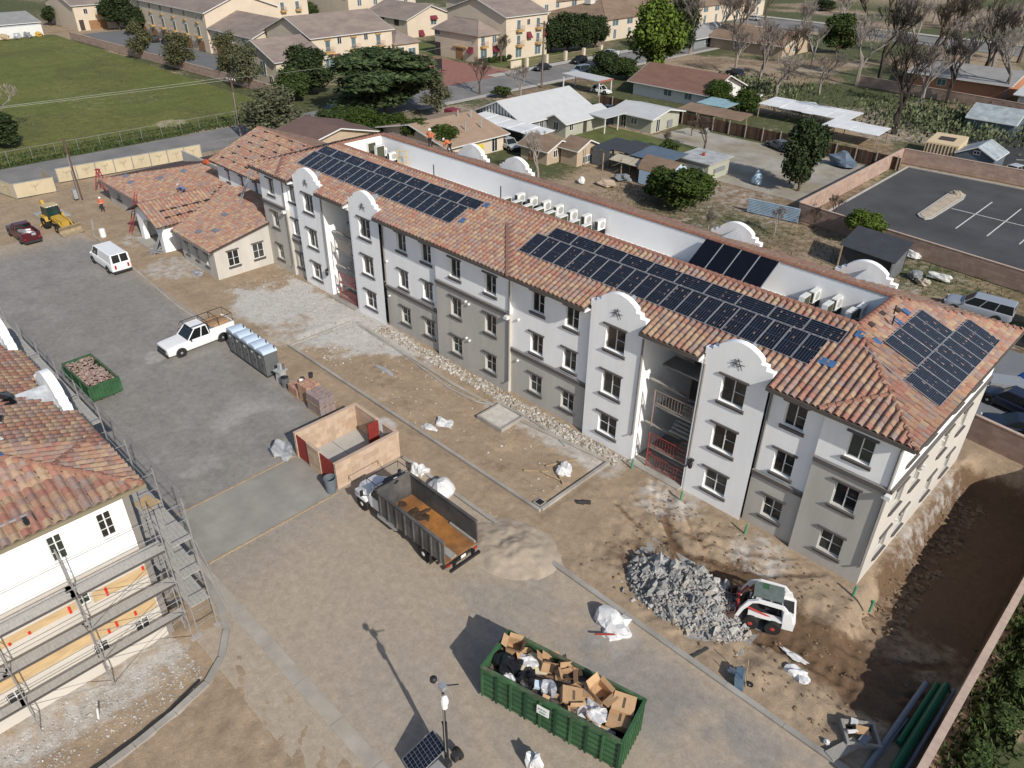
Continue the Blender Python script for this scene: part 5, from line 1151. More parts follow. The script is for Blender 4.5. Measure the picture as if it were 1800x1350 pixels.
for s in (-1,1):
    wheel(BH, -1.05, s*.85, .68, .42, M_yel); wheel(BH, 1.45, s*.82, .42, .3, M_yel)
    MB().prism([(-1.75,1.3),(-.35,1.3),(-.2,1.0),(-.4,1.45),(-1.6,1.5)], s*.85-.25, s*.85+.25, 'y').build('fender', M_yel, BH)
    MB().prism([(.1,1.45),(1.6,1.25),(2.55,.6),(2.45,.4),(1.5,1.0),(.1,1.25)], s*.6-.06, s*.6+.06, 'y').build('loader_arm', M_yel, BH)
    MB().tube([(.6,s*.55,.85),(1.7,s*.58,1.1)], .05, 6).build('hydraulic_ram', M_galv, BH)
bk = MB().prism([(2.5,.1),(3.2,.05),(3.2,.1),(2.75,.25),(2.62,.55),(2.85,.95),(2.78,1.0),(2.5,.75),(2.42,.4)], -1.2, 1.2, 'y'); bk.build('bucket', M_dirtb, BH)
MB().prism([(-1.75,.8),(-2.05,.85),(-2.7,2.6),(-2.45,2.7)], -.16, .16, 'y').build('boom', M_yel, BH); MB().prism([(-2.45,2.75),(-2.75,2.6),(-3.1,1.0),(-2.9,.95)], -.12, .12, 'y').build('stick', M_yel, BH)
MB().prism([(-3.2,1.05),(-2.85,1.0),(-2.6,.55),(-3.0,.4),(-3.25,.6)], -.3, .3, 'y').build('dig_bucket', M_dirtb, BH)
for s in (-1,1): MB().tube([(-1.75,s*.5,.8),(-1.9,s*1.2,.1)], .08, 6).build('stabiliser', M_yel, BH)
# ---- solar camera tower
LT = thing('camera_tower', 'black mobile camera mast with solar panel and white camera standing on the road', 'camera tower', (-14.98,11.7,.035), .0)
MB().tube([(0,0,.3),(0,0,3.4)], .1, 10).build('lower_mast', M_blkmet, LT); MB().tube([(0,0,3.3),(0,0,5.75)], .055, 8).build('upper_mast', M_blkmet, LT)
MB().cbox((0,0,5.75),(.3,.25,.2)).build('head_bracket', M_galv, LT); MB().tube([(0,0,5.8),(.45,.45,5.9)], .03, 5).build('antenna_arm', M_blkmet, LT)
m = MB().lathe([(.02,.5),(.12,.44),(.17,.25),(.17,.1),(.1,0)], (.2,-.1,4.95), 12); m.lathe([(.12,0),(.13,-.15),(.06,-.24)], (.22,-.12,4.93), 10); m.build('camera', M_frame, LT)
MB().lathe([(.1,0),(.15,.08),(.15,.2),(.08,.28)], (-.42,-.1,5.75), 12).build('siren_lamp', M_blkmet, LT); MB().tube([(-.1,0,5.75),(-.42,-.1,5.85)], .03, 5).build('lamp_arm', M_galv, LT)
lp = MB(); lp.tube([(.5*math.cos(a)*.6+.2,.05,5.55+.3*math.sin(a)) for a in np.linspace(-2.2,2.2,12)], .012, 4); lp.tube([(-.3+.25*math.cos(a),.0,5.5+.22*math.sin(a)) for a in np.linspace(0,6,12)], .01, 4); lp.tube([(.08,-.06,5.4),(.1,-.1,4.3),(.07,-.1,3.0),(.12,-.12,1.6)], .02, 4); lp.build('cable', mat('grey cable', (.25,.25,.24), .6), LT)
for q in ((.3,.2),(.3,-.2)): MB().cbox((.3,q[1],1.1),(.3,.25,.35)).build('winch_box', M_plastic, LT)
MB().tube([(-.1,.1,2.3),(-.5,.25,2.7)], .03, 5).build('crank_handle', M_blkmet, LT)
pn = MB().box(-.55,.55,-.85,.85,0,.04); pf = ob('solar_panel_frame', pn.mesh('solar_panel_frame', M_alu), LT, loc=(-.75,-.62,1.0), rot=(rad(25),0,rad(-10)))
cl = MB()
for i in range(6):
    for j in range(9): cl.box(-.53+i*.178,-.53+i*.178+.165,-.83+j*.186,-.83+j*.186+.174,.041,.046)
ob('solar_cells', cl.mesh('solar_cells', M_pvblack), pf)
MB().box(-.35,.75,-.95,-.15,.25,.6).build('trailer_box', mat('trailer box', (.3,.3,.31), .5), LT); MB().tube([(.9,0,.4),(1.9,-.2,.4)], .05, 6).build('tow_bar', M_blkmet, LT)
for s in (-1,1): wheel(LT, -.1, s*.72, .3, .2)

# ================================================================ small site things
def rod(name, pts, r, m, label, cat, n=8, group=None): return tag(MB().tube(pts, r, n).build(name, m), label, cat, group)
# portable toilets
M_toil = mat('grey toilet plastic', (.115,.12,.125), .6, .08, 3); M_toilr = mat('pale toilet roof', (.46,.55,.66), .45, .06, 2)
def toilet():
    t = thing('portable_toilet', 'x', 'portable toilet')
    MB().box(-.56,.56,-.58,.58,.12,2.02).build('cabin', M_toil, t); MB().box(-.6,.6,-.62,.62,.0,.12).build('base', M_plastic, t)
    rings = []
    for y, k in ((-.62,.9),(-.5,1.),(.5,1.),(.6,.9)):
        rings.append([(-.58,y,2.021)]+[(-.58*math.cos(math.pi*i/10),y,2.05+.27*k*math.sin(math.pi*i/10)) for i in range(11)]+[(.58,y,2.021)])
    MB().loft(rings).build('roof', M_toilr, t)
    d = MB().box(-.4,.4,-.625,-.585,.2,1.9); d.build('door', M_toil, t)
    m = MB()
    for x in (-.3,-.1,.1,.3): m.box(x-.03,x+.03,-.645,-.626,.25,1.85)
    m.build('door_rib', M_toil, t)
    MB().box(-.12,.12,-.652,-.646,1.6,1.78).build('sign', M_frame, t); MB().cbox((.34,-.66,1.1),(.06,.05,.14)).build('latch', M_plastic, t)
    MB().cyl((.45,.45,2.05),.045,.42,8).build('vent_pipe', M_plastic, t); MB().box(-.38,.38,-.72,-.63,2.0,2.06).build('door_hood', M_toil, t)
    return t
T0 = toilet()
for i in range(5):
    o = T0 if i == 0 else copy_tree(T0); o.location = (-54.1+1.17*i, 23.35, .03); o['label'] = ORD[i]+' grey portable toilet with pale blue roof counted from the white pickup'; o['group'] = 'row of portable toilets'
t = thing('handwash_station', 'pale grey double handwash station at the end of the toilet row', 'handwash station', (-47.6,23.3,.03), .2)
MB().loft([[(-.32,-.3,0),(.32,-.3,0),(.32,.3,0),(-.32,.3,0)],[(-.26,-.24,1.0),(.26,-.24,1.0),(.26,.24,1.0),(-.26,.24,1.0)]]).build('tank', mat('pale grey plastic', (.36,.37,.37), .5), t)
MB().box(-.36,.36,-.4,.4,1.001,1.1).build('basin', mat('pale grey plastic', (.36,.37,.37), .5), t); MB().cbox((0,0,1.35),(.3,.18,.5)).build('dispenser', mat('pale grey plastic', (.36,.37,.37), .5), t); MB().cyl((.15,.2,1.1),.12,.4,10).build('towel_drum', M_toil, t)
t = thing('bin', 'dark grey round bin between handwash station and tile pallets', 'bin', (-46.75,23.1,.03)); MB().lathe([(.26,0),(.32,.85),(.3,.85),(.24,.1)], n=14).build('bin_body', M_toil, t); MB().lump((0,0,.8),(.3,.3,.14),4,.2).build('liner', M_bag, t)
t = thing('bin', 'large grey barrel standing by the red enclosure gate', 'bin', (-33.95,18.6,.06)); MB().lathe([(.3,0),(.38,1.05),(.41,1.06),(.41,1.12),(.36,1.12),(.29,.12)], n=18).build('bin_body', mat('blue grey plastic', (.13,.155,.175), .55, .08, 4), t)
for k in range(2): MB().cbox((.41*math.cos(k*3.14+.5),.41*math.sin(k*3.14+.5),.95),(.1,.16,.06),.5).build('handle', mat('blue grey plastic', (.13,.155,.175), .55, .08, 4), t)
# pallets of roof tile
M_pt = mat('stacked tile', (.26,.205,.19), .9, .15, 4, island=[(.27,.215,.2),(.24,.19,.185),(.3,.22,.19),(.26,.22,.21)]); M_ptr = mat('stacked terracotta tile', (.36,.2,.13), .9, .15, 4, island=[(.38,.22,.15),(.33,.185,.14),(.4,.25,.18)])
def pallet(label, x, y, w, l, h, m_, tiers=1, rz=0, wrap=False):
    t = thing('tile_pallet', label, 'pallet of tiles', (x,y,.03), rz, 'pallets of roof tile')
    z = 0
    for k in range(tiers):
        pm = MB()
        for yy in (-l/2+.06,0,l/2-.06): pm.box(-w/2,w/2,yy-.05,yy+.05,z,z+.1)
        for i in range(6): pm.box(-w/2+i*w/6+.01,-w/2+(i+1)*w/6-.03,-l/2,l/2,z+.101,z+.125)
        pm.build('pallet', M_board, t)
        n = max(3,int(w/.13)); z += .13; sm = MB()
        for i in range(n):
            for r in range(3):
                a = -w/2+.03+(w-.06)*i/n; b = a+(w-.06)/n-.012; c = -l/2+.03+(l-.06)*r/3; d_ = c+(l-.06)/3-.015
                hh = h+random.uniform(-.05,.03); sm.box(a,b,c,d_,z,z+hh)
        sm.build('tile_stack', m_, t, kind='stuff'); z += h+.02
    if wrap: MB().box(-w/2-.01,w/2+.01,-l/2-.01,l/2+.01,.2,.2+h*.75).build('film', M_gbag, t)
    return t
pallet('low pallet with terracotta tile ends showing next to the dark bin', -45.3,23.45,1.3,1.25,.62,M_ptr)
pallet('pallet of loose terracotta tiles wrapped in grey film', -43.9,23.5,1.25,1.25,.6,M_ptr,2,.03)
pallet('tall two-tier pallet of grey-brown tiles beside the enclosure wall', -42.1,23.3,1.75,1.35,.62,M_pt,2,.02)
t = thing('bucket', 'white bucket on the terracotta tile pallet', 'bucket', (-45.1,23.6,.82)); MB().lathe([(.15,0),(.18,.36),(.16,.36),(.13,.04)], n=12).build('pail', M_frame, t)
t = thing('bucket', 'black bucket on the terracotta tile pallet', 'bucket', (-44.3,24.0,1.6)); MB().lathe([(.15,0),(.18,.36),(.16,.36),(.13,.04)], n=12).build('pail', M_plastic, t)
# film-wrapped bundles and bags
for p, r, s, m_, lab, c in [((-39.55,18.55,.0),(.95,.75,.75),1,M_gbag,'crumpled plastic-wrapped bundle beside the red gate and apron','wrapped bundle'),((-31.5,23.7,.05),(.55,.5,.75),2,M_wbag,'white sack hanging by the truck cab near the yard kerb','sack'),
  ((-29.4,23.5,.05),(.9,.7,.8),3,M_wbag,'white wrapped bundle beside the truck bed near the kerb','wrapped bundle'),((-14.75,22.9,.05),(1.0,.75,.7),4,M_wbag,'translucent plastic-covered heap on the road beside the rubble kerb','plastic heap'),
  ((-34.45,28.6,.05),(.75,.45,.22),5,M_wbag,'crumpled white plastic lying in the middle of the planter','plastic sheet'),((-34.9,27.5,.05),(.6,.3,.15),15,M_wbag,'smaller strip of white plastic lying in the planter','plastic sheet'),((-24.9,30.6,.05),(.5,.4,.5),6,M_wbag,'white sack among debris in the planter corner','sack'),((-6.5,27.0,.05),(.55,.35,.3),7,M_wbag,'torn white sack on the brown soil below the skid steer','sack'),
  ((-7.1,27.9,.05),(.6,.15,.1),8,M_wbag,'thin strip of white wrapping on the brown soil','wrapping'),((-12.4,14.4,.04),(.42,.35,1.0),9,M_wbag,'white sack on the road at the bottom edge of the photo','sack'),((-3.9,24.6,.05),(.14,.12,.14),10,M_wbag,'small white can lying by the road kerb','can'),((-8.9,24.9,.05),(.2,.17,.12),12,M_wbag,'small crumpled white litter between the rubble and the kerb','litter'),((-43.3,30.0,.05),(.9,.2,.06),13,M_gbag,'flat strip of grey film on the planter soil','plastic sheet')]:
    tag(MB().lump(p, r, s+70, .33, 16, 10).build('wrapped_bundle', m_, smooth=False), lab, c)
o_ = MB().cbox((-14.4,22.2,.3),(1.6,.08,.06),.9,0,.15); tag(o_.build('red_strip', M_red), 'thin red strip sticking out under the plastic-covered heap', 'strip')
# sand pile, rubble pile, kerbside debris
def heap(X, Y, cx, cy, rx, ry, h, rot=0):
    c, s = math.cos(rot), math.sin(rot); u = ((X-cx)*c+(Y-cy)*s)/rx; v = (-(X-cx)*s+(Y-cy)*c)/ry
    return h*np.clip(1-(u*u+v*v), 0, None)
M_sand = mat('sand', (.37,.305,.235), .95, .16, 1.5, .5, 14)
xs2, ys2 = np.arange(-25.6,-19.,.13), np.arange(20.6,26.,.13); 
sheet('sand_pile', xs2, ys2, lambda X,Y: np.maximum(heap(X,Y,-22.4,23.2,3.1,2.4,.42,.2)*(.3+1.4*fbm(X,Y,1.0,31))+(fbm(X,Y,2.6,33)-.5)*.22*np.sqrt(heap(X,Y,-22.4,23.2,3.1,2.4,1,.2)), -.1+0*X), lambda X,Y: np.stack([0*X]*4,-1), M_sand, kind='structure')
RUB = thing('rubble_pile', 'heap of broken grey concrete chunks in front of the skid steer', 'rubble pile', (-13,27.4,0), world=True)
rubble_cols = [(.34,.33,.315),(.28,.275,.265),(.38,.365,.34),(.23,.23,.225),(.35,.32,.275),(.42,.41,.39)]
M_rub = mat('broken concrete', (.36,.35,.33), .95, .2, 3, .4, 9, island=rubble_cols)
rx0 = lambda x,y: heap(np.array(x),np.array(y),-13.1,27.3,3.7,2.2,1.25,.05).item()
chunk = []
for k in range(6): chunk.append(MB().lump((0,0,0),(1,.8,.62),k+11,.5,6,4,False).mesh('concrete_chunk', M_rub))
xs2, ys2 = np.arange(-17.2,-9.,.15), np.arange(24.6,30.,.15)
rb = MB().grid(xs2.tolist(), ys2.tolist(), lambda x,y: rx0(x,y)*.85-.05); rb.build('rubble_core', mat('concrete grit', (.27,.265,.255), .95, .3, 3, .5, 8), RUB)
n = 0
while n < 300:
    x, y = random.uniform(-17,-9.2), random.uniform(24.9,29.7); h_ = rx0(x,y)
    if h_ < .05 and random.random() > .12: continue
    s = random.choice((.1,.12,.14,.17,.22,.3)) if n > 16 else random.uniform(.34,.55)
    if h_ <= 0: s *= .5
    ob('concrete_chunk', chunk[n%6], RUB, loc=(x,y,h_*.88+s*.12), rot=(random.random()*6,random.random()*6,random.random()*6), scale=(s,s,s*random.uniform(.5,1))); n += 1
m = MB()
for i in range(2600):
    x, y = random.uniform(-17,-9.2), random.uniform(24.9,29.7); h_ = rx0(x,y)
    if h_ <= .005: continue
    s = random.uniform(.03,.11); m.lump((x,y,h_*.88+.03),(s,s*.8,s*.6),i,.5,5,3,False)
m.build('concrete_bits', M_rub, RUB, kind='stuff')
def scatter(name, n, f, smin, smax, m_, cl=5, label=None):
    mb = MB()
    for i in range(n):
        x, y = f(); s = random.uniform(smin,smax); mb.lump((x,y,ground_z(np.array([[x]]),np.array([[y]])).item()+s*.12),(s,s*random.uniform(.5,1),s*random.uniform(.3,.7)),i,.5,cl,3,False)
    return mb.build(name, m_, kind='stuff')
M_rubw = mat('pale rubble', (.4,.37,.32), .95, .2, 3, island=[(.42,.39,.34),(.34,.29,.23),(.5,.47,.43),(.29,.25,.2),(.44,.4,.34)])
scatter('rubble_strip', 1500, lambda: (random.uniform(-49.5,-23), 33.45+1.25*random.random()**1.3), .05,.2, M_rubw)
scatter('plaster_crumbs', 900, lambda: (random.uniform(-66,-46), random.uniform(27.5,34.5)), .02,.1, M_rubw)
scatter('plaster_crumbs', 1500, lambda: (random.uniform(-30.2,-27.2)+random.random()*1.2, random.uniform(-6,6.6)), .015,.075, mat('white crumbs', (.5,.49,.46), .95, .2, 3, island=[(.42,.40,.37),(.34,.32,.29),(.48,.46,.43)]))
scatter('clods', 500, lambda: (random.uniform(-19,-2), random.uniform(25,34)), .03,.13, mat('soil clods', (.2,.14,.09), .95, .2, 3))
scatter('clods', 260, lambda: (random.uniform(-6,-4.2), random.uniform(33,50)), .08,.3, mat('soil clods', (.2,.14,.09), .95, .2, 3))
scatter('litter', 160, lambda: (random.uniform(-52,-24), random.uniform(27,33)), .03,.09, mat('pale litter', (.5,.48,.45), .9, .2, 3))
scatter('litter', 130, lambda: (random.uniform(-26,-6), random.uniform(10.3,23.4)), .015,.05, mat('pale litter', (.5,.48,.45), .9, .2, 3))
# formed concrete pad in the planter with boards
t = thing('equipment_pad', 'square pale concrete pad with raised edges in the planter', 'concrete pad', (-32.15,31.9,.02), .02)
for a in ((-1.25,1.25,-1.2,-1.05),(-1.25,1.25,1.05,1.2),(-1.25,-1.1,-1.049,1.049),(1.1,1.25,-1.049,1.049)): MB().box(*a,0,.3).build('edge', M_conc, t)
MB().box(-1.09,1.09,-1.049,1.049,0,.18).build('slab', mat('dusty slab', (.5,.47,.42), .95, .2, 2), t)
for i,(x,y,r_,l) in enumerate([(-35.2,32.2,.3,.6),(-34.8,32.5,1.1,.5),(-26.2,29.3,.8,1.6),(-25.2,29.6,.2,1.5),(-25.6,31.2,1.2,2.4),(-24.6,29.9,-.5,1.2)]):
    tag(MB().cbox((x,y,.12),(l,.1,.06),r_,0,.05).build('offcut', M_board), ('short board offcut by the hose near the facade','second short board offcut leaning by the facade hose','pale stick in the debris at the planter corner','long pale lath lying across the planter corner debris','thin bent pole lying in the planter near the corner','short stick beside the white sack in the planter')[i], 'offcut', 'loose boards in the planter')
t = thing('drain_box', 'small black drain box in the inner corner of the planter kerb', 'drain box', (-23.95,27.25,.0)); MB().box(-.3,.3,-.3,.3,.0,.1).build('rim', M_conc, t); MB().box(-.22,.22,-.22,.22,.101,.11).build('grate', M_blkmet, t)
for i,(x,y) in enumerate(((-22.3,28.9),(-22.0,29.2))): rod('drum', [(x,y,.12),(x+.35,y+.25,.12)], .14, M_plastic, ('dark pipe stub lying outside the planter kerb','second dark pipe stub lying close behind the first')[i], 'pipe stub')
# green riser stakes in front of the facade
M_gpipe = mat('green pvc', (.08,.28,.17), .45, .08, 4); M_gpipe2 = mat('dark green pvc', (.012,.12,.055), .4, .08, 4); M_gryp = mat('grey conduit pvc', (.2,.22,.25), .45, .08, 4)
for i,(p) in enumerate([(-21.98,34.08),(-17.87,33.73),(-13.47,33.98),(-6.77,33.86),(-5.69,33.54)]):
    rod('cleanout_riser', [(p[0],p[1],-.1),(p[0]+.02,p[1]+.02,.75)], .07, M_gpipe, 'green pipe riser standing '+('at the foot of the left stair tower','at the stair opening corner','before the narrow recessed bay','just off the building corner','farthest out from the building corner')[i], 'pipe riser', group='green risers along the facade')
# pipes along the boundary wall
for i,(x0,y0,x1,y1,r,m_,lab) in enumerate([(-1.85,30.9,-2.1,24,.13,M_gryp,'grey plastic pipe farthest from the boundary wall, lying in shade'),(-1.45,31.2,-1.55,26.8,.14,M_gpipe2,'short dark green pipe among the pipes by the wall'),(-1.1,31.4,-1.2,24,.2,M_gpipe2,'thick dark green pipe among the pipes by the wall'),(-.75,31.5,-.85,24,.1,M_gryp,'grey pipe closest to the boundary wall'),(-1.75,28.4,-2.0,24.2,.05,M_gryp,'thin grey conduit between the pipes by the wall')]):
    rod('pvc_pipe', [(x0,y0,r+.02),(x1,y1,r+.02)], r, m_, lab, 'pipe', 12, 'pipes along the boundary wall')
# catch basin box with junk
t = thing('catch_basin', 'open concrete catch basin with junk on top beside the road kerb', 'catch basin', (-2.95,25.95,.0), rad(38))
for a in ((-.75,.75,-.62,-.5),(-.75,.75,.5,.62),(-.75,-.63,-.499,.499),(.63,.75,-.499,.499)): MB().box(*a,-.3,.35).build('basin_wall', M_conc, t)
MB().box(-.62,.62,-.49,.49,-.3,.02).build('basin_floor', M_bag, t)
for q,(x,y,z,d,mm) in enumerate(((.0,.1,.4,(.55,.4,.1),M_card),(.25,-.2,.38,(.6,.35,.06),M_gryp),(-.2,-.15,.4,(.12,.8,.1),M_frame),(-.45,.3,.36,(.3,.3,.12),M_wbag))): tag(MB().cbox((-2.95+x,25.95+y,z),d,.5+q,.1).build('scrap', mm), ('small tan carton lid on the catch basin','grey board lying on the catch basin','white strip lying across the catch basin','white wad at the edge of the catch basin')[q], 'scrap')
tag(MB().cbox((-3.2,24.75,.1),(.5,1.7,.22),-.35).build('kerb_inlet', M_conc), 'sloping concrete inlet leading from the road kerb to the catch basin', 'inlet')
# wheelbarrow tipped on its side
t = thing('wheelbarrow', 'blue-grey wheelbarrow tipped on end beside the road kerb', 'wheelbarrow', (-8.25,24.6,.0), rad(20))
tray = MB().loft([[(-.2,-.42,.0),(.2,-.42,.0),(.2,.42,.0),(-.2,.42,.0)],[(-.32,-.36,.7),(.05,-.36,.75),(.05,.36,.75),(-.32,.36,.7)]]); tray.build('tray', mat('blue grey steel', (.1,.16,.22), .45, .15, 3), t)
MB().box(-.25,.0,-.3,.3,.05,.1).build('tray_inside', M_plastic, t)
for s in (-1,1): MB().tube([(.3,s*.15,.1),(.15,s*.3,.8),(.1,s*.32,1.4)], .025, 5).build('handle', M_board, t)
wheel(t, .42, 0, .18, .08)
tag(MB().cbox((-10.6,24.7,.08),(.14,1.1,.05),-.25).build('striped_board', mat('striped', (.05,.05,.045), .7)), 'short dark striped board lying at the foot of the rubble', 'board')
rod('drain_pipe', [(-28.1,2.0,0),(-28.0,2.1,.75)], .05, M_frame, 'white pipe stub standing in the dug hole by the scaffold', 'pipe')
rod('marker_post', [(-12.2,.6,0),(-12.2,.6,.1)], .05, M_frame, 'x', 'post') if 0 else None
# silver duct along the curved kerb planter
rod('edge_hose', [(-26.7,6.2,.1),(-26.2,4.5,.1),(-25.9,2.5,.1),(-25.7,0,.1),(-25.65,-4,.1)], .06, M_blkmet, 'black hose laid along the inside of the curved kerb', 'hose')
hs = [(-51,32.9,.06),(-44,32.6,.07),(-38,31.9,.06),(-35,32.1,.08),(-32,33.4,.07),(-28,33.2,.06),(-26.6,32.7,.06)]
rod('hose', hs, .06, mat('grey hose', (.36,.35,.33), .8), 'grey hose trailing along the rubble strip below the facade', 'hose')
# left yard: cones, plate, barrel, rebar, ladders
t0 = thing('traffic_cone', 'x', 'traffic cone'); M_or = mat('cone orange', (.6,.09,.03), .6); MB().box(-.2,.2,-.2,.2,0,.05).build('base', M_or, t0); MB().lathe([(.15,.05),(.035,.72)], n=12).build('cone', M_or, t0); MB().lathe([(.115,.3),(.085,.46)], n=12).build('collar', M_frame, t0)
for i,p in enumerate(((-99.3,23.0,.06),(-99.7,24.7,.06))): o = t0 if i == 0 else copy_tree(t0); o.location = p; o['label'] = ('traffic cone on the steel plate nearer the field','traffic cone on the steel plate nearer the backhoe arm')[i]; o['group'] = 'cones on the steel plate'
tag(MB().cbox((-98.4,23.5,.03),(3.6,2.9,.05),.05).build('steel_plate', mat('pale plate', (.34,.35,.35), .6, .12, 1)), 'pale rectangular trench plate with two cones on it', 'plate')
t = thing('barrel', 'white plastic barrel standing on the soil near the clubhouse', 'barrel', (-87.2,25.1,0)); MB().lathe([(.28,0),(.32,.1),(.32,.85),(.27,.95)], n=14).build('drum', M_frame, t)
def ladder(label, a, b, w, m_):
    a, b = Vector(a), Vector(b); d = b-a; s = d.cross(Vector((0,0,1))).normalized()*w/2; t = thing('ladder', label, 'ladder', a, world=True)
    for k in (-1,1): MB().tube([a+s*k,b+s*k], .045, 4).build('rail', m_, t)
    n = int(d.length/.35)
    r = MB().tube([s*-1,s], .025, 4).mesh('rung', m_)
    for i in range(1,n): ob('rung', r, t, loc=tuple(a+d*i/n))
ladder('red ladder leaning against the clubhouse eave', (-86.2,27.6,0), (-86.5,29.4,4.2), .5, mat('red ladder', (.33,.03,.05), .5))
ladder('silver ladder standing between the clubhouse roof and the wing roof', (-74.4,35.2,4.6), (-74.0,37.2,8.2), .45, M_alu)
t = thing('step_ladder', 'red step ladder standing behind the clubhouse roof corner', 'step ladder', (-103.2,31.2,0), .5); R2 = mat('red ladder', (.33,.03,.05), .5)
for s in (-1,1):
    for k in (-1,1): MB().tube([(k*.75,s*.4,0),(0,s*.22,2.6)], .06, 4).build('rail', R2, t)
MB().box(-.25,.25,-.25,.25,2.58,2.68).build('cap', R2, t)
for i in range(6): MB().box(.62-.1*i-.03,.7-.1*i,-.37+.02*i,.37-.02*i,.35+.38*i,.4+.38*i).build('step', R2, t)
tag(MB().cbox((-97.4,30.6,.9),(.2,.3,1.8),.4,.2).build('barrier_board', mat('orange red board', (.45,.07,.03), .6)), 'short orange-red board propped near the hi-vis worker', 'board')
for i in range(9):
    a = rad(i*37); x, y = -78.6+random.uniform(-.6,.6), 27.2+random.uniform(-.6,.6)
    tag(MB().cbox((x,y,.25),(1.7,.06,.06),a,0,random.uniform(-.5,.5)).build('metal_stud', M_galv), 'grey metal stud tossed in the scrap pile before the clubhouse', 'metal stud', 'scrap studs before the clubhouse')
for i in range(4): rod('leaning_stud', [(-78.9+.12*i,26.9,0),(-77.9+.1*i,28.3,3.3)], .04, M_galv, 'long grey stud leaning on the white porch corner', 'metal stud', 4, 'studs leaning on the porch')
tag(MB().lump((-70.8,27.9,.1),(.6,.5,.25),77,.4).build('wire_coil', M_galv), 'small coil of grey wire by the clubhouse wing corner', 'wire coil')
for i,p in enumerate(((-92,39.5,3.2),)): pass
tag(MB().cbox((-89.5,39.2,4.95),(.7,.35,.4),.3).build('tool_bag', mat('orange bag', (.6,.12,.05), .7)), 'orange tool bag near the clubhouse roof ridge', 'bag')
for i in range(4): tag(MB().cbox((-87+.9*i-1.,32.6+.35*i,3.5),(.6,.35,.15),.6*i).build('paper_pack', M_card), 'pale paper pack on the clubhouse roof beside the kneeling worker', 'pack', 'packs on the clubhouse roof')
# ================================================================ people
M_skin = mat('skin', (.36,.2,.13), .6, .05, 4); M_hat = mat('white hard hat', (.78,.78,.76), .35); M_orj = mat('orange jacket', (.75,.13,.02), .7, .1, 6); M_vest = mat('orange red vest', (.8,.1,.03), .6, .1, 6); M_dk = mat('dark trousers', (.03,.035,.045), .85, .15, 6); M_blus = mat('blue shirt', (.06,.14,.36), .8, .12, 6); M_boot = mat('boots', (.1,.07,.04), .8); M_strip = mat('reflective strip', (.6,.62,.5), .5)
def skin(name, J, E, Rr, m_, parent, root=0, sub=1):
    me = bpy.data.meshes.new(name); me.from_pydata(J, E, []); me.update(); o = bpy.data.objects.new('tmp', me); COL.objects.link(o)
    md = o.modifiers.new('s','SKIN'); md.use_smooth_shade = True
    if not me.skin_vertices: me.skin_vertices.new()
    for i, v in enumerate(me.skin_vertices[0].data): v.radius = (Rr[i], Rr[i]*(.8 if i < 3 else 1)); v.use_root = i == root
    ss = o.modifiers.new('b','SUBSURF'); ss.levels = sub; ss.render_levels = sub
    me.materials.append(m_); o.name = name; o.parent = parent; return o
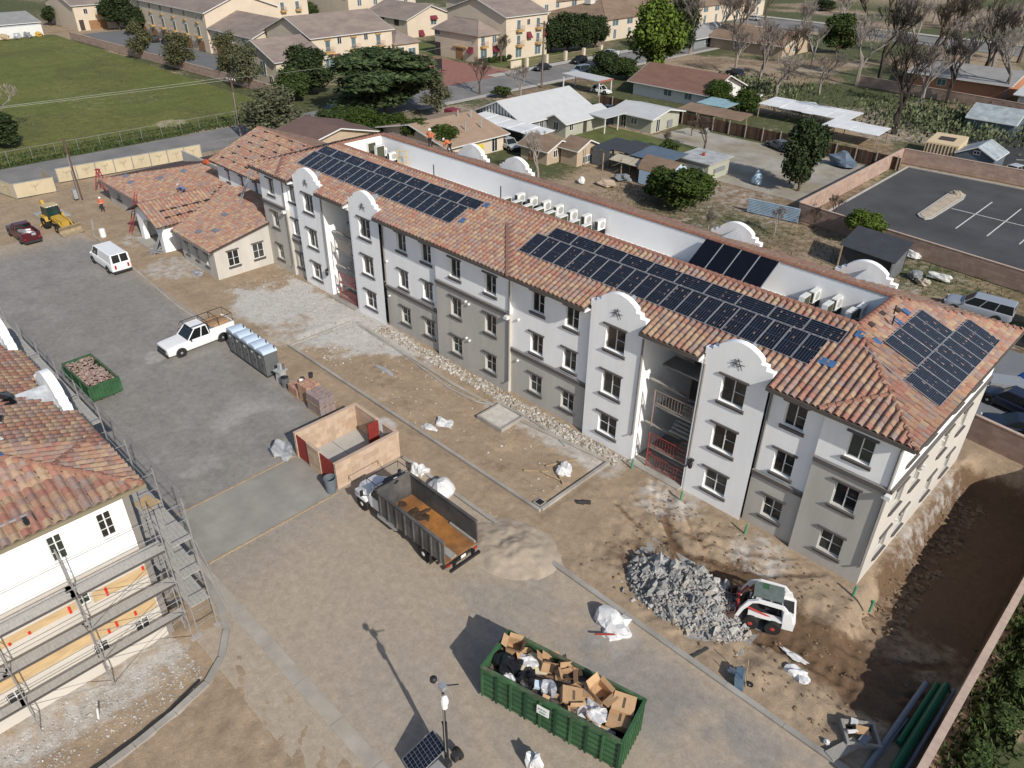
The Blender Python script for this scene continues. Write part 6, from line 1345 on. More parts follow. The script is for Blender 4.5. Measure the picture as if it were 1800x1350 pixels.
def person(label, loc, rz, joints, jacket, trousers, hat=M_hat, vest=None):
    """joints: dict pelvis chest neck head + lists for arms (shoulder elbow wrist) and legs (hip knee ankle toe)"""
    t = thing('person', label, 'person', loc, rz); j = joints
    J = [j['pelvis'], j['chest'], j['neck'], j['head']]; E = [(0,1),(1,2),(2,3)]; Rr = [.14,.155,.06,.095]
    for s in ('la','ra'):
        k = len(J); J += j[s]; E += [(1,k),(k,k+1),(k+1,k+2)]; Rr += [.065,.048,.035]
    for s in ('ll','rl'):
        k = len(J); J += j[s]; E += [(0,k),(k,k+1),(k+1,k+2),(k+2,k+3)]; Rr += [.095,.068,.05,.045]
    skin('body', J, E, Rr, M_skin, t)
    T = J[:2]; tr = [.158,.175]; Ej = [(0,1)]
    for i in (4,7): k = len(T); T += J[i:i+3]; Ej += [(1,k),(k,k+1),(k+1,k+2)]; tr += [.085,.066,.052]
    # sleeves stop before the wrist
    for i in (4,7):
        a, b = Vector(J[i+1]), Vector(J[i+2]); T[2+(i-4)+2] = tuple(a.lerp(b,.86))
    skin('jacket', T, Ej, tr, jacket, t)
    L = [J[0]]; lr = [.152]; El = []
    for i in (10,14): k = len(L); L += J[i:i+3]; El += [(0,k),(k,k+1),(k+1,k+2)]; lr += [.112,.083,.068]
    skin('trousers', L, El, lr, trousers, t)
    for i in (12,16):
        a, b = Vector(J[i]), Vector(J[i+1]); MB().tube([a+Vector((0,0,.02)),(a+b)/2,b], .06, 8, .045).build('boot', M_boot, t)
    h = Vector(J[3]); up = (h-Vector(J[2])).normalized()
    q = up.to_track_quat('Z','Y'); fw = Vector((1,0,0)); 
    hat_m = MB().lathe([(.14,0),(.165,.005),(.15,.02),(.135,.03),(.12,.09),(.07,.135),(.01,.15)], n=14).build('hard_hat', hat, t); hat_m.location = h+up*.05; hat_m.rotation_mode = 'QUATERNION'; hat_m.rotation_quaternion = q
    f = MB(); c = h-up*.01; f.cbox(c+fw*.1,(.03,.025,.045)); f.build('nose', M_skin, t)
    e = MB(); 
    for s in (-1,1): e.cbox(c+fw*.088+Vector((0,s*.035,.02)),(.015,.022,.012))
    e.build('eyes', M_dk, t); MB().cbox(c+fw*.088-up*.05,(.012,.05,.01)).build('mouth', M_red, t)
    for s in (-1,1): MB().cbox(c+Vector((0,s*.095,0)),(.04,.02,.06)).build('ear', M_skin, t)
    for i in (4,7):
        w_, el = Vector(J[i+2]), Vector(J[i+1]); d_ = (w_-el).normalized(); sd = d_.orthogonal().normalized(); up2 = d_.cross(sd)
        hm = MB().tube([w_,w_+d_*.09], .036, 7, .04)
        for k in range(4): hm.tube([w_+d_*.085+sd*(.03-.02*k), w_+d_*(.13+.008*(k in (1,2)))+sd*(.034-.023*k), w_+d_*(.16+.012*(k in (1,2)))+sd*(.034-.023*k)+up2*.025], .01, 5)
        hm.tube([w_+d_*.03+sd*.035, w_+d_*.07+sd*.065, w_+d_*.1+sd*.06+up2*.02], .012, 5); hm.build('hand', M_skin, t)
    if vest:
        p0, p1 = Vector(J[0]), Vector(J[1]); m = MB().tube([p0.lerp(p1,.25), p0.lerp(p1,.36)], .2, 12); m.build('reflective_band', M_strip, t)
    return t
stand = dict(pelvis=(0,0,.95),chest=(.02,0,1.32),neck=(.03,0,1.5),head=(.05,0,1.64),la=[(0,.2,1.42),(-.05,.3,1.15),(.12,.26,.93)],ra=[(0,-.2,1.42),(-.05,-.3,1.15),(.12,-.26,.93)],ll=[(0,.1,.88),(.02,.13,.48),(-.02,.14,.08),(.16,.17,.04)],rl=[(0,-.1,.88),(.02,-.12,.48),(-.02,-.13,.08),(.16,-.16,.04)])
bend = dict(pelvis=(-.1,0,.85),chest=(.22,0,1.08),neck=(.37,0,1.15),head=(.5,0,1.18),la=[(.25,.2,1.12),(.38,.26,.82),(.5,.2,.58)],ra=[(.25,-.2,1.12),(.4,-.25,.82),(.52,-.18,.6)],ll=[(-.1,.1,.8),(.08,.16,.46),(-.1,.18,.08),(.08,.2,.04)],rl=[(-.1,-.1,.8),(-.05,-.14,.44),(-.28,-.15,.08),(-.1,-.18,.04)])
kneel = dict(pelvis=(-.12,0,.42),chest=(.18,0,.72),neck=(.33,0,.8),head=(.46,0,.84),la=[(.2,.2,.77),(.4,.26,.5),(.58,.18,.3)],ra=[(.2,-.2,.77),(.42,-.24,.5),(.6,-.16,.28)],ll=[(-.12,.1,.38),(.2,.17,.1),(-.25,.18,.08),(-.38,.18,.05)],rl=[(-.12,-.1,.38),(.22,-.15,.3),(.1,-.17,.07),(.28,-.18,.04)])
def roof_z(y): return EZ+(EY1r-y)*SL+.06
person('roofer in orange jacket and white hard hat standing upright on the rear roof slope', (-57.9,47.7,roof_z(47.7)), rad(-60), stand, M_orj, M_dk)
person('roofer in orange jacket bending down beside the rear parapet', (-56.2,48.6,roof_z(48.6)), rad(200), bend, M_orj, M_dk)
person('worker in blue shirt kneeling on the clubhouse roof', (-84.4,33.7,CE+(33.7-29.7)*CSL+.08), rad(210), kneel, M_blus, mat('blue jeans', (.08,.13,.24), .85))
person('worker in orange-red vest and white hard hat standing on the soil by the clubhouse', (-95.3,28.2,0), rad(-40), stand, M_vest, M_dk, vest=True)

# ================================================================ streets, walls, neighbours
def flat(name, poly, z, m): return struct(MB().prism(poly, z-.05, z), name, m)
def rect(x0,x1,y0,y1): return [(x0,y0),(x1,y0),(x1,y1),(x0,y1)]
M_str = mat('street asphalt', (.215,.205,.195), .92, .12, .5, .1, 20, col2=(.17,.165,.16)); M_walk = mat('sidewalk', (.4,.38,.35), .9, .1, .6)
M_lot = mat('sealed asphalt', (.075,.077,.08), .85, .18, .25, .1, 25, col2=(.055,.057,.06)); M_line = mat('road paint', (.62,.61,.58), .8, .15, 3)
M_brk = mat('red pavers', (.27,.13,.105), .9, .15, 1.2); M_grass = mat('field grass', (.075,.10,.026), .95, .3, .6, .5, 5, col2=(.105,.105,.04), mixlo=.42, mixhi=.6)
M_lawn = mat('lawn', (.085,.12,.03), .95, .25, .5, .5, 6, col2=(.13,.12,.05)); M_drive = mat('drive asphalt', (.15,.155,.16), .9, .12, .5)
flat('street', rect(-121.2,-110.5,-60,232), -.02, M_str); flat('cross_street', rect(-260,30,233,249), -.015, M_str)
flat('sidewalk', rect(-123.6,-121.3,118,230), .08, M_walk); flat('sidewalk', rect(-260,30,250,253), .08, M_walk); flat('sidewalk', rect(-110.4,-108.9,88,232), .08, M_walk)
flat('driveway', rect(-235,-150,76.8,87.6), -.01, M_drive); flat('brick_entry', [(-121.25,104),(-121.25,126),(-131,124),(-152,124.5),(-152,112),(-131,108)], -.012, M_brk); flat('driveway', rect(-190,-152.05,113,124.4), -.012, M_drive)
flat('lawn', rect(-82,-58,94,104), -.03, M_lawn); flat('lawn', rect(-200,-152,124.6,136), -.03, M_lawn); flat('front_lawn', rect(-133,-123.7,127,165), -.03, M_lawn)
flat('gravel_lot', [(-72,97),(-62,92),(-38,92),(-38,113.5),(-70,113)], -.035, mat('gravel lot', (.34,.315,.275), .95, .2, .4, .4, 6, col2=(.27,.235,.17)))
flat('parking_lot', [(-35.4,87),(12,81.5),(12,121),(-35.9,117.6)], -.01, M_lot); flat('rear_lot', rect(-36,12,122,152), -.01, mat('dark lot', (.05,.05,.053), .9, .15, .5))
flat('side_yard_slab', [(-10,54.3),(8,54.3),(8,70),(-10,70)], -.01, mat('grey yard slab', (.17,.18,.19), .9, .15, .3)); flat('rear_path', rect(-78,-40,52.5,56), -.03, mat('rear soil', (.23,.17,.115), .95, .2, .6, .4, 6))
sheet('field', np.arange(-238,-122,1.2), np.arange(-30,71,1.2), lambda X,Y: .05+.25*fbm(X,Y,.25,44,4)+.12*(vnoise(X,Y,.9,45)-.5), lambda X,Y: np.stack([.3*smooth(fbm(X,Y,.06,60),.55,.7)+.9*blob(X,Y,-129,52,4), .55*smooth(fbm(X,Y,.07,61,5),.45,.62), .5*smooth(fbm(X,Y,.09,63,5),.4,.6), 1+0*X],-1),
      zmat('meadow', (.125,.14,.04), (.38,.32,.22), (.105,.105,.042), (.17,.165,.048), bump=1., sc=.7), kind='structure')
for a,b in (((-15.7,97.5),(-9,96)),): pass
isl = [(-27.3,98.0),(-26.7,97.2),(-26.0,96.9),(-25.5,97.8),(-25.3,108.3),(-25.6,110.0),(-26.4,110.6),(-27.2,110.3),(-27.5,109.6)]
t = thing('parking_island', 'long pale planter island in the middle of the dark parking lot', 'traffic island', (-26.4,103.5,0), world=True)
MB().prism(isl, 0, .15).build('kerb_ring', M_walk, t); MB().prism([((x+26.4)*.7-26.4,(y-103.7)*.94+103.7) for x,y in isl], .151, .2).build('gravel_bed', mat('tan gravel', (.42,.35,.27), .95, .2, 1.), t)
tag(MB().lump((-26.4,109,.3),(.7,.5,.35),5,.3).build('boulder', M_sand), 'pale boulder at the far end of the parking island', 'boulder')
for (a,b,w_) in (((-25.2,103.6),(2,103.2),.12),((-22.4,96.7),(-22.4,109.9),.12),((-19.05,96.8),(-19.05,109.8),.12),((-15.7,96.8),(-15.7,109.8),.12)):
    d_ = Vector((b[0]-a[0],b[1]-a[1],0)); struct(MB().cbox(((a[0]+b[0])/2,(a[1]+b[1])/2,.0), (d_.length,w_,.02), math.atan2(d_.y,d_.x)), 'parking_line', M_line)
for a,b in (((-35.3,87.4),(-35.8,117.3)),((-35.8,117.3),(10,120.6)),((-35.3,87.4),(10,82.2))): kerb('lot_kerb', [a,b], .25, .12, M_walk, 6)
for a,b in (((-26,133),(-18,139)),((-18,139),(-8,137)),((-22,128),(-13,146)),((-15,126),(-6,143))):
    d_ = Vector((b[0]-a[0],b[1]-a[1],0)); struct(MB().cbox(((a[0]+b[0])/2,(a[1]+b[1])/2,.0), (d_.length,.12,.02), math.atan2(d_.y,d_.x)), 'parking_line', M_line)
# masonry boundary walls
M_wallblk = mat('pinkish block', (.36,.255,.205), .92, .12, 1.5, .2, 18, island=[(.37,.265,.215),(.34,.24,.19),(.39,.28,.225),(.33,.235,.19)])
def run_wall(label, a, b, h, z0=0, single=False, th=.2, cat='wall', cap=None, lim=None):
    a = Vector((a[0],a[1],0)); b = Vector((b[0],b[1],0)); d_ = b-a; L = d_.length; ang = math.atan2(d_.y,d_.x)
    t = thing('block_wall', label, cat, (a.x,a.y,0), ang)
    MB().box(.01,L-.01,-th/2+.012,th/2-.012,z0,h-.01).build('mortar_core', M_mort, t)
    bl, bh = (.41,.2) if single else (.9,.4)
    allm = MB(); nrow = round((h-z0)/bh); bh = (h-z0)/nrow; k = 0
    key = MB().box(-bl/2+.006,bl/2-.006,-th/2,th/2,.005,bh-.005).mesh('block', M_wallblk) if single else None
    for r in range(nrow-1,-1,-1):
        u = -(bl/2 if r%2 else 0)
        while u < L-.02:
            s, e = max(u,0), min(u+bl,L); z = z0+r*bh
            if single and k < 290 and e-s > bl-.01 and r >= nrow-4: ob('block', key, t, loc=((s+e)/2,0,z)); k += 1
            elif e-s > .03: allm.box(s+.006,e-.006,-th/2,th/2,z+.005,z+bh-.005)
            u += bl
    allm.build('blocks', M_wallblk, t, kind='stuff')
    n = max(1,int(L/.42)) if single else max(1,int(L/2.5)); cm = MB().box(.004,L/n-.004,-th/2-.03,th/2+.03,h+.001,h+.07).mesh('coping', mat('pink coping', (.46,.345,.28), .9, .12, 2))
    for i in range(n): ob('coping', cm, t, loc=(i*L/n,0,0))
    return t
run_wall('long pink block wall along the trench, its top seen from above', (-.33,23), (-.33,53.9), 2.0, -2.6, True, .28)
run_wall('brown block wall closing the trench behind the building', (-7.4,54.0), (14,51.0), 1.9, -2.6)
run_wall('low block wall between the rear yard and the dark parking lot', (-36.8,86), (14,80.6), 2.0)
run_wall('sunlit tan block wall along the far left side of the parking lot', (-36.9,86.2), (-37.4,118.7), 2.0)
run_wall('far block wall behind the parking lot below the small sheds', (-37.3,118.9), (14,122.2), 2.0)
run_wall('tan block wall between the green field and the townhouse drive', (-228,71.5), (-137,75.6), 1.7)
# ---- houses
M_shing = mat('tan grey shingles', (.255,.205,.175), .92, .14, .5, .15, 6, col2=(.205,.165,.145), streak=(1,1,5)); M_shbr = mat('brown shingles', (.235,.165,.115), .92, .15, .5, .15, 6, col2=(.19,.13,.09), streak=(1,1,5))
M_shtan = mat('sandy shingles', (.33,.235,.165), .92, .12, .6, .15, 6, streak=(1,1,5)); M_shgry = mat('pale grey shingles', (.46,.47,.47), .9, .06, .6); M_shred = mat('red brown shingles', (.19,.105,.08), .92, .15, .5, streak=(1,1,5)); M_shwht = mat('white metal roof', (.66,.67,.67), .6, .12, .5)
M_hcream = mat('townhouse stucco', (.56,.475,.37), .92, .06, .4); M_hgreen = mat('sage siding', (.36,.36,.29), .9, .06, 1); M_hgrey = mat('grey siding', (.2,.215,.22), .9, .06, 1); M_hwhite = mat('white siding', (.62,.62,.6), .9, .05, 1); M_htan = mat('tan siding', (.42,.33,.24), .9, .08, 1); M_hblue = mat('pale blue siding', (.42,.55,.66), .8, .06, 1); M_hdkblue = mat('slate blue siding', (.10,.125,.15), .8, .06, 1)
M_awn = mat('maroon awning', (.15,.025,.035), .8); M_gar = mat('brown garage door', (.27,.15,.075), .7, .08, 2); M_wood = mat('ochre wood', (.42,.27,.1), .8); M_bglass = mat('pale window glass', (.10,.14,.155), .15, .3, .5, spec=.6)
def house(name, label, x0, x1, y0, y1, ze, zp, wall, roof, ridge='y', wins=(), ov=.5, cat='house', hip=False, trim=None, z0=-.2, flat_roof=False):
    """box walls, gable or hip roof; wins: (face,u,z,w,h,kind) on the X+ face (u=y) or the Y- face (u=x)"""
    cx, cy = (x0+x1)/2, (y0+y1)/2; t = thing(name, label, cat, (cx,cy,0), world=True); tr = trim or M_hwhite
    for a in ((x0,x1,y0,y0+.15),(x0,x1,y1-.15,y1),(x0,x0+.15,y0+.15,y1-.15),(x1-.15,x1,y0+.15,y1-.15)): MB().box(*a,z0,ze).build('wall', wall, t)
    s = (zp-ze)/((x1-x0)/2 if ridge == 'y' else (y1-y0)/2); zo = ze-ov*s; th = .16
    if flat_roof:
        A = [(x0-ov,y0-ov),(x1+ov,y0-ov),(x1+ov,y1+ov),(x0-ov,y1+ov)]; MB().prism(A, ze, ze+.14).build('roof', roof, t)
    elif hip:
        if ridge == 'y': R0, R1 = (cx,y0+(x1-x0)/2,zp), (cx,y1-(x1-x0)/2,zp)
        else: R0, R1 = (x0+(y1-y0)/2,cy,zp), (x1-(y1-y0)/2,cy,zp)
        c = [(x0-ov,y0-ov,zo),(x1+ov,y0-ov,zo),(x1+ov,y1+ov,zo),(x0-ov,y1+ov,zo)]
        F = [(0,1,4),(1,2,5,4),(2,3,5),(3,0,4,5)] if ridge == 'y' else [(0,1,5,4),(1,2,5),(2,3,4,5),(3,0,4)]
        lo = [(a,b,z_-th) for a,b,z_ in c]; MB().add(c+[R0,R1]+lo, F+[(6,7,1,0),(7,8,2,1),(8,9,3,2),(9,6,0,3),(9,8,7,6)]).build('roof', roof, t)
        ridge_caps(t, [c[0],R0], .12, m=roof, seg=3); ridge_caps(t, [c[1],R0 if ridge == 'y' else R1], .12, m=roof, seg=3); ridge_caps(t, [R0,R1], .12, m=roof, seg=3)
    else:
        for sgn in (-1,1):
            if ridge == 'y':
                e = x0-ov if sgn < 0 else x1+ov; P = [(e,y0-ov,zo),(e,y1+ov,zo),(cx,y1+ov,zp),(cx,y0-ov,zp)]
            else:
                e = y0-ov if sgn < 0 else y1+ov; P = [(x0-ov,e,zo),(x1+ov,e,zo),(x1+ov,cy,zp),(x0-ov,cy,zp)]
            Q = [(a,b,c_-th) for a,b,c_ in P]; MB().add(P+Q, [(0,1,2,3),(7,6,5,4),(0,4,5,1),(1,5,6,2),(2,6,7,3),(3,7,4,0)]).build('roof', roof, t)
            MB().tube([Vector(P[0])+Vector((0,0,-.08)),Vector(P[1])+Vector((0,0,-.08))], .09, 4).build('gutter', tr, t)
            for k in (0,1): 
                a_, b_ = Vector(P[k]), Vector(P[3-k]); MB().tube([a_+Vector((0,0,-.1)),b_+Vector((0,0,-.1))], .11, 4).build('rake_board', tr, t)
        if ridge == 'y':
            for y in (y0,y1-.15): MB().prism([(x0,ze-.01),(x1,ze-.01),(cx,zp-.16)], y, y+.15, 'y').build('gable', wall, t)
        else:
            for x in (x0,x1-.15): MB().prism([(y0,ze-.01),(y1,ze-.01),(cy,zp-.16)], x, x+.15, 'x').build('gable', wall, t)
    def bx(face,u0,u1,d0,d1,za,zb): return MB().box(x1+d0,x1+d1,u0,u1,za,zb) if face == 'X' else MB().box(u0,u1,y0-d1,y0-d0,za,zb)
    for face,u,z,w_,h_,kd in wins:
        if kd in ('w','d'):
            f = bx(face,u-w_/2-.1,u+w_/2+.1,.002,.06,z-.1,z+h_+.1).build('window' if kd == 'w' else 'glass_door', tr, t); bx(face,u-w_/2,u+w_/2,.061,.075,z,z+h_).build('pane', M_bglass if w_ > 1 else M_glass, f); bx(face,u-.04,u+.04,.076,.09,z,z+h_).build('mullion', tr, f)
        elif kd == 'g':
            f = bx(face,u-w_/2,u+w_/2,.002,.05,z,z+h_).build('garage_door', M_gar, t)
            for k in range(4): bx(face,u-w_/2+.05,u+w_/2-.05,.051,.06,z+.05+k*h_/4,z+.15+k*h_/4).build('door_panel', M_gar, f)
        elif kd == 'b':
            f = bx(face,u-w_/2,u+w_/2,.002,1.0,z-.35,z).build('balcony', M_wood, t)
            m = MB(); 
            for k in range(9):
                q = u-w_/2+w_*k/8; p = (x1+.95,q) if face == 'X' else (q,y0-.95); m.tube([(p[0],p[1],z),(p[0],p[1],z+.95)], .03, 4)
            a_, b_ = ((x1+.95,u-w_/2),(x1+.95,u+w_/2)) if face == 'X' else ((u-w_/2,y0-.95),(u+w_/2,y0-.95)); m.tube([(*a_,z+.97),(*b_,z+.97)], .04, 4); m.build('railing', mat('pinkish railing', (.36,.26,.22), .7), f)
            g_ = bx(face,u-.65,u+.65,.003,.05,z+.05,z+2.1).build('glass_door', tr, t); bx(face,u-.55,u+.55,.051,.07,z+.1,z+2.0).build('pane', M_bglass, g_)
        elif kd == 'a':
            P = [(0,.02,z+h_),(0,.9,z),(w_,.9,z),(w_,.02,z+h_),(0,.02,z),(w_,.02,z)]
            vs = [((x1+d_,u-w_/2+q,zz) if face == 'X' else (u-w_/2+q,y0-d_,zz)) for q,d_,zz in P]; MB().add(vs,[(0,1,2,3),(0,4,1),(3,2,5)]).build('awning', M_awn, t)
        elif kd == 'k': bx(face,u-w_/2,u+w_/2,.002,.35,z,z+h_).build('planter_box', M_wood, t)
        elif kd == 'v': bx(face,u-w_/2,u+w_/2,.002,.2,z,z+h_).build('wall_unit', M_hgrey, t)
        elif kd == 'o': bx(face,u-w_/2,u+w_/2,.002,.03,z,z+h_).build('recess_shade_panel', M_under, t)  # flat dark panel on the wall; the recess's shade is put into its colour
    return t
def rows(face, u0, u1, n, spec): return [(face, u0+(u1-u0)*(i+.5)/n, *sp) for i in range(n) for sp in spec]
B3 = [(5.0,2.4,0,'b')]
house('townhouse','far cream townhouse with a brown double garage at the head of the drive',-262,-241,78,106,6.3,9,M_hcream,M_shing,'y',[('X',83.5,0,4.6,2.3,'g'),('X',84.5,3.6,2.6,0,'b'),('X',81,4,.9,1.2,'w'),('X',92,4,1.1,1.4,'w'),('X',100,4,1.1,1.4,'w'),('X',97,0,4.6,2.3,'g'),('X',79.3,0,1.2,2.6,'o')])
house('townhouse','long three-storey cream townhouse row with garages facing the drive',-226,-186,88,107,8.8,12.2,M_hcream,M_shing,'x',rows('Y',-225,-187,6,[(0,3.4,2.3,'g'),(3.3,2.2,0,'b'),(7.0,.9,1.2,'w'),(6.1,1.2,.3,'k'),(3.5,1.,1.8,'o')])+[('Y',-187.4,7,.9,1.2,'w')])
house('townhouse','lower cream townhouse stepping down at the end of the garage row',-185.8,-166,88.5,104,5.6,8.6,M_hcream,M_shing,'x',rows('Y',-185,-167,3,[(0,3.4,2.2,'g'),(3.3,1.2,1.5,'w'),(2.7,1.8,.3,'k')])+[('Y',-182,3.0,1.2,2.4,'o'),('Y',-176,3.,1.2,2.4,'o')])
house('townhouse','cream townhouse with a broad shaded gable beside the field wall',-158.3,-142.6,80,91,4.7,7.7,M_hcream,M_shing,'y',[('Y',-147.5,1.5,1.6,2.6,'w'),('Y',-150,4.6,.9,.5,'o'),('X',84.5,1.3,2.0,2.0,'d'),('X',84.5,4.2,.3,.3,'o'),('Y',-145,.4,1.0,1.2,'w')])
house('townhouse','three-storey cream townhouse with balconies and maroon awnings behind the cedar',-165,-147.5,91.5,112,7.3,10.4,M_hcream,M_shing,'y',rows('X',92,111.5,3,[(4.2,2.2,0,'b'),(1.0,1.8,1.8,'w'),(6.4,1.4,.25,'k')])+[('X',98.2,5.5,.9,1.3,'w'),('X',105,5.6,.9,1.2,'w'),('X',97.4,2.2,1.5,1.4,'a'),('X',104.8,2.2,1.5,1.4,'a')])
house('townhouse','low corner wing of the balcony townhouse beside the brick entry',-158,-147,112.2,119,4.3,6.2,M_hcream,M_shing,'x',[('X',114,1.3,1.5,1.9,'w'),('X',112.9,1.2,.35,2,'k'),('X',117,.6,2,2.2,'d')],hip=True)
house('townhouse','two-storey cream corner townhouse by the brick entry',-150,-135.2,126.5,133,6.0,8.3,M_hcream,M_shing,'x',[('X',128,3.4,1.8,0,'b'),('X',131.6,3.8,1.2,1.6,'w'),('X',128.2,.3,1.9,2.1,'d'),('X',131.8,1.9,1.6,1.2,'a'),('X',131.8,.4,1.6,1.6,'w'),('Y',-149,4.6,1.8,.8,'w'),('Y',-149,0,1.8,2.9,'o'),('Y',-141,2.6,4.4,.3,'k'),('Y',-141.5,0,2.4,2.4,'g'),('Y',-137.5,1.9,1.5,1.2,'a')],hip=True)
house('townhouse','three-storey cream townhouse with balconies by the dark hedge',-153,-133,133.2,147,9.3,12.4,M_hcream,M_shing,'y',rows('X',134,147,2,[(6.2,2.0,0,'b'),(3.0,2.0,0,'b'),(.4,1.9,1.8,'w')])+[('X',140.5,7,.9,1.2,'w'),('X',140.6,4.2,1.4,1.3,'a'),('X',146,4.4,1.,1.2,'a')])
house('townhouse','gabled cream townhouse with one maroon awning seen between the rows',-192,-173.5,137,153,4.6,7.4,M_hcream,M_shing,'x',[('X',146,2.6,1.9,1.4,'w'),('X',146,3.9,2.2,.9,'a'),('X',141.5,.2,1.6,1.4,'a'),('X',149,.6,5.,.3,'k'),('Y',-178,2.6,2.0,1.9,'o'),('Y',-184,2.6,1.6,1.9,'o')])
house('townhouse','distant cream townhouse row at the top of the photo behind the balcony block',-236,-206,112,128,8.2,11,M_hcream,M_shing,'x',rows('X',113,127,3,[(5,1.6,0,'b'),(1.2,1.5,1.6,'w')])+rows('Y',-235,-207,5,[(5,1.1,1.8,'w'),(1.4,1.2,1.8,'w')]))
house('townhouse','distant three-storey cream block above the gabled townhouse',-225,-198,136,160,8.5,11.5,M_hcream,M_shing,'y',rows('X',137,159,4,[(5.5,1.3,1.5,'w'),(2,1.3,1.5,'w')]))
house('townhouse','distant cream block at the top edge beside the tall balcony block',-182,-158,158,178,8.2,11.2,M_hcream,M_shing,'x',rows('X',159,177,3,[(5.2,1.4,1.6,'w'),(1.4,1.4,1.6,'w')]))
house('apartment_row','long cream apartment row with a brown hip roof along the far street',-156,-136,173,256,5.3,8.4,M_hcream,M_shbr,'y',rows('X',174,255,13,[(3.4,2.4,1.4,'w'),(.3,1.1,2.2,'w'),(.3,.3,.1,'v')])+rows('Y',-155,-137,3,[(3.6,1.6,1.3,'w')]),hip=True,cat='apartments')
house('apartment_row','second long cream apartment row behind the first at the top edge',-196,-172,188,290,5.3,8.4,M_hcream,M_shbr,'y',rows('X',190,288,12,[(3.4,2.2,1.4,'w'),(.4,1.6,1.8,'w')]),hip=True,cat='apartments')
tag(MB().cbox((-147.5,180,8.3),(2.2,2.,1.6)).build('rooftop_cooler', mat('cooler white', (.55,.54,.5), .7)), 'boxy white cooler on the brown apartment roof', 'cooler')
# neighbours behind the building
house('ranch_house','pale grey roofed ranch house with a striped gable behind the white lean-to',-94.5,-83.8,87.8,104,2.6,4.9,M_hgrey,M_shgry,'y',[('Y',-91,.9,1.3,1.3,'w'),('Y',-85.2,.9,1.3,1.3,'w'),('X',88.8,.7,1.3,1.3,'w'),('X',92,.9,.8,1.1,'w')])
gt = bpy.context.scene.objects['ranch_house']
m = MB()
for i in range(13):
    x = -93.4+.68*i; hh = (4.9-2.6)*(1-abs(x+89.15)/5.35)-.25
    if hh > .1: m.box(x-.14,x+.14,87.7,87.79,2.62,2.62+hh)
m.build('gable_batten', M_hwhite, gt, kind='stuff')
house('ranch_extension','cream and sage wing with a grey porch roof joined to the ranch house',-83.7,-79.8,93.3,103.5,2.45,3.3,M_hgreen,M_shgry,'y',[('X',94.6,.9,.8,1.1,'w'),('X',98.,0,.9,2.,'o'),('Y',-81.8,.9,.9,1.1,'w')],ov=.6)
t = thing('porch_roof','flat pale porch roof on white posts beside the lawn','porch',(-78.3,103,0),world=True); MB().cbox((-78.6,103.2,2.5),(3.6,8,.14),0,0,.05).build('roof_panel', M_shgry, t)
for y in (99.6,103,106.8): MB().box(-77.1,-76.95,y-.08,y+.08,0,2.44).build('post', M_hwhite, t)
house('garage_house','small sage green house with a low pale roof at the edge of the lawn',-79.6,-72,105.2,113,2.5,3.3,M_hgreen,M_shgry,'x',[('Y',-77.5,.1,.9,2,'w'),('Y',-75.4,.9,1.1,.9,'w'),('X',107,.0,.9,1.9,'w'),('X',110.3,.2,1.3,1.1,'v')],ov=.7)
house('ranch_house','sandy brown roofed low house beside the yellow tarp',-97,-81.8,70.5,81.5,2.5,4.2,M_hcream,M_shtan,'y',[('X',74.5,1,1.5,1,'w'),('X',79.6,.1,1,2.,'w')],ov=.7)
for x,y,z in ((-87.6,80.3,4.5),(-88.6,78.6,4.6),(-84.6,76.4,4.0),(-84.2,79.2,4.0)): rod('roof_vent', [(x,y,z-.9),(x,y,z+.45)], .12, M_galv, 'x', 'vent') if 0 else MB().tube([(x,y,z-.9),(x,y,z+.4)], .11, 7).build('roof_vent', M_galv, gt)
t = thing('patio_cover','long white lean-to roof sheltering the silver car','patio cover',(-84.5,85,0),world=True)
for i in range(5): MB().cbox((-90.4+3.0*i,85.4,2.7-.05*i),(2.96,4.2,.09),0,.05).build('roof_sheet', M_shwht, t)
for x in (-91.5,-84.5,-77.5): MB().box(x-.06,x+.06,83.4,83.52,0,2.6).build('post', M_hwhite, t)
car('silver wagon parked under the white lean-to roof', 'car', (-81.6,82.3,0), rad(-12), 'suv', SILV, 4.8, 1.85, 1.6)
house('shed','small tan shed with a brown roof near the silver car',-77,-71.9,80.3,85.5,2.1,3.1,M_htan,M_shbr,'x',[('X',82,.8,.7,.9,'w'),('X',84.4,0,.9,1.9,'w'),('Y',-74.5,.0,1.8,1.9,'g')],ov=.45,cat='shed')
house('shed','narrow blue and tan shed right of the small tan shed',-71.5,-68.5,82.8,87.5,2.4,3.4,M_htan,M_shbr,'x',[('X',85,.2,1.8,.9,'w')],ov=.4,cat='shed')
tag(MB().lump((-84.2,76.2,1.35),(3.4,1.6,.55),31,.2,14,8).build('yellow_tarp', mat('yellow tarp', (.62,.47,.03), .6, .12, 2, .4, 4)), 'bright yellow tarp draped over the patio behind the building', 'tarp')
tag(MB().box(-85.8,-81.9,73.4,78.9,0,1.1).build('patio_wall', M_hcream), 'low cream patio wall under the yellow tarp', 'wall')
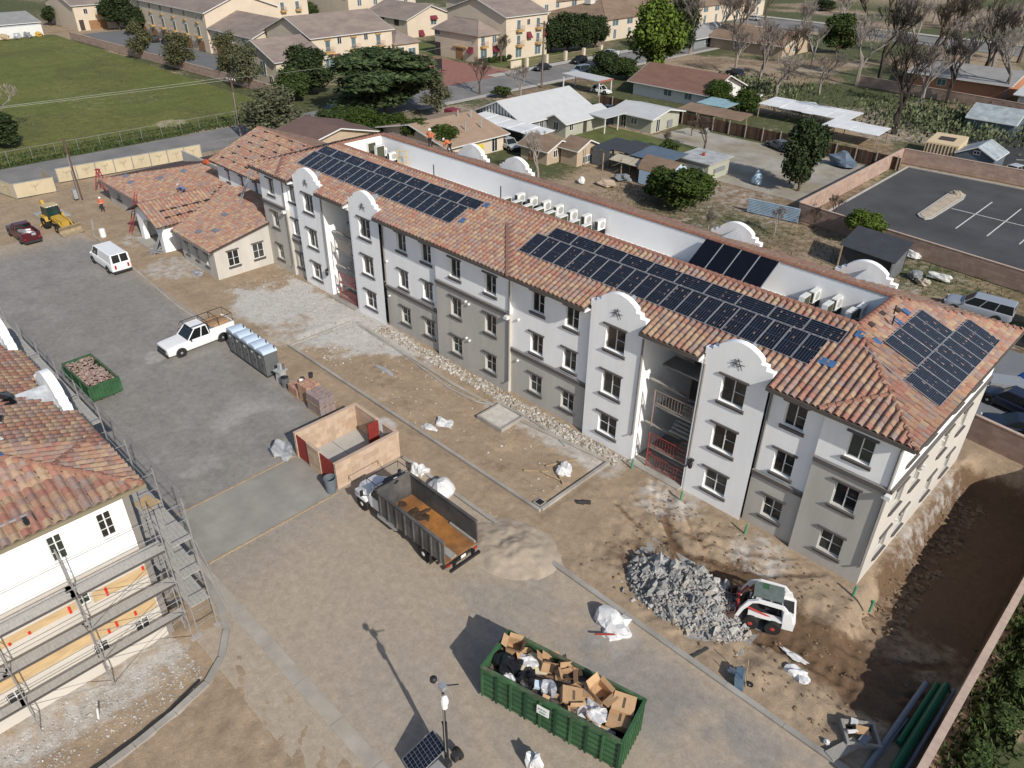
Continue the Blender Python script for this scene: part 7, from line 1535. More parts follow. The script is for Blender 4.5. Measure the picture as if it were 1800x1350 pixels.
# tarp sheds, barn, flat shed, screened coop
M_tarpd = mat('charcoal tarp', (.05,.055,.062), .7, .12, 1, .3, 4); M_tarpb = mat('slate blue tarp', (.10,.135,.175), .6, .12, 1, .3, 4); M_panel = mat('beige panel', (.42,.37,.29), .8, .1, 1)
t = thing('tarp_shed','row of patched animal sheds roofed with dark and blue tarps','shed',(-62,86,0),world=True)
for x0,x1,mm,dz in ((-68,-64.8,M_tarpd,.0),(-64.7,-61.6,M_tarpd,.25),(-61.5,-55.6,M_tarpb,.15)): MB().cbox(((x0+x1)/2,88.2,2.55+dz),(x1-x0,5.2,.08),0,.06).build('tarp_roof', mm, t)
for x0,x1 in ((-63.6,-60.6),(-60.4,-56.8)): MB().cbox(((x0+x1)/2,84.9,2.1),(x1-x0,2.4,.08),.04,.18).build('lean_panel', M_panel, t)
for x in (-68,-64.8,-61.6,-58.5,-55.7):
    for y in (84,86,90.5): MB().box(x-.06,x+.06,y-.06,y+.06,0,2.4).build('post', M_board, t)
for x0,x1 in ((-68,-66.5),(-66.4,-64.9)): MB().box(x0,x1,85.5,85.56,0,2.4).build('screen', mat('grey screen', (.12,.125,.13), .8, .2, 3), t)
MB().box(-66,-55.8,90.4,90.5,0,2.2).build('back_wall', M_under, t)
BN = thing('barn_shed','pale blue barn-shaped shed with a brown gambrel roof','shed',(-55,86,0),world=True)
gp = [(83.2,0),(83.2,1.8),(83.8,2.7),(85.2,3.3),(86.6,2.7),(87.2,1.8),(87.2,0)]
for x in (-58.2,-53.3): MB().prism([(a,b) for a,b in gp], x, x+.12, 'x').build('end_wall', M_hblue, BN)
for (a,b),(c,d_) in zip(gp[1:5],gp[2:6]): MB().add([(-58.4,a,b),(-53,a,b),(-53,c,d_),(-58.4,c,d_),(-58.4,a,b+.08),(-53,a,b+.08),(-53,c,d_+.08),(-58.4,c,d_+.08)],[(4,5,6,7),(0,3,2,1),(0,1,5,4),(1,2,6,5),(2,3,7,6),(3,0,4,7)]).build('roof', M_shbr, BN)
MB().box(-58.2,-53.3,83.2,83.3,0,1.8).build('side_wall', M_hblue, BN)
house('shed','flat-roofed sage shed with a red roof vent beside the gravel lot',-57,-52,90.3,95.6,2.3,2.4,M_hgreen,mat('weathered grey roof', (.36,.37,.37), .85, .3, .8),'x',[('X',93,.9,2.6,.5,'v'),('Y',-54.5,.2,3.6,1.6,'v')],flat_roof=True,ov=.35,cat='shed')
MB().cyl((-54.6,93,2.44),.22,.4,10).build('red_vent', mat('red vent', (.3,.05,.03), .6), [o for o in sc.objects if o.get('label','').startswith('flat-roofed sage')][0])
DS = thing('screened_shed','dark screened shed with a charcoal tarp roof behind the rear parapet','shed',(-24.5,79.5,0),world=True)
MB().add([(-27.6,76.2,2.3),(-21.6,75.4,2.3),(-21.6,79.6,3.3),(-27.6,80.2,3.3),(-27.6,76.2,2.22),(-21.6,75.4,2.22),(-21.6,79.6,3.22),(-27.6,80.2,3.22)],[(0,1,2,3),(7,6,5,4),(0,4,5,1),(1,5,6,2),(2,6,7,3),(3,7,4,0)]).build('tarp_roof', M_tarpd, DS)
MB().box(-27.2,-22,76.3,76.36,0,2.2).build('front_screen', M_tarpd, DS); MB().box(-22,-21.94,75.8,79.4,0,2.4).build('side_screen', mat('grey screen', (.12,.125,.13), .8, .2, 3), DS); MB().box(-27.2,-22,79.8,79.9,0,3).build('rear_screen', M_tarpd, DS)
for x in (-27.2,-22): MB().box(x-.06,x+.06,76,76.12,0,2.3).build('post', M_board, DS)
# corrugated fence
t = thing('corrugated_fence','blue-white corrugated sheet fence in the bare rear yard','fence',(-47,87,0),world=True)
for i in range(9):
    z = .1+i*.19; a = (-42.25,83.95,0.00)[:2]; b = (-36.10,84.85,0.00)[:2]; MB().tube([(a[0],a[1],z),(b[0],b[1],z)], .1, 6).build('corrugation', mat('blue white sheet', (.27,.36,.45), .6, .2, 1), t)
# wooden fence along the yards
t = thing('wood_fence','long dark brown board fence with pale posts behind the gravel lot','fence',(-63,114.3,0),world=True)
bm_ = mat('dark fence board', (.085,.05,.033), .9, .25, 2, rnd=.3); n = 0; bme = MB().box(-.29,.29,-.02,.02,.05,1.85).mesh('board', bm_)
x = -90
while x < -36.2:
    if n < 90: ob('board', bme, t, loc=(x+.3,114.3+.02*math.sin(n*2.1),random.uniform(-.05,.05))); n += 1
    x += .6
for i in range(19):
    MB().box(-90+i*2.98-.07,-90+i*2.98+.07,114.12,114.26,0,2.1).build('post', mat('grey post', (.3,.26,.22), .9), t)
MB().box(-90,-36.2,114.33,114.38,1.5,1.6).build('rail', bm_, t)
house('ranch_house','brown ribbed roof house with a white gable beside the two round bushes',-92,-75.8,127,139,2.7,5.0,M_hwhite,M_shred,'x',[('Y',-84,.9,1.6,1,'w'),('Y',-79.5,.9,1.4,1,'w'),('X',133,3,1.0,.9,'o')],ov=.9)
house('ranch_house','long low brown roofed house behind the bare trees',-112,-92,186,200,2.8,5.0,M_htan,M_shbr,'x',[('Y',-104,.9,2,1.2,'w'),('X',192,.8,1.6,1.2,'w')],ov=.9)
house('ranch_house','grey shingled low house left of the brown one behind the trees',-122,-113,180,196,2.8,4.6,M_hgrey,mat('grey shingles', (.27,.265,.26), .9, .12, .5),'y',[('X',186,.8,2,1.2,'w')],ov=.9)
house('ranch_house','terracotta walled house seen through the tall bare trees',-58,-40,176,190,2.8,4.4,mat('terracotta wall', (.42,.19,.11), .9, .08, 1),mat('grey shingles', (.27,.265,.26), .9, .12, .5),'x',[('Y',-52,.9,1.6,1.1,'w')],ov=.8)
house('ranch_house','white roofed house at the right edge behind the bare trees',-36,-14,168,184,2.9,4.2,M_hwhite,M_shgry,'x',[('Y',-25,.9,1.8,1.2,'w'),('Y',-31,.9,1.4,1.2,'w')],ov=.8)
run_wall('grey-brown garden wall in the shade of the tall bare trees', (-66,168), (-20,163), 1.9)
for i,(x0,x1,y0,y1,z,lab) in enumerate(((-66,-50,128,134,2.3,'long white patched carport roof behind the board fence'),(-52,-43,123,128,2.1,'lower white sheet roof right below the oak trunk'),(-74,-68,121,126,2.2,'pale turquoise tarp roof behind the round bushes'))):
    t = thing('sheet_roof', lab, 'carport', ((x0+x1)/2,(y0+y1)/2,0), world=True); n = int((x1-x0)/2)
    for k in range(n): MB().cbox((x0+(k+.5)*(x1-x0)/n,(y0+y1)/2,z+random.uniform(-.06,.06)),((x1-x0)/n-.05,y1-y0,.08),random.uniform(-.02,.02),.05).build('roof_sheet', M_shwht if i != 2 else mat('turquoise tarp', (.25,.38,.42), .6, .15, 1), t)
    for x in (x0+.2,x1-.2):
        for y in (y0+.2,y1-.2): MB().box(x-.06,x+.06,y-.06,y+.06,0,z-.1).build('post', M_board, t)
t = thing('sheet_roof','brown plank roofed lean-to against the board fence','lean-to',(-67,116.5,0),world=True)
for k in range(6): MB().cbox((-73+2*k,117.2,2.2+.05*(k%2)),(1.95,4.2,.08),.02,.1).build('roof_sheet', M_shbr, t)
for k in range(4): MB().box(-73.5+3.5*k,-73.38+3.5*k,119,119.12,0,2.1).build('post', M_board, t)
# carport with small rounded car; sheds by the rear lot
t = thing('carport','open carport with a bowed pale roof and red fascia sheltering a small white car','carport',(-98,122.5,0),world=True)
MB().cbox((-100,122.6,2.6),(9.5,4.2,.16),0,.0,.02).build('roof', M_shgry, t); MB().box(-95.25,-95.15,120.5,124.7,2.35,2.65).build('fascia', mat('red fascia', (.32,.1,.07), .8), t)
for x in (-104.4,-95.4):
    for y in (120.7,124.4): MB().box(x-.09,x+.09,y-.09,y+.09,0,2.5).build('post', M_hwhite, t)
car('small rounded white car under the carport with the red fascia', 'car', (-96.3,122.6,0), rad(5), 'bug', WH, 4.0, 1.6, 1.5)
house('shed','slate blue shed with white cross-braced double doors in the rear lot',-37,-30,144,151,2.6,4.2,M_hdkblue,mat('blotchy grey shingles', (.3,.34,.36), .9, .3, .8),'x',[('Y',-34.2,.1,3.2,2.3,'w')],ov=.3,cat='shed')
house('shed','slate blue shed with a blotchy grey roof beside the cream container',-31.6,-26.6,123.2,128.5,2.0,3.2,M_hdkblue,mat('blotchy grey shingles', (.3,.34,.36), .9, .3, .8),'y',[('Y',-29.1,2.1,.7,.35,'w')],ov=.25,cat='shed')
t = thing('utility_container','cream ribbed utility container with a dark roof hatch','container',(-34.2,126.5,0),0.12)
MB().box(-2.2,2.2,-3.4,3.4,0,2.6).build('shell', mat('cream steel', (.6,.48,.3), .7, .06, 1), t); MB().box(-1.1,1.0,-1.2,1.0,2.601,2.68).build('roof_hatch', M_under, t)
for k in range(9): MB().box(-2.0+k*.46,-1.82+k*.46,-3.45,-3.401,.2,2.4).build('rib', M_under, t)
house('house','pale grey roof corner with a tan edge at the far right',-28,-12,150,164,3.0,4.8,M_hdkblue,M_shgry,'y',[('X',156,.8,1.6,1.2,'w')],ov=.6)
car('silver hatchback parked behind the far parking lot wall', 'car', (-23.8,124.8,0), rad(75), 'hatch', SILV, 4.2, 1.75, 1.5)
# right hand neighbour yard
t = thing('green_canopy','dark green sagging canopy behind the building corner','canopy',(-9,73.5,0),world=True); MB().grid(np.linspace(-8,4,10).tolist(), np.linspace(70.5,77,6).tolist(), lambda x,y: 2.3-.12*math.sin(x*1.9)*math.sin(y)).build('fabric', mat('green shade cloth', (.05,.10,.085), .8, .2, .8), t)
for x in (-7.8,-2,3.6):
    for y in (70.7,76.6): MB().box(x-.06,x+.06,y-.06,y+.06,0,2.3).build('post', M_galv, t)
car('dark blue car parked in the side yard behind the block wall', 'car', (-5.2,56.9,0), rad(200), 'sedan', BLU, 4.6, 1.8, 1.45)
car('second dark blue car at the edge of the side yard, half hidden by the building', 'car', (-6.3,60.2,0), rad(170), 'suv', BLU, 4.5, 1.8, 1.6)
tag(MB().cbox((-7.5,62.5,.5),(2.6,1.6,1.0),.5).build('junk_crate', M_galv), 'grey junk crate beside the dark blue cars', 'crate'); tag(MB().lump((-6.6,64,.6),(.6,.6,.6),2,.15).build('blue_drum', M_blu2), 'bright blue bag on the junk beside the dark blue cars', 'bag')
house('shed','long grey metal canopy at the right edge behind the block wall',-2.6,6,55.2,66,2.2,2.9,M_hgrey,mat('grey metal roof', (.30,.31,.32), .5, .1, .5),'y',(),ov=.3,cat='canopy')
# top left sheds and debris
house('storage_shed','long white storage shed at the far corner of the field',-262,-242,52,69,3.0,4.6,M_hwhite,mat('grey shingles', (.27,.265,.26), .9, .12, .5),'y',[('X',60,.5,3,1.6,'v')],cat='shed')
tag(MB().box(-240.5,-238.5,50,68.5,0,2.6).build('box_trailer', M_hwhite), 'white box trailer parked before the white storage shed', 'trailer')
for i in range(7): tag(MB().lump((-236.5+random.random(),51+2.6*i,.6),(1.2,.9,.8),i,.35).build('junk', (M_galv,M_hgrey,M_yel,M_board)[i%4]), 'heap of junk along the white trailer at the far field edge', 'junk', 'junk along the trailer')
# ---- fences by the street
def tan_fence(label, a, b, n):
    a, b = Vector((a[0],a[1],0)), Vector((b[0],b[1],0)); t = thing('screened_fence', label, 'fence', a, world=True); d_ = (b-a)/n; u = d_.normalized(); nn = Vector((-u.y,u.x,0))
    for i in range(n):
        p, q = a+d_*i, a+d_*(i+1)
        MB().add([p+u*.06+Vector((0,0,.08)),q-u*.06+Vector((0,0,.08)),q-u*.06+Vector((0,0,1.82)),p+u*.06+Vector((0,0,1.8))]+[v_+nn*.02 for v_ in (p+u*.06+Vector((0,0,.08)),q-u*.06+Vector((0,0,.08)),q-u*.06+Vector((0,0,1.82)),p+u*.06+Vector((0,0,1.8)))],[(0,1,2,3),(7,6,5,4),(3,2,6,7)]).build('screen_panel', mat('tan windscreen', (.47,.40,.27), .85, .1, .6), t)
        c = (p+q)/2-nn*.03; lg = MB(); lg.tube([c+Vector((0,0,1.45))+u*(.4*math.cos(k)) + Vector((0,0,.28*math.sin(k))) for k in np.linspace(math.pi,2*math.pi,7)], .05, 4); lg.tube([c+Vector((0,0,1.4)),c+Vector((0,0,.6))], .05, 4); lg.build('printed_mark', mat('faint print', (.37,.32,.23), .9), t)
        MB().tube([p,p+Vector((0,0,1.9))], .035, 5).build('post', M_galv, t)
    MB().tube([b,b+Vector((0,0,1.9))], .035, 5).build('post', M_galv, t); MB().tube([a+Vector((0,0,1.88)),b+Vector((0,0,1.88))], .03, 5).build('top_rail', M_galv, t)
tan_fence('tan screened fence along the street side of the site', (-109.82,28.22), (-108.03,46.93), 8)
tan_fence('short tan fence panel behind the steel plate', (-106.89,22.36), (-106.45,26.87), 1)
tan_fence('tan fence panels at the left edge of the photo', (-118.95,19.91), (-106.94,22.31), 3)
tan_fence('tan fence return joining the street fence', (-106.45,26.87), (-111.94,26.99), 1)
def link_fence(label, a, b, n):
    a, b = Vector((a[0],a[1],0)), Vector((b[0],b[1],0)); t = thing('chain_link_fence', label, 'fence', a, world=True); d_ = (b-a)/n
    for i in range(n+1): MB().tube([a+d_*i,a+d_*i+Vector((0,0,2.0))], .035, 5).build('post', mat('dull fence steel', (.2,.21,.2), .8), t)
    for z in (1.95,): MB().tube([a+Vector((0,0,z)),b+Vector((0,0,z))], .028, 4).build('top_rail', mat('dull fence steel', (.2,.21,.2), .8), t)
    w_ = MB()
    for z in np.arange(.2,1.9,.42): w_.tube([a+Vector((0,0,z)),b+Vector((0,0,z))], .008, 3)
    w_.build('wires', mat('dull fence steel', (.2,.21,.2), .8), t, kind='stuff')
link_fence('chain link fence along the near edge of the green field', (-122,-20), (-122.4,66), 28)
link_fence('plain chain link panels continuing the tan fence', (-108.18,47.18), (-107.65,52.85), 3)
# iron fence with pillars by the townhouses
t = thing('iron_fence','pinkish iron fence with cream pillars along the far pavement','fence',(-124,145,0),world=True)
for y in (131,137.5,144,150.5,157): MB().box(-124.6,-124,y-.35,y+.35,0,2).build('pillar', M_hcream, t)
for y0 in (131.4,137.9,144.4,150.9):
    m = MB()
    for k in range(16): m.tube([(-124.3,y0+.2+k*.36,.1),(-124.3,y0+.2+k*.36,1.6)], .022, 3)
    for z in (.25,1.5): m.tube([(-124.3,y0,z),(-124.3,y0+5.8,z)], .03, 4)
    m.build('iron_panel', mat('pinkish railing', (.36,.26,.22), .7), t)
tag(MB().box(-126,-125.7,127.5,130.8,0,1.4).build('sign_wall', M_hcream), 'low cream entrance wall at the street corner', 'wall')
# ---- parked cars in the street
SPC = dict(group='cars along the far street')
car('black sedan parked at the far kerb beside the utility pole', 'car', (-119.9,131.3,-.02), rad(-88), 'sedan', BLK, 4.6, 1.8, 1.4, **SPC)
car('black hatchback parked at the far kerb between the sedan and the pickup', 'car', (-120,143.8,-.02), rad(-88), 'hatch', BLK, 4.5, 1.85, 1.5, **SPC)
car('silver pickup truck parked at the far kerb by the cream pillars', 'pickup truck', (-119.8,154.5,-.02), rad(-90), 'pickup', SILV, 5.7, 1.95, 1.85, **SPC)
car('pale blue minivan half hidden by shrubs on the near kerb', 'car', (-111.8,134.5,-.02), rad(-90), 'suv', ('pale blue',(.3,.36,.4)), 4.7, 1.85, 1.7, **SPC)
car('dark car parked in the shade of the large cedar', 'car', (-117.5,76,-.02), rad(90), 'sedan', BLU, 4.6, 1.8, 1.45)
car('black car by the small sage house roof', 'car', (-84.5,110.5,0), rad(10), 'sedan', BLK, 4.7, 1.8, 1.45)
car('grey sedan parked on the gravel lot by the board fence', 'car', (-53.2,112.2,0), rad(155), 'sedan', GRY, 4.7, 1.8, 1.42)
car('dark car parked beside the brick-red roofed building behind the cedar', 'car', (-108.3,61.5,0), rad(70), 'sedan', BLK, 4.6, 1.8, 1.42)
car('dark blue sedan parked on the grass under the tall trees', 'car', (-88,158,0), rad(160), 'sedan', BLU, 4.8, 1.8, 1.45)
car('white off-road car with open rear standing behind the board fence', 'car', (-60.5,137.5,0), rad(20), 'suv', WH, 4.4, 1.8, 1.8)
car('old white pickup among the bare branches', 'pickup truck', (-74,139,0), rad(170), 'pickup', WH, 5.2, 1.85, 1.6)
for i,(x,y,k) in enumerate(((-205,86,'sedan'),(-211,85.5,'suv'))): car(('black car in the shade of the round tree on the drive','second dark car right behind it on the drive')[i], 'car', (x,y,0), rad(170), k, BLK, 4.6, 1.8, 1.5)
car('silver car driving along the distant cross street', 'car', (-131,241,0), rad(0), 'sedan', SILV, 4.6, 1.8, 1.4)
# ---- utility poles and wires
M_pole = mat('pole wood', (.115,.075,.055), .9, .2, 2)
def pole(label, base, top, r=.16, arm=True, lean=(0,0)):
    t = thing('utility_pole', label, 'utility pole', base, world=True); b = Vector((base[0],base[1],0)); tp = Vector((top[0],top[1],top[2]))
    MB().tube([b,tp], r, 8, r*.7).build('shaft', M_pole, t)
    if arm: MB().cbox(tp+Vector((0,0,-.5)),(2.4,.14,.14),rad(8)).build('crossarm', M_pole, t)
    if arm:
        for k in (-1,-.4,.4,1): MB().tube([tp+Vector((k,.1*k,-.42)),tp+Vector((k,.1*k,-.2))], .05, 5).build('insulator', M_frame, t)
    MB().tube([b+Vector((.17,-.17,0)),b+(tp-b)*.75+Vector((.14,-.14,0))], .05, 5).build('conduit', M_galv, t)
    return tp
p1 = pole('tall wooden utility pole between the street and the clubhouse', (-114.55,56.54,0.00), (-114.90,56.67,8.71), .2)
p2 = pole('short leaning wooden pole on the soil by the tan fence', (-101.09,27.87,0.00), (-100.60,27.66,7.61), .17, False)
pm = pole('dark wooden utility pole at the street corner beside the townhouses', (-107.94,118.20,0.00), (-108.20,118.72,11.90), .22)
po = pole('distant dark utility pole by the far cross street', (-92.68,218.70,0.00), (-101.00,232.99,11.46), .22)
MB().cbox((-101.2,27.3,.9),(.6,.4,1.1)).build('meter_cabinet', M_galv, [o for o in sc.objects if o.get('label','').startswith('short leaning')][0])
def wire(label, a, b, sag=.8):
    a, b = Vector(a), Vector(b); tag(MB().tube([a.lerp(b,t_)-Vector((0,0,sag*4*t_*(1-t_))) for t_ in np.linspace(0,1,14)], .022, 3).build('overhead_wire', mat('weathered wire', (.3,.32,.28), .7)), label, 'wire')
wire('pale overhead wire crossing the green field, lower of the two', p1+Vector((-1,0,-.2)), (-119,-30,10.5), .6); wire('pale overhead wire crossing the green field, upper of the two', p1+Vector((1,0,-.2)), (-117,-30,10.6), .4)
wire('overhead wire from the tall pole to the street corner pole', p1+Vector((0,0,-.2)), pm+Vector((0,0,-.2)), 1.2)
rod('lamp_post', [(-125,118.5,0),(-125,118.5,3.6)], .08, M_blkmet, 'black lamp post on the strip beside the brick entry', 'lamp post')
t = thing('notice_board','black notice board at the brick entry','sign',(-132,112,0)); MB().box(-.08,.08,-.9,.9,.8,2.9).build('board', M_blkmet, t); MB().box(-.06,.06,-.8,-.7,0,.8).build('post', M_blkmet, t); MB().box(-.06,.06,.7,.8,0,.8).build('post', M_blkmet, t)
house('shed','low red-brown roofed building behind the far end of the main roof',-104,-95.5,56,68,2.6,4.0,M_htan,mat('maroon shingles', (.15,.095,.08), .9, .12, .6),'x',(),ov=.6,cat='building')
tag(MB().box(-99.9,-97.9,85.6,87.4,0,2.2).build('maroon_shed', mat('maroon steel', (.2,.04,.055), .7)), 'small maroon box shed by the street trees', 'shed')
# yard junk behind the building
for i,(p,d_,mm,lab) in enumerate([((-22.89,76.21,0.00),(1.6,.9,.5),M_board,'pile of boards beside the dark screened shed'),((-18.56,80.32,0.00),(2.2,.7,.7),M_hwhite,'white tank lying in the junk behind the roof'),((-19.28,78.04,0.00),(1.1,.9,.6),M_panel,'beige carton in the junk behind the roof'),((-20.35,78.84,0.00),(1.2,1.2,.8),M_hgrey,'grey heap in the junk behind the roof'),((-22.64,84.13,0.00),(1.4,.5,.7),M_hwhite,'white sink by the screened shed'),((-63.20,77.62,0.00),(.7,.7,.8),M_hwhite,'white pail in the animal yard'),((-60.51,79.44,0.00),(2.4,1.6,.7),M_htan,'tan wooden crate in the animal yard'),((-59.99,82.43,0.00),(2.0,1.2,.9),M_hgrey,'grey scrap heap in the animal yard'),((-42.53,110.74,0.00),(3.2,2.2,1.6),M_tarpb,'grey boat-shaped cover by the gravel lot'),((-46.68,94.09,0.00),(1.0,.8,1.6),M_hblue,'light blue cloth hanging by the sage shed'),((-65.78,111.62,0.00),(.8,.8,.9),M_hgrey,'grey drum at the end of the lawn')]):
    tag(MB().lump((p[0],p[1],d_[2]*.35),(d_[0]*.6,d_[1]*.6,d_[2]*.7),i+5,.25,12,8).build('yard_junk', mm), lab, 'junk')

# ================================================================ vegetation
def leafmat(nm, c, v=.3): 
    k = [tuple(max(.004,q*s) for q in c) for s in (.55,.75,.9,1.,1.15,1.4)]; return mat(nm, c, .8, .15, 1, island=k, spec=.15)
L_dark = leafmat('dark foliage', (.032,.048,.018)); L_mid = leafmat('mid foliage', (.05,.075,.022)); L_bright = leafmat('bright foliage', (.085,.125,.02)); L_olive = leafmat('olive foliage', (.085,.085,.04)); L_dusty = leafmat('dusty foliage', (.10,.105,.06)); L_cedar = leafmat('cedar foliage', (.052,.075,.03)); L_cit = leafmat('citrus foliage', (.045,.07,.014)); L_dry = leafmat('dry foliage', (.19,.155,.07))
M_bark = mat('bark', (.10,.075,.055), .95, .25, 3); M_barkg = mat('pale bark', (.24,.21,.185), .95, .2, 3); M_barkd = mat('dark bark', (.05,.04,.034), .95, .25, 3)
def crown_mesh(nm, m_, seed, lobes, leaf, n, flatk=1., shell=.55, stretch=1.):
    """unit crown (radius 1, z 0..2): leaf quads round several lobes"""
    r = np.random.default_rng(seed); C_ = []
    for i in range(lobes):
        a = r.random()*6.283; q = r.random()**.5*.62; z = r.uniform(.25,1.75); k = 1-abs(z-.9)*.45; C_.append((math.cos(a)*q*k, math.sin(a)*q*k, z, r.uniform(.26,.46)*(1.1-.2*abs(z-1))))
    C_ = np.array(C_); idx = r.integers(0,lobes,n); c = C_[idx]; d_ = r.normal(size=(n,3)); d_ /= np.linalg.norm(d_,axis=1)[:,None]
    rad_ = c[:,3]*(shell+(1-shell)*r.random(n))*(1+.25*r.normal(size=n)*.4); p = c[:,:3]+d_*rad_[:,None]*np.array([1,1,flatk]); p[:,2] = np.clip(p[:,2],.02,2.1)
    nrm = d_*.6+r.normal(size=(n,3))*.55+np.array([0,0,.35]); nrm /= np.linalg.norm(nrm,axis=1)[:,None]
    u = np.cross(nrm, r.normal(size=(n,3))); u /= np.linalg.norm(u,axis=1)[:,None]; v = np.cross(nrm,u); s = leaf*(.6+.8*r.random(n))[:,None]
    V = np.stack([p-u*s*.5-v*s*.9*stretch, p+u*s*.6-v*s*.2, p+u*s*.3+v*s*stretch, p-u*s*.7+v*s*.3],1).reshape(-1,3)
    me = bpy.data.meshes.new(nm); me.vertices.add(len(V)); me.vertices.foreach_set('co', V.ravel()); F = np.arange(len(V)); me.loops.add(len(F)); me.loops.foreach_set('vertex_index', F); me.polygons.add(n); me.polygons.foreach_set('loop_start', np.arange(0,len(V),4)); me.polygons.foreach_set('loop_total', np.full(n,4)); me.update(calc_edges=True); me.materials.append(m_); return me
CM = {}
def crown_for(m_, style, v):
    k = (m_.name, style, v)
    if k not in CM:
        CM[k] = {'round':lambda: crown_mesh('crown',m_,v+1,20,.052,12000),'loose':lambda: crown_mesh('crown',m_,v+11,22,.045,5200,1.,.3),'tall':lambda: crown_mesh('crown',m_,v+21,26,.05,13000),'cedar':lambda: crown_mesh('crown',m_,v+31,34,.032,22000,.35,.3,1.7),'shrub':lambda: crown_mesh('crown',m_,v+41,10,.08,2600)}[style]()
    return CM[k]
def tree(label, p, w_, h, m_, style='round', trunk=.25, name='tree', v=0, bark=None, cat='tree', group=None, z=0, tr=.16):
    t = thing(name, label, cat, (p[0],p[1],z), random.uniform(0,6.28), group)
    zc = h*trunk; hc = h-zc
    ob('crown', crown_for(m_,style,v), t, loc=(0,0,zc), scale=(w_/1.75,w_/1.75,hc/2.05))
    mb = MB().tube([(0,0,-.1),(.1,.05,zc*.5),(0,0,zc+hc*.5)], tr*h/6, 7, tr*h/14)
    for k in range(5):
        a = k*1.26+v; mb.tube([(0,0,zc*.7+.1*k),(math.cos(a)*w_*.2,math.sin(a)*w_*.2,zc+hc*.35),(math.cos(a)*w_*.36,math.sin(a)*w_*.36,zc+hc*.6)], tr*h/14, 5, .03)
    mb.build('trunk', bark or M_bark, t); return t
def bare_mesh(seed, m_, spread=.5, depth=6, up=.35, stem=.22):
    r = random.Random(seed); mb = MB()
    def br(p, d_, L, rr, k):
        q = p+d_*L*.5+Vector((r.uniform(-.06,.06),r.uniform(-.06,.06),0))*L; e = p+d_*L
        mb.tube([p,q,e], rr, 5 if k > 2 else 3, rr*.62, cap=False)
        if k == 0: return
        for i in range(3 if k > 1 else 4):
            a = Vector((r.uniform(-1,1),r.uniform(-1,1),r.uniform(-.3,1)*.6+up)); nd = (d_*.75+a*spread).normalized(); br(p.lerp(e,r.uniform(.55,1.)), nd, L*r.uniform(.6,.82), max(rr*.58,.012), k-1)
    br(Vector((0,0,-.1)), Vector((r.uniform(-.1,.1),r.uniform(-.1,.1),1)).normalized(), stem*10, .16, depth); return mb
BM_ = {}
def bare(label, p, h, kind='grey', v=0, name='bare_tree', group=None, cat='tree', z=0, thin=1.):
    k = (kind, v)
    if k not in BM_:
        m_ = {'grey':M_barkg,'dark':M_barkd,'brown':M_bark}[kind]
        mb = bare_mesh(v*7+3, m_, .62, 6, .3, .2); zz = max(q[2] for q in mb.v); BM_[k] = (mb.mesh('branches', m_), zz)
    me, zz = BM_[k]; t = thing(name, label, cat, (p[0],p[1],z), random.uniform(0,6.28), group); s = h/zz; ob('branches', me, t, scale=(s*thin,s*thin,s))
    MB().tube([(0,0,-.1),(.03,.02,h*.12),(.0,0,h*.22)], .045*h*.5, 7, .03*h*.5).build('trunk', {'grey':M_barkg,'dark':M_barkd,'brown':M_bark}[kind], t); return t
tree('wide spreading dark cedar at the street corner, broadest crown in the photo', (-110.5,81.5), 21, 11.5, L_cedar, 'cedar', .1, 'cedar_tree')
tree('tall bright green full tree beside the brown ribbed roof', (-97.23,140.95), 12, 15.5, L_bright, 'tall', .14, 'leafy_tree')
tree('dark upright tree standing alone in the gravel lot', (-41.76,95.91), 6.4, 9.2, L_dark, 'tall', .08, 'evergreen_tree', 1)
tree('small bright lime-green tree by the low lot wall', (-28.22,84.01), 4.2, 3.9, L_bright, 'round', .3, 'leafy_tree', 1)
tree('tall dark conifer beside the long apartment row', (-112,172), 9, 15, L_dark, 'tall', .05, 'conifer', 2)
for i,(P_,w_,h,m_) in enumerate((((-236.32,87.15),10,9,L_dark),((-223.41,86.67),7.5,7.5,L_dark))): tree(('large round dark tree on the townhouse drive','smaller round dark tree close behind the large one on the drive')[i], P_, w_, h, m_, 'round', .15, 'round_tree', i)
for i,(P_,w_,h) in enumerate((((-189.70,73.27),6.8,8.5),((-171.64,74.33),8,7.5),((-155.24,76.46),7,9.5),((-145.29,75.32),7,8.5))): tree(('first','second','third','fourth')[i]+' loose olive tree along the field wall counted from the far corner', P_, w_, h, L_olive if i != 3 else L_dusty, 'loose', .12, 'olive_tree', i%2, group='olive trees along the field wall')
for i,(P_,w_,h) in enumerate((((-133.07,81.27),9.5,9),((-129.96,75.52),7,6.2))): tree(('bigger dark rounded tree before the broad gable townhouse','smaller dark rounded tree left of the bigger one by the gable')[i], P_, w_, h, L_mid if i else L_dark, 'round', .06, 'round_tree', i)
tree('half bare dusty tree with yellowing leaves by the street near the tall pole', (-110.74,60.64), 11, 7.5, L_dusty, 'loose', .12, 'deciduous_tree', 1)
tree('sparse grey-leaved tree right of the cedar', (-103.65,87.15), 6.5, 7, L_dusty, 'loose', .2, 'deciduous_tree', 0)
for i,(P_,w_,h) in enumerate((((-133.75,149.36),8,8.5),((-130.98,152.51),9,9.5),((-130.89,157.56),9,9),((-130.80,162.76),7,8))): tree(ORD[i]+' dark clipped tree from the utility pole, in the clump by the iron fence', P_, w_, h, L_dark, 'round', .06, 'hedge_tree', i%2, group='dark clump by the iron fence')
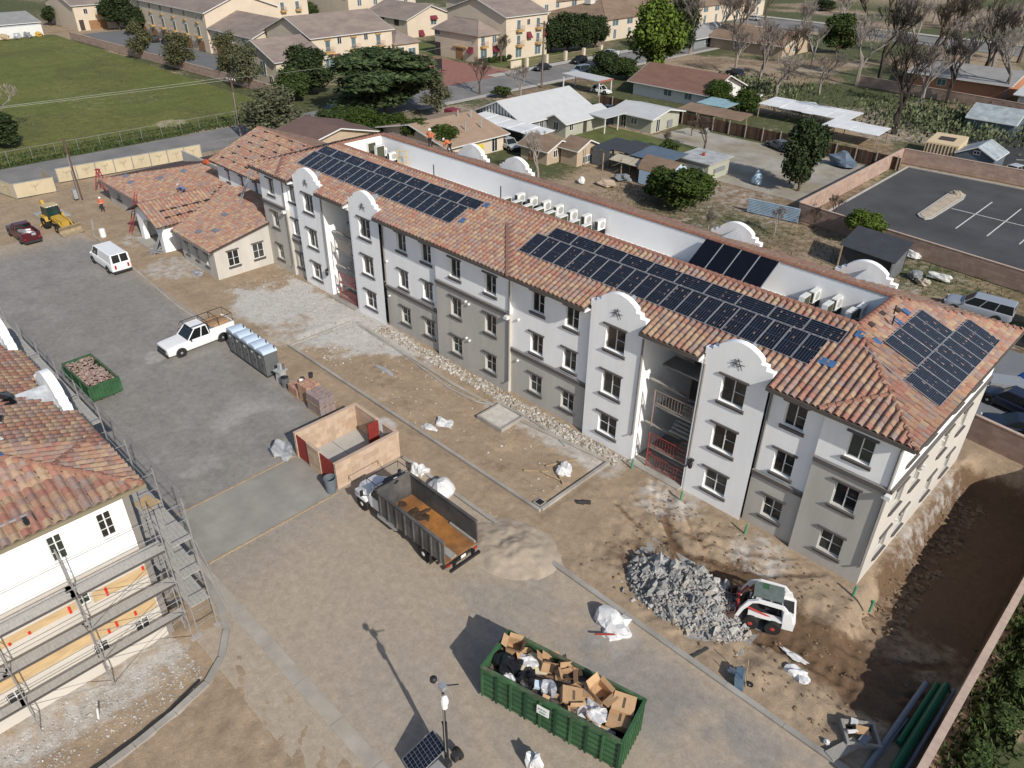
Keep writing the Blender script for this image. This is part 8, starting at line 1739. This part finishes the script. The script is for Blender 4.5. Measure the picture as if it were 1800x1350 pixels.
for i,(P_,w_,h,m_,lab) in enumerate((((-102.19,70.85),6,4.6,L_cit,'dark leafy shrub behind the far roof end, left of the roofers'),((-96.53,72.07),6,4.5,L_cit,'dark leafy shrub directly behind the standing roofer'),((-90.46,72.15),6,4.8,L_cit,'dark leafy shrub right behind the first rear parapet'),((-84.68,72.72),5.5,4.6,L_cit,'dark leafy shrub between the rear parapet and the yellow tarp'),((-52.01,79.64),5.5,4.4,L_cit,'light leafy bush behind the roof by the animal sheds'),((-47.44,78.49),7.5,5.5,L_cit,'large dark bush behind the roof below the pale blue barn'),((-74.06,128.70),6,5,L_cit,'round citrus tree behind the board fence, left of two'),((-68.09,127.63),5.5,4.6,L_cit,'round citrus tree behind the board fence, right of two'),((-104.13,133.28),7,6,L_dark,'dark shrubby tree behind the bowed carport'),((-101.09,136.66),6,4.5,L_mid,'low shrub mass right of the bowed carport'),((-109.27,71.48),9,3,L_mid,'low hedge-like shrub by the maroon roofed building'),((-183.20,45.38),2,1,L_mid,'x'),((-131.98,27.65),7,5.5,L_dark,'dark bush at the left edge below the bare tree'),((-255.76,76.00),5,5,L_dark,'dark tree at the far corner of the field by the trailer'),((-63.01,98.03),3.5,2,L_mid,'low green clump at the lawn edge'),((-128.30,282.77),9,3.5,L_dark,'dark clipped hedge island beyond the far cross street'),((-106.56,105.37),4,2.2,L_mid,'low green shrub under the vase-shaped bare tree'),((-85.21,200.90),10,10,L_mid,'leafy olive-green tree among the tall bare trees'),((-174.29,118.19),6,5,L_mid,'narrow shrub between the balcony townhouse and the gabled one'),((-219.37,124.09),8,6,L_mid,'green tree mass behind the stepped townhouse roof'),((-217.12,134.08),9,6,L_mid,'palm-green tree mass at the top behind the balcony block'),((-51.90,119.10),3,2,L_dry,'low dry shrub by the grey sedan'))):
    if lab == 'x': continue
    tree(lab, P_, w_, h, m_, 'round' if w_ > 5 else 'shrub', .08, 'shrub' if h < 6 else 'leafy_tree', i%3, cat='shrub' if h < 6 else 'tree')
for i in range(5): tree(ORD[i]+' low clipped bush along the corner townhouse from the brick entry', (-133.5+.1*i,126.5+1.9*i), 2.4, 1.3, L_mid, 'shrub', .0, 'bush', i%3, cat='bush', group='bushes by the corner townhouse')
bl = [((-111.71,104.79),6.5,'brown','vase-shaped bare tree at the street corner'),((-104.04,108.14),6,'grey','pale bare tree right of the vase-shaped one'),((-67.86,74.09),6.5,'grey','upright cropped bare tree behind the rear parapet'),((-60.01,102.11),5.5,'brown','broad leafless tree on the gravel lot'),((-109.62,173.17),14,'grey','tall pale leafless tree left of the dark conifer'),((-121.82,185.20),12,'grey','tall pale leafless tree before the apartment row'),((-79.10,152.55),13,'grey','tall leafless tree over the turquoise tarp'),((-70.44,142.89),9,'grey','white-branched bare tree by the old white pickup'),((-66.96,154.07),8,'grey','small leafless tree by the dark blue sedan'),((-65.50,167.61),14,'grey','tall leafless tree left of the oak'),((-44.55,134.52),16,'dark','huge dark leafless oak rising over the white sheet roofs'),((-64.72,177.09),17,'dark','tall dark leafless tree leaning over the terracotta house'),((-60.00,191.56),16,'brown','tall leafless tree before the terracotta house'),((-50.49,184.23),15,'grey','pale trunked leafless tree by the garden wall'),((-47.07,183.87),16,'dark','dark forked leafless tree by the garden wall'),((-40.07,176.22),14,'grey','leafless tree near the right edge above the slate shed'),((-71.07,210.95),14,'grey','leafless tree at the top between the tall dark ones'),((-71.67,235.80),15,'brown','far leafless tree behind the terracotta house'),((-50.38,222.91),16,'brown','far leafless tree at the top right corner'),((-95.98,201.26),12,'grey','leafless tree before the long low brown house'),((-106.76,188.94),12,'brown','leafless tree right of the dark conifer'),((-140.90,30.60),9,'grey','pale bare tree cut by the left edge of the photo'),((-36.27,79.50),3.2,'grey','stubby bare tree in the soil behind the roof'),((-41.82,74.69),3,'grey','cropped bare trunk pair behind the roof'),((-33.75,89.22),2.8,'brown','tangled bare bush against the low lot wall'),((-34.10,84.83),2.5,'brown','bare bush beside the tangled one'),((-114.09,194.09),13,'grey','thin leafless tree behind the conifer'),((-64.71,99.75),3,'brown','leafless shrub at the lawn edge'),((-66.77,109.02),2.6,'brown','leafless shrub by the sage house wall'),((-76.84,63.86),4.5,'brown','dead trunk by the yellow tarp'),((-132.21,130.69),6,'brown','bare sapling before the corner townhouse')]
bg_trees = [((-117.39,212.82),13,'grey'),((-77.96,162.37),11,'brown'),((-94.87,223.46),14,'grey'),((-94.60,239.30),15,'brown'),((-83.77,236.26),15,'grey'),((-48.75,156.34),11,'grey'),((-46.81,165.27),13,'dark'),((-52.22,210.18),15,'grey'),((-70.68,267.08),15,'brown'),((-63.90,274.96),14,'grey'),((-155.75,222.77),12,'grey'),((-151.40,207.93),12,'grey'),((-80.71,178.23),10,'grey'),((-102.74,275.38),15,'brown'),((-77.73,267.28),15,'dark'),((-90.34,280.01),14,'grey'),((-128.78,244.52),12,'brown'),((-88.99,159.20),10,'grey')]
for i,(P_,h,k) in enumerate(bg_trees): bare(ORD[min(i,19)]+' extra leafless tree of the far grove, counted from the dark conifer side', P_, h, k, i%4, group='far grove of leafless trees')
for i,(P_,h,k,lab) in enumerate(bl): bare(lab, P_, h, k, i%4, thin=1.15 if h < 10 else 1.)
# prickly pear thicket and weeds
def pads(name, n, f, m_, s0, s1):
    mb = MB()
    for i in range(n):
        x, y = f(); s = random.uniform(s0,s1); z = random.random()**1.2*1.8; a = random.random()*6.28; u = Vector((math.cos(a),math.sin(a),random.uniform(-.3,.3))); v = Vector((random.uniform(-.4,.4),random.uniform(-.4,.4),1)).normalized(); c = Vector((x,y,z+s*.6))
        mb.face([c+(u*math.cos(k*1.047)*.7+v*math.sin(k*1.047))*s for k in range(6)])
    return mb.build(name, m_, kind='stuff')
pads('cactus_thicket', 4200, lambda: (-41+random.gauss(0,6)+random.uniform(-3,7), 147+random.gauss(0,6)), leafmat('cactus pads', (.12,.14,.075)), .16,.34)
pads('cactus_thicket', 1600, lambda: (-77+random.gauss(0,4), 147+random.gauss(0,3)), leafmat('cactus pads', (.12,.14,.075)), .16,.34)
def tufts(name, n, f, m_, h0, h1):
    r = np.random.default_rng(n); xy = np.array([f() for _ in range(n)]); h = r.uniform(h0,h1,n); a = r.random(n)*6.28; w_ = h*.22
    b = np.c_[xy,np.zeros(n)]; d_ = np.c_[np.cos(a),np.sin(a),np.zeros(n)]; tp = b+np.c_[r.normal(0,.35,(n,2))*h[:,None],h]
    V = np.stack([b-d_*w_[:,None],b+d_*w_[:,None],tp],1).reshape(-1,3); me = bpy.data.meshes.new(name); me.from_pydata(V.tolist(),[],[(3*i,3*i+1,3*i+2) for i in range(n)]); me.update(); me.materials.append(m_); return tag(ob(name,me),kind='stuff')
tufts('weeds', 5200, lambda: (random.gauss(1.05,.55)+.0, 25+random.random()**.8*22), L_mid, .15,.55)
tufts('verge_grass', 7000, lambda: (random.uniform(-127,-121.5), random.uniform(-15,66)), L_mid, .25,.7)
tufts('meadow_grass', 9000, lambda: (random.uniform(-200,-123), random.uniform(-10,70)), leafmat('meadow blades', (.085,.10,.028)), .2,.45)
tufts('yard_weeds', 5200, lambda: (random.uniform(-60,-12), random.uniform(58,84)), leafmat('yard blades', (.08,.095,.03)), .1,.35)
tufts('yard_weeds', 2600, lambda: (random.uniform(-92,-42), random.uniform(134,166)), L_mid, .2,.6)
for i in range(6): tree(ORD[i]+' leafy weed clump from the bottom, just beyond the trench wall', (1.0+.25*(i%2)+.06*i,25.6+2.9*i), 1.7+.3*(i%3), .9, L_mid, 'shrub', .0, 'weed_clump', i%3, cat='weeds', group='weeds beyond the trench wall')
tree('spiky agave-like clump behind the roof junk', (-17.11,86.25), 1.6, 1.1, L_dusty, 'shrub', 0, 'agave', 1, cat='plant'); tree('small agave clump near the right edge behind the roof', (-13.93,86.49), 1.1, .8, L_dusty, 'shrub', 0, 'agave', 2, cat='plant')

for o in sc.objects:
    for k in ('_w','_o'):
        if k in o: del o[k]
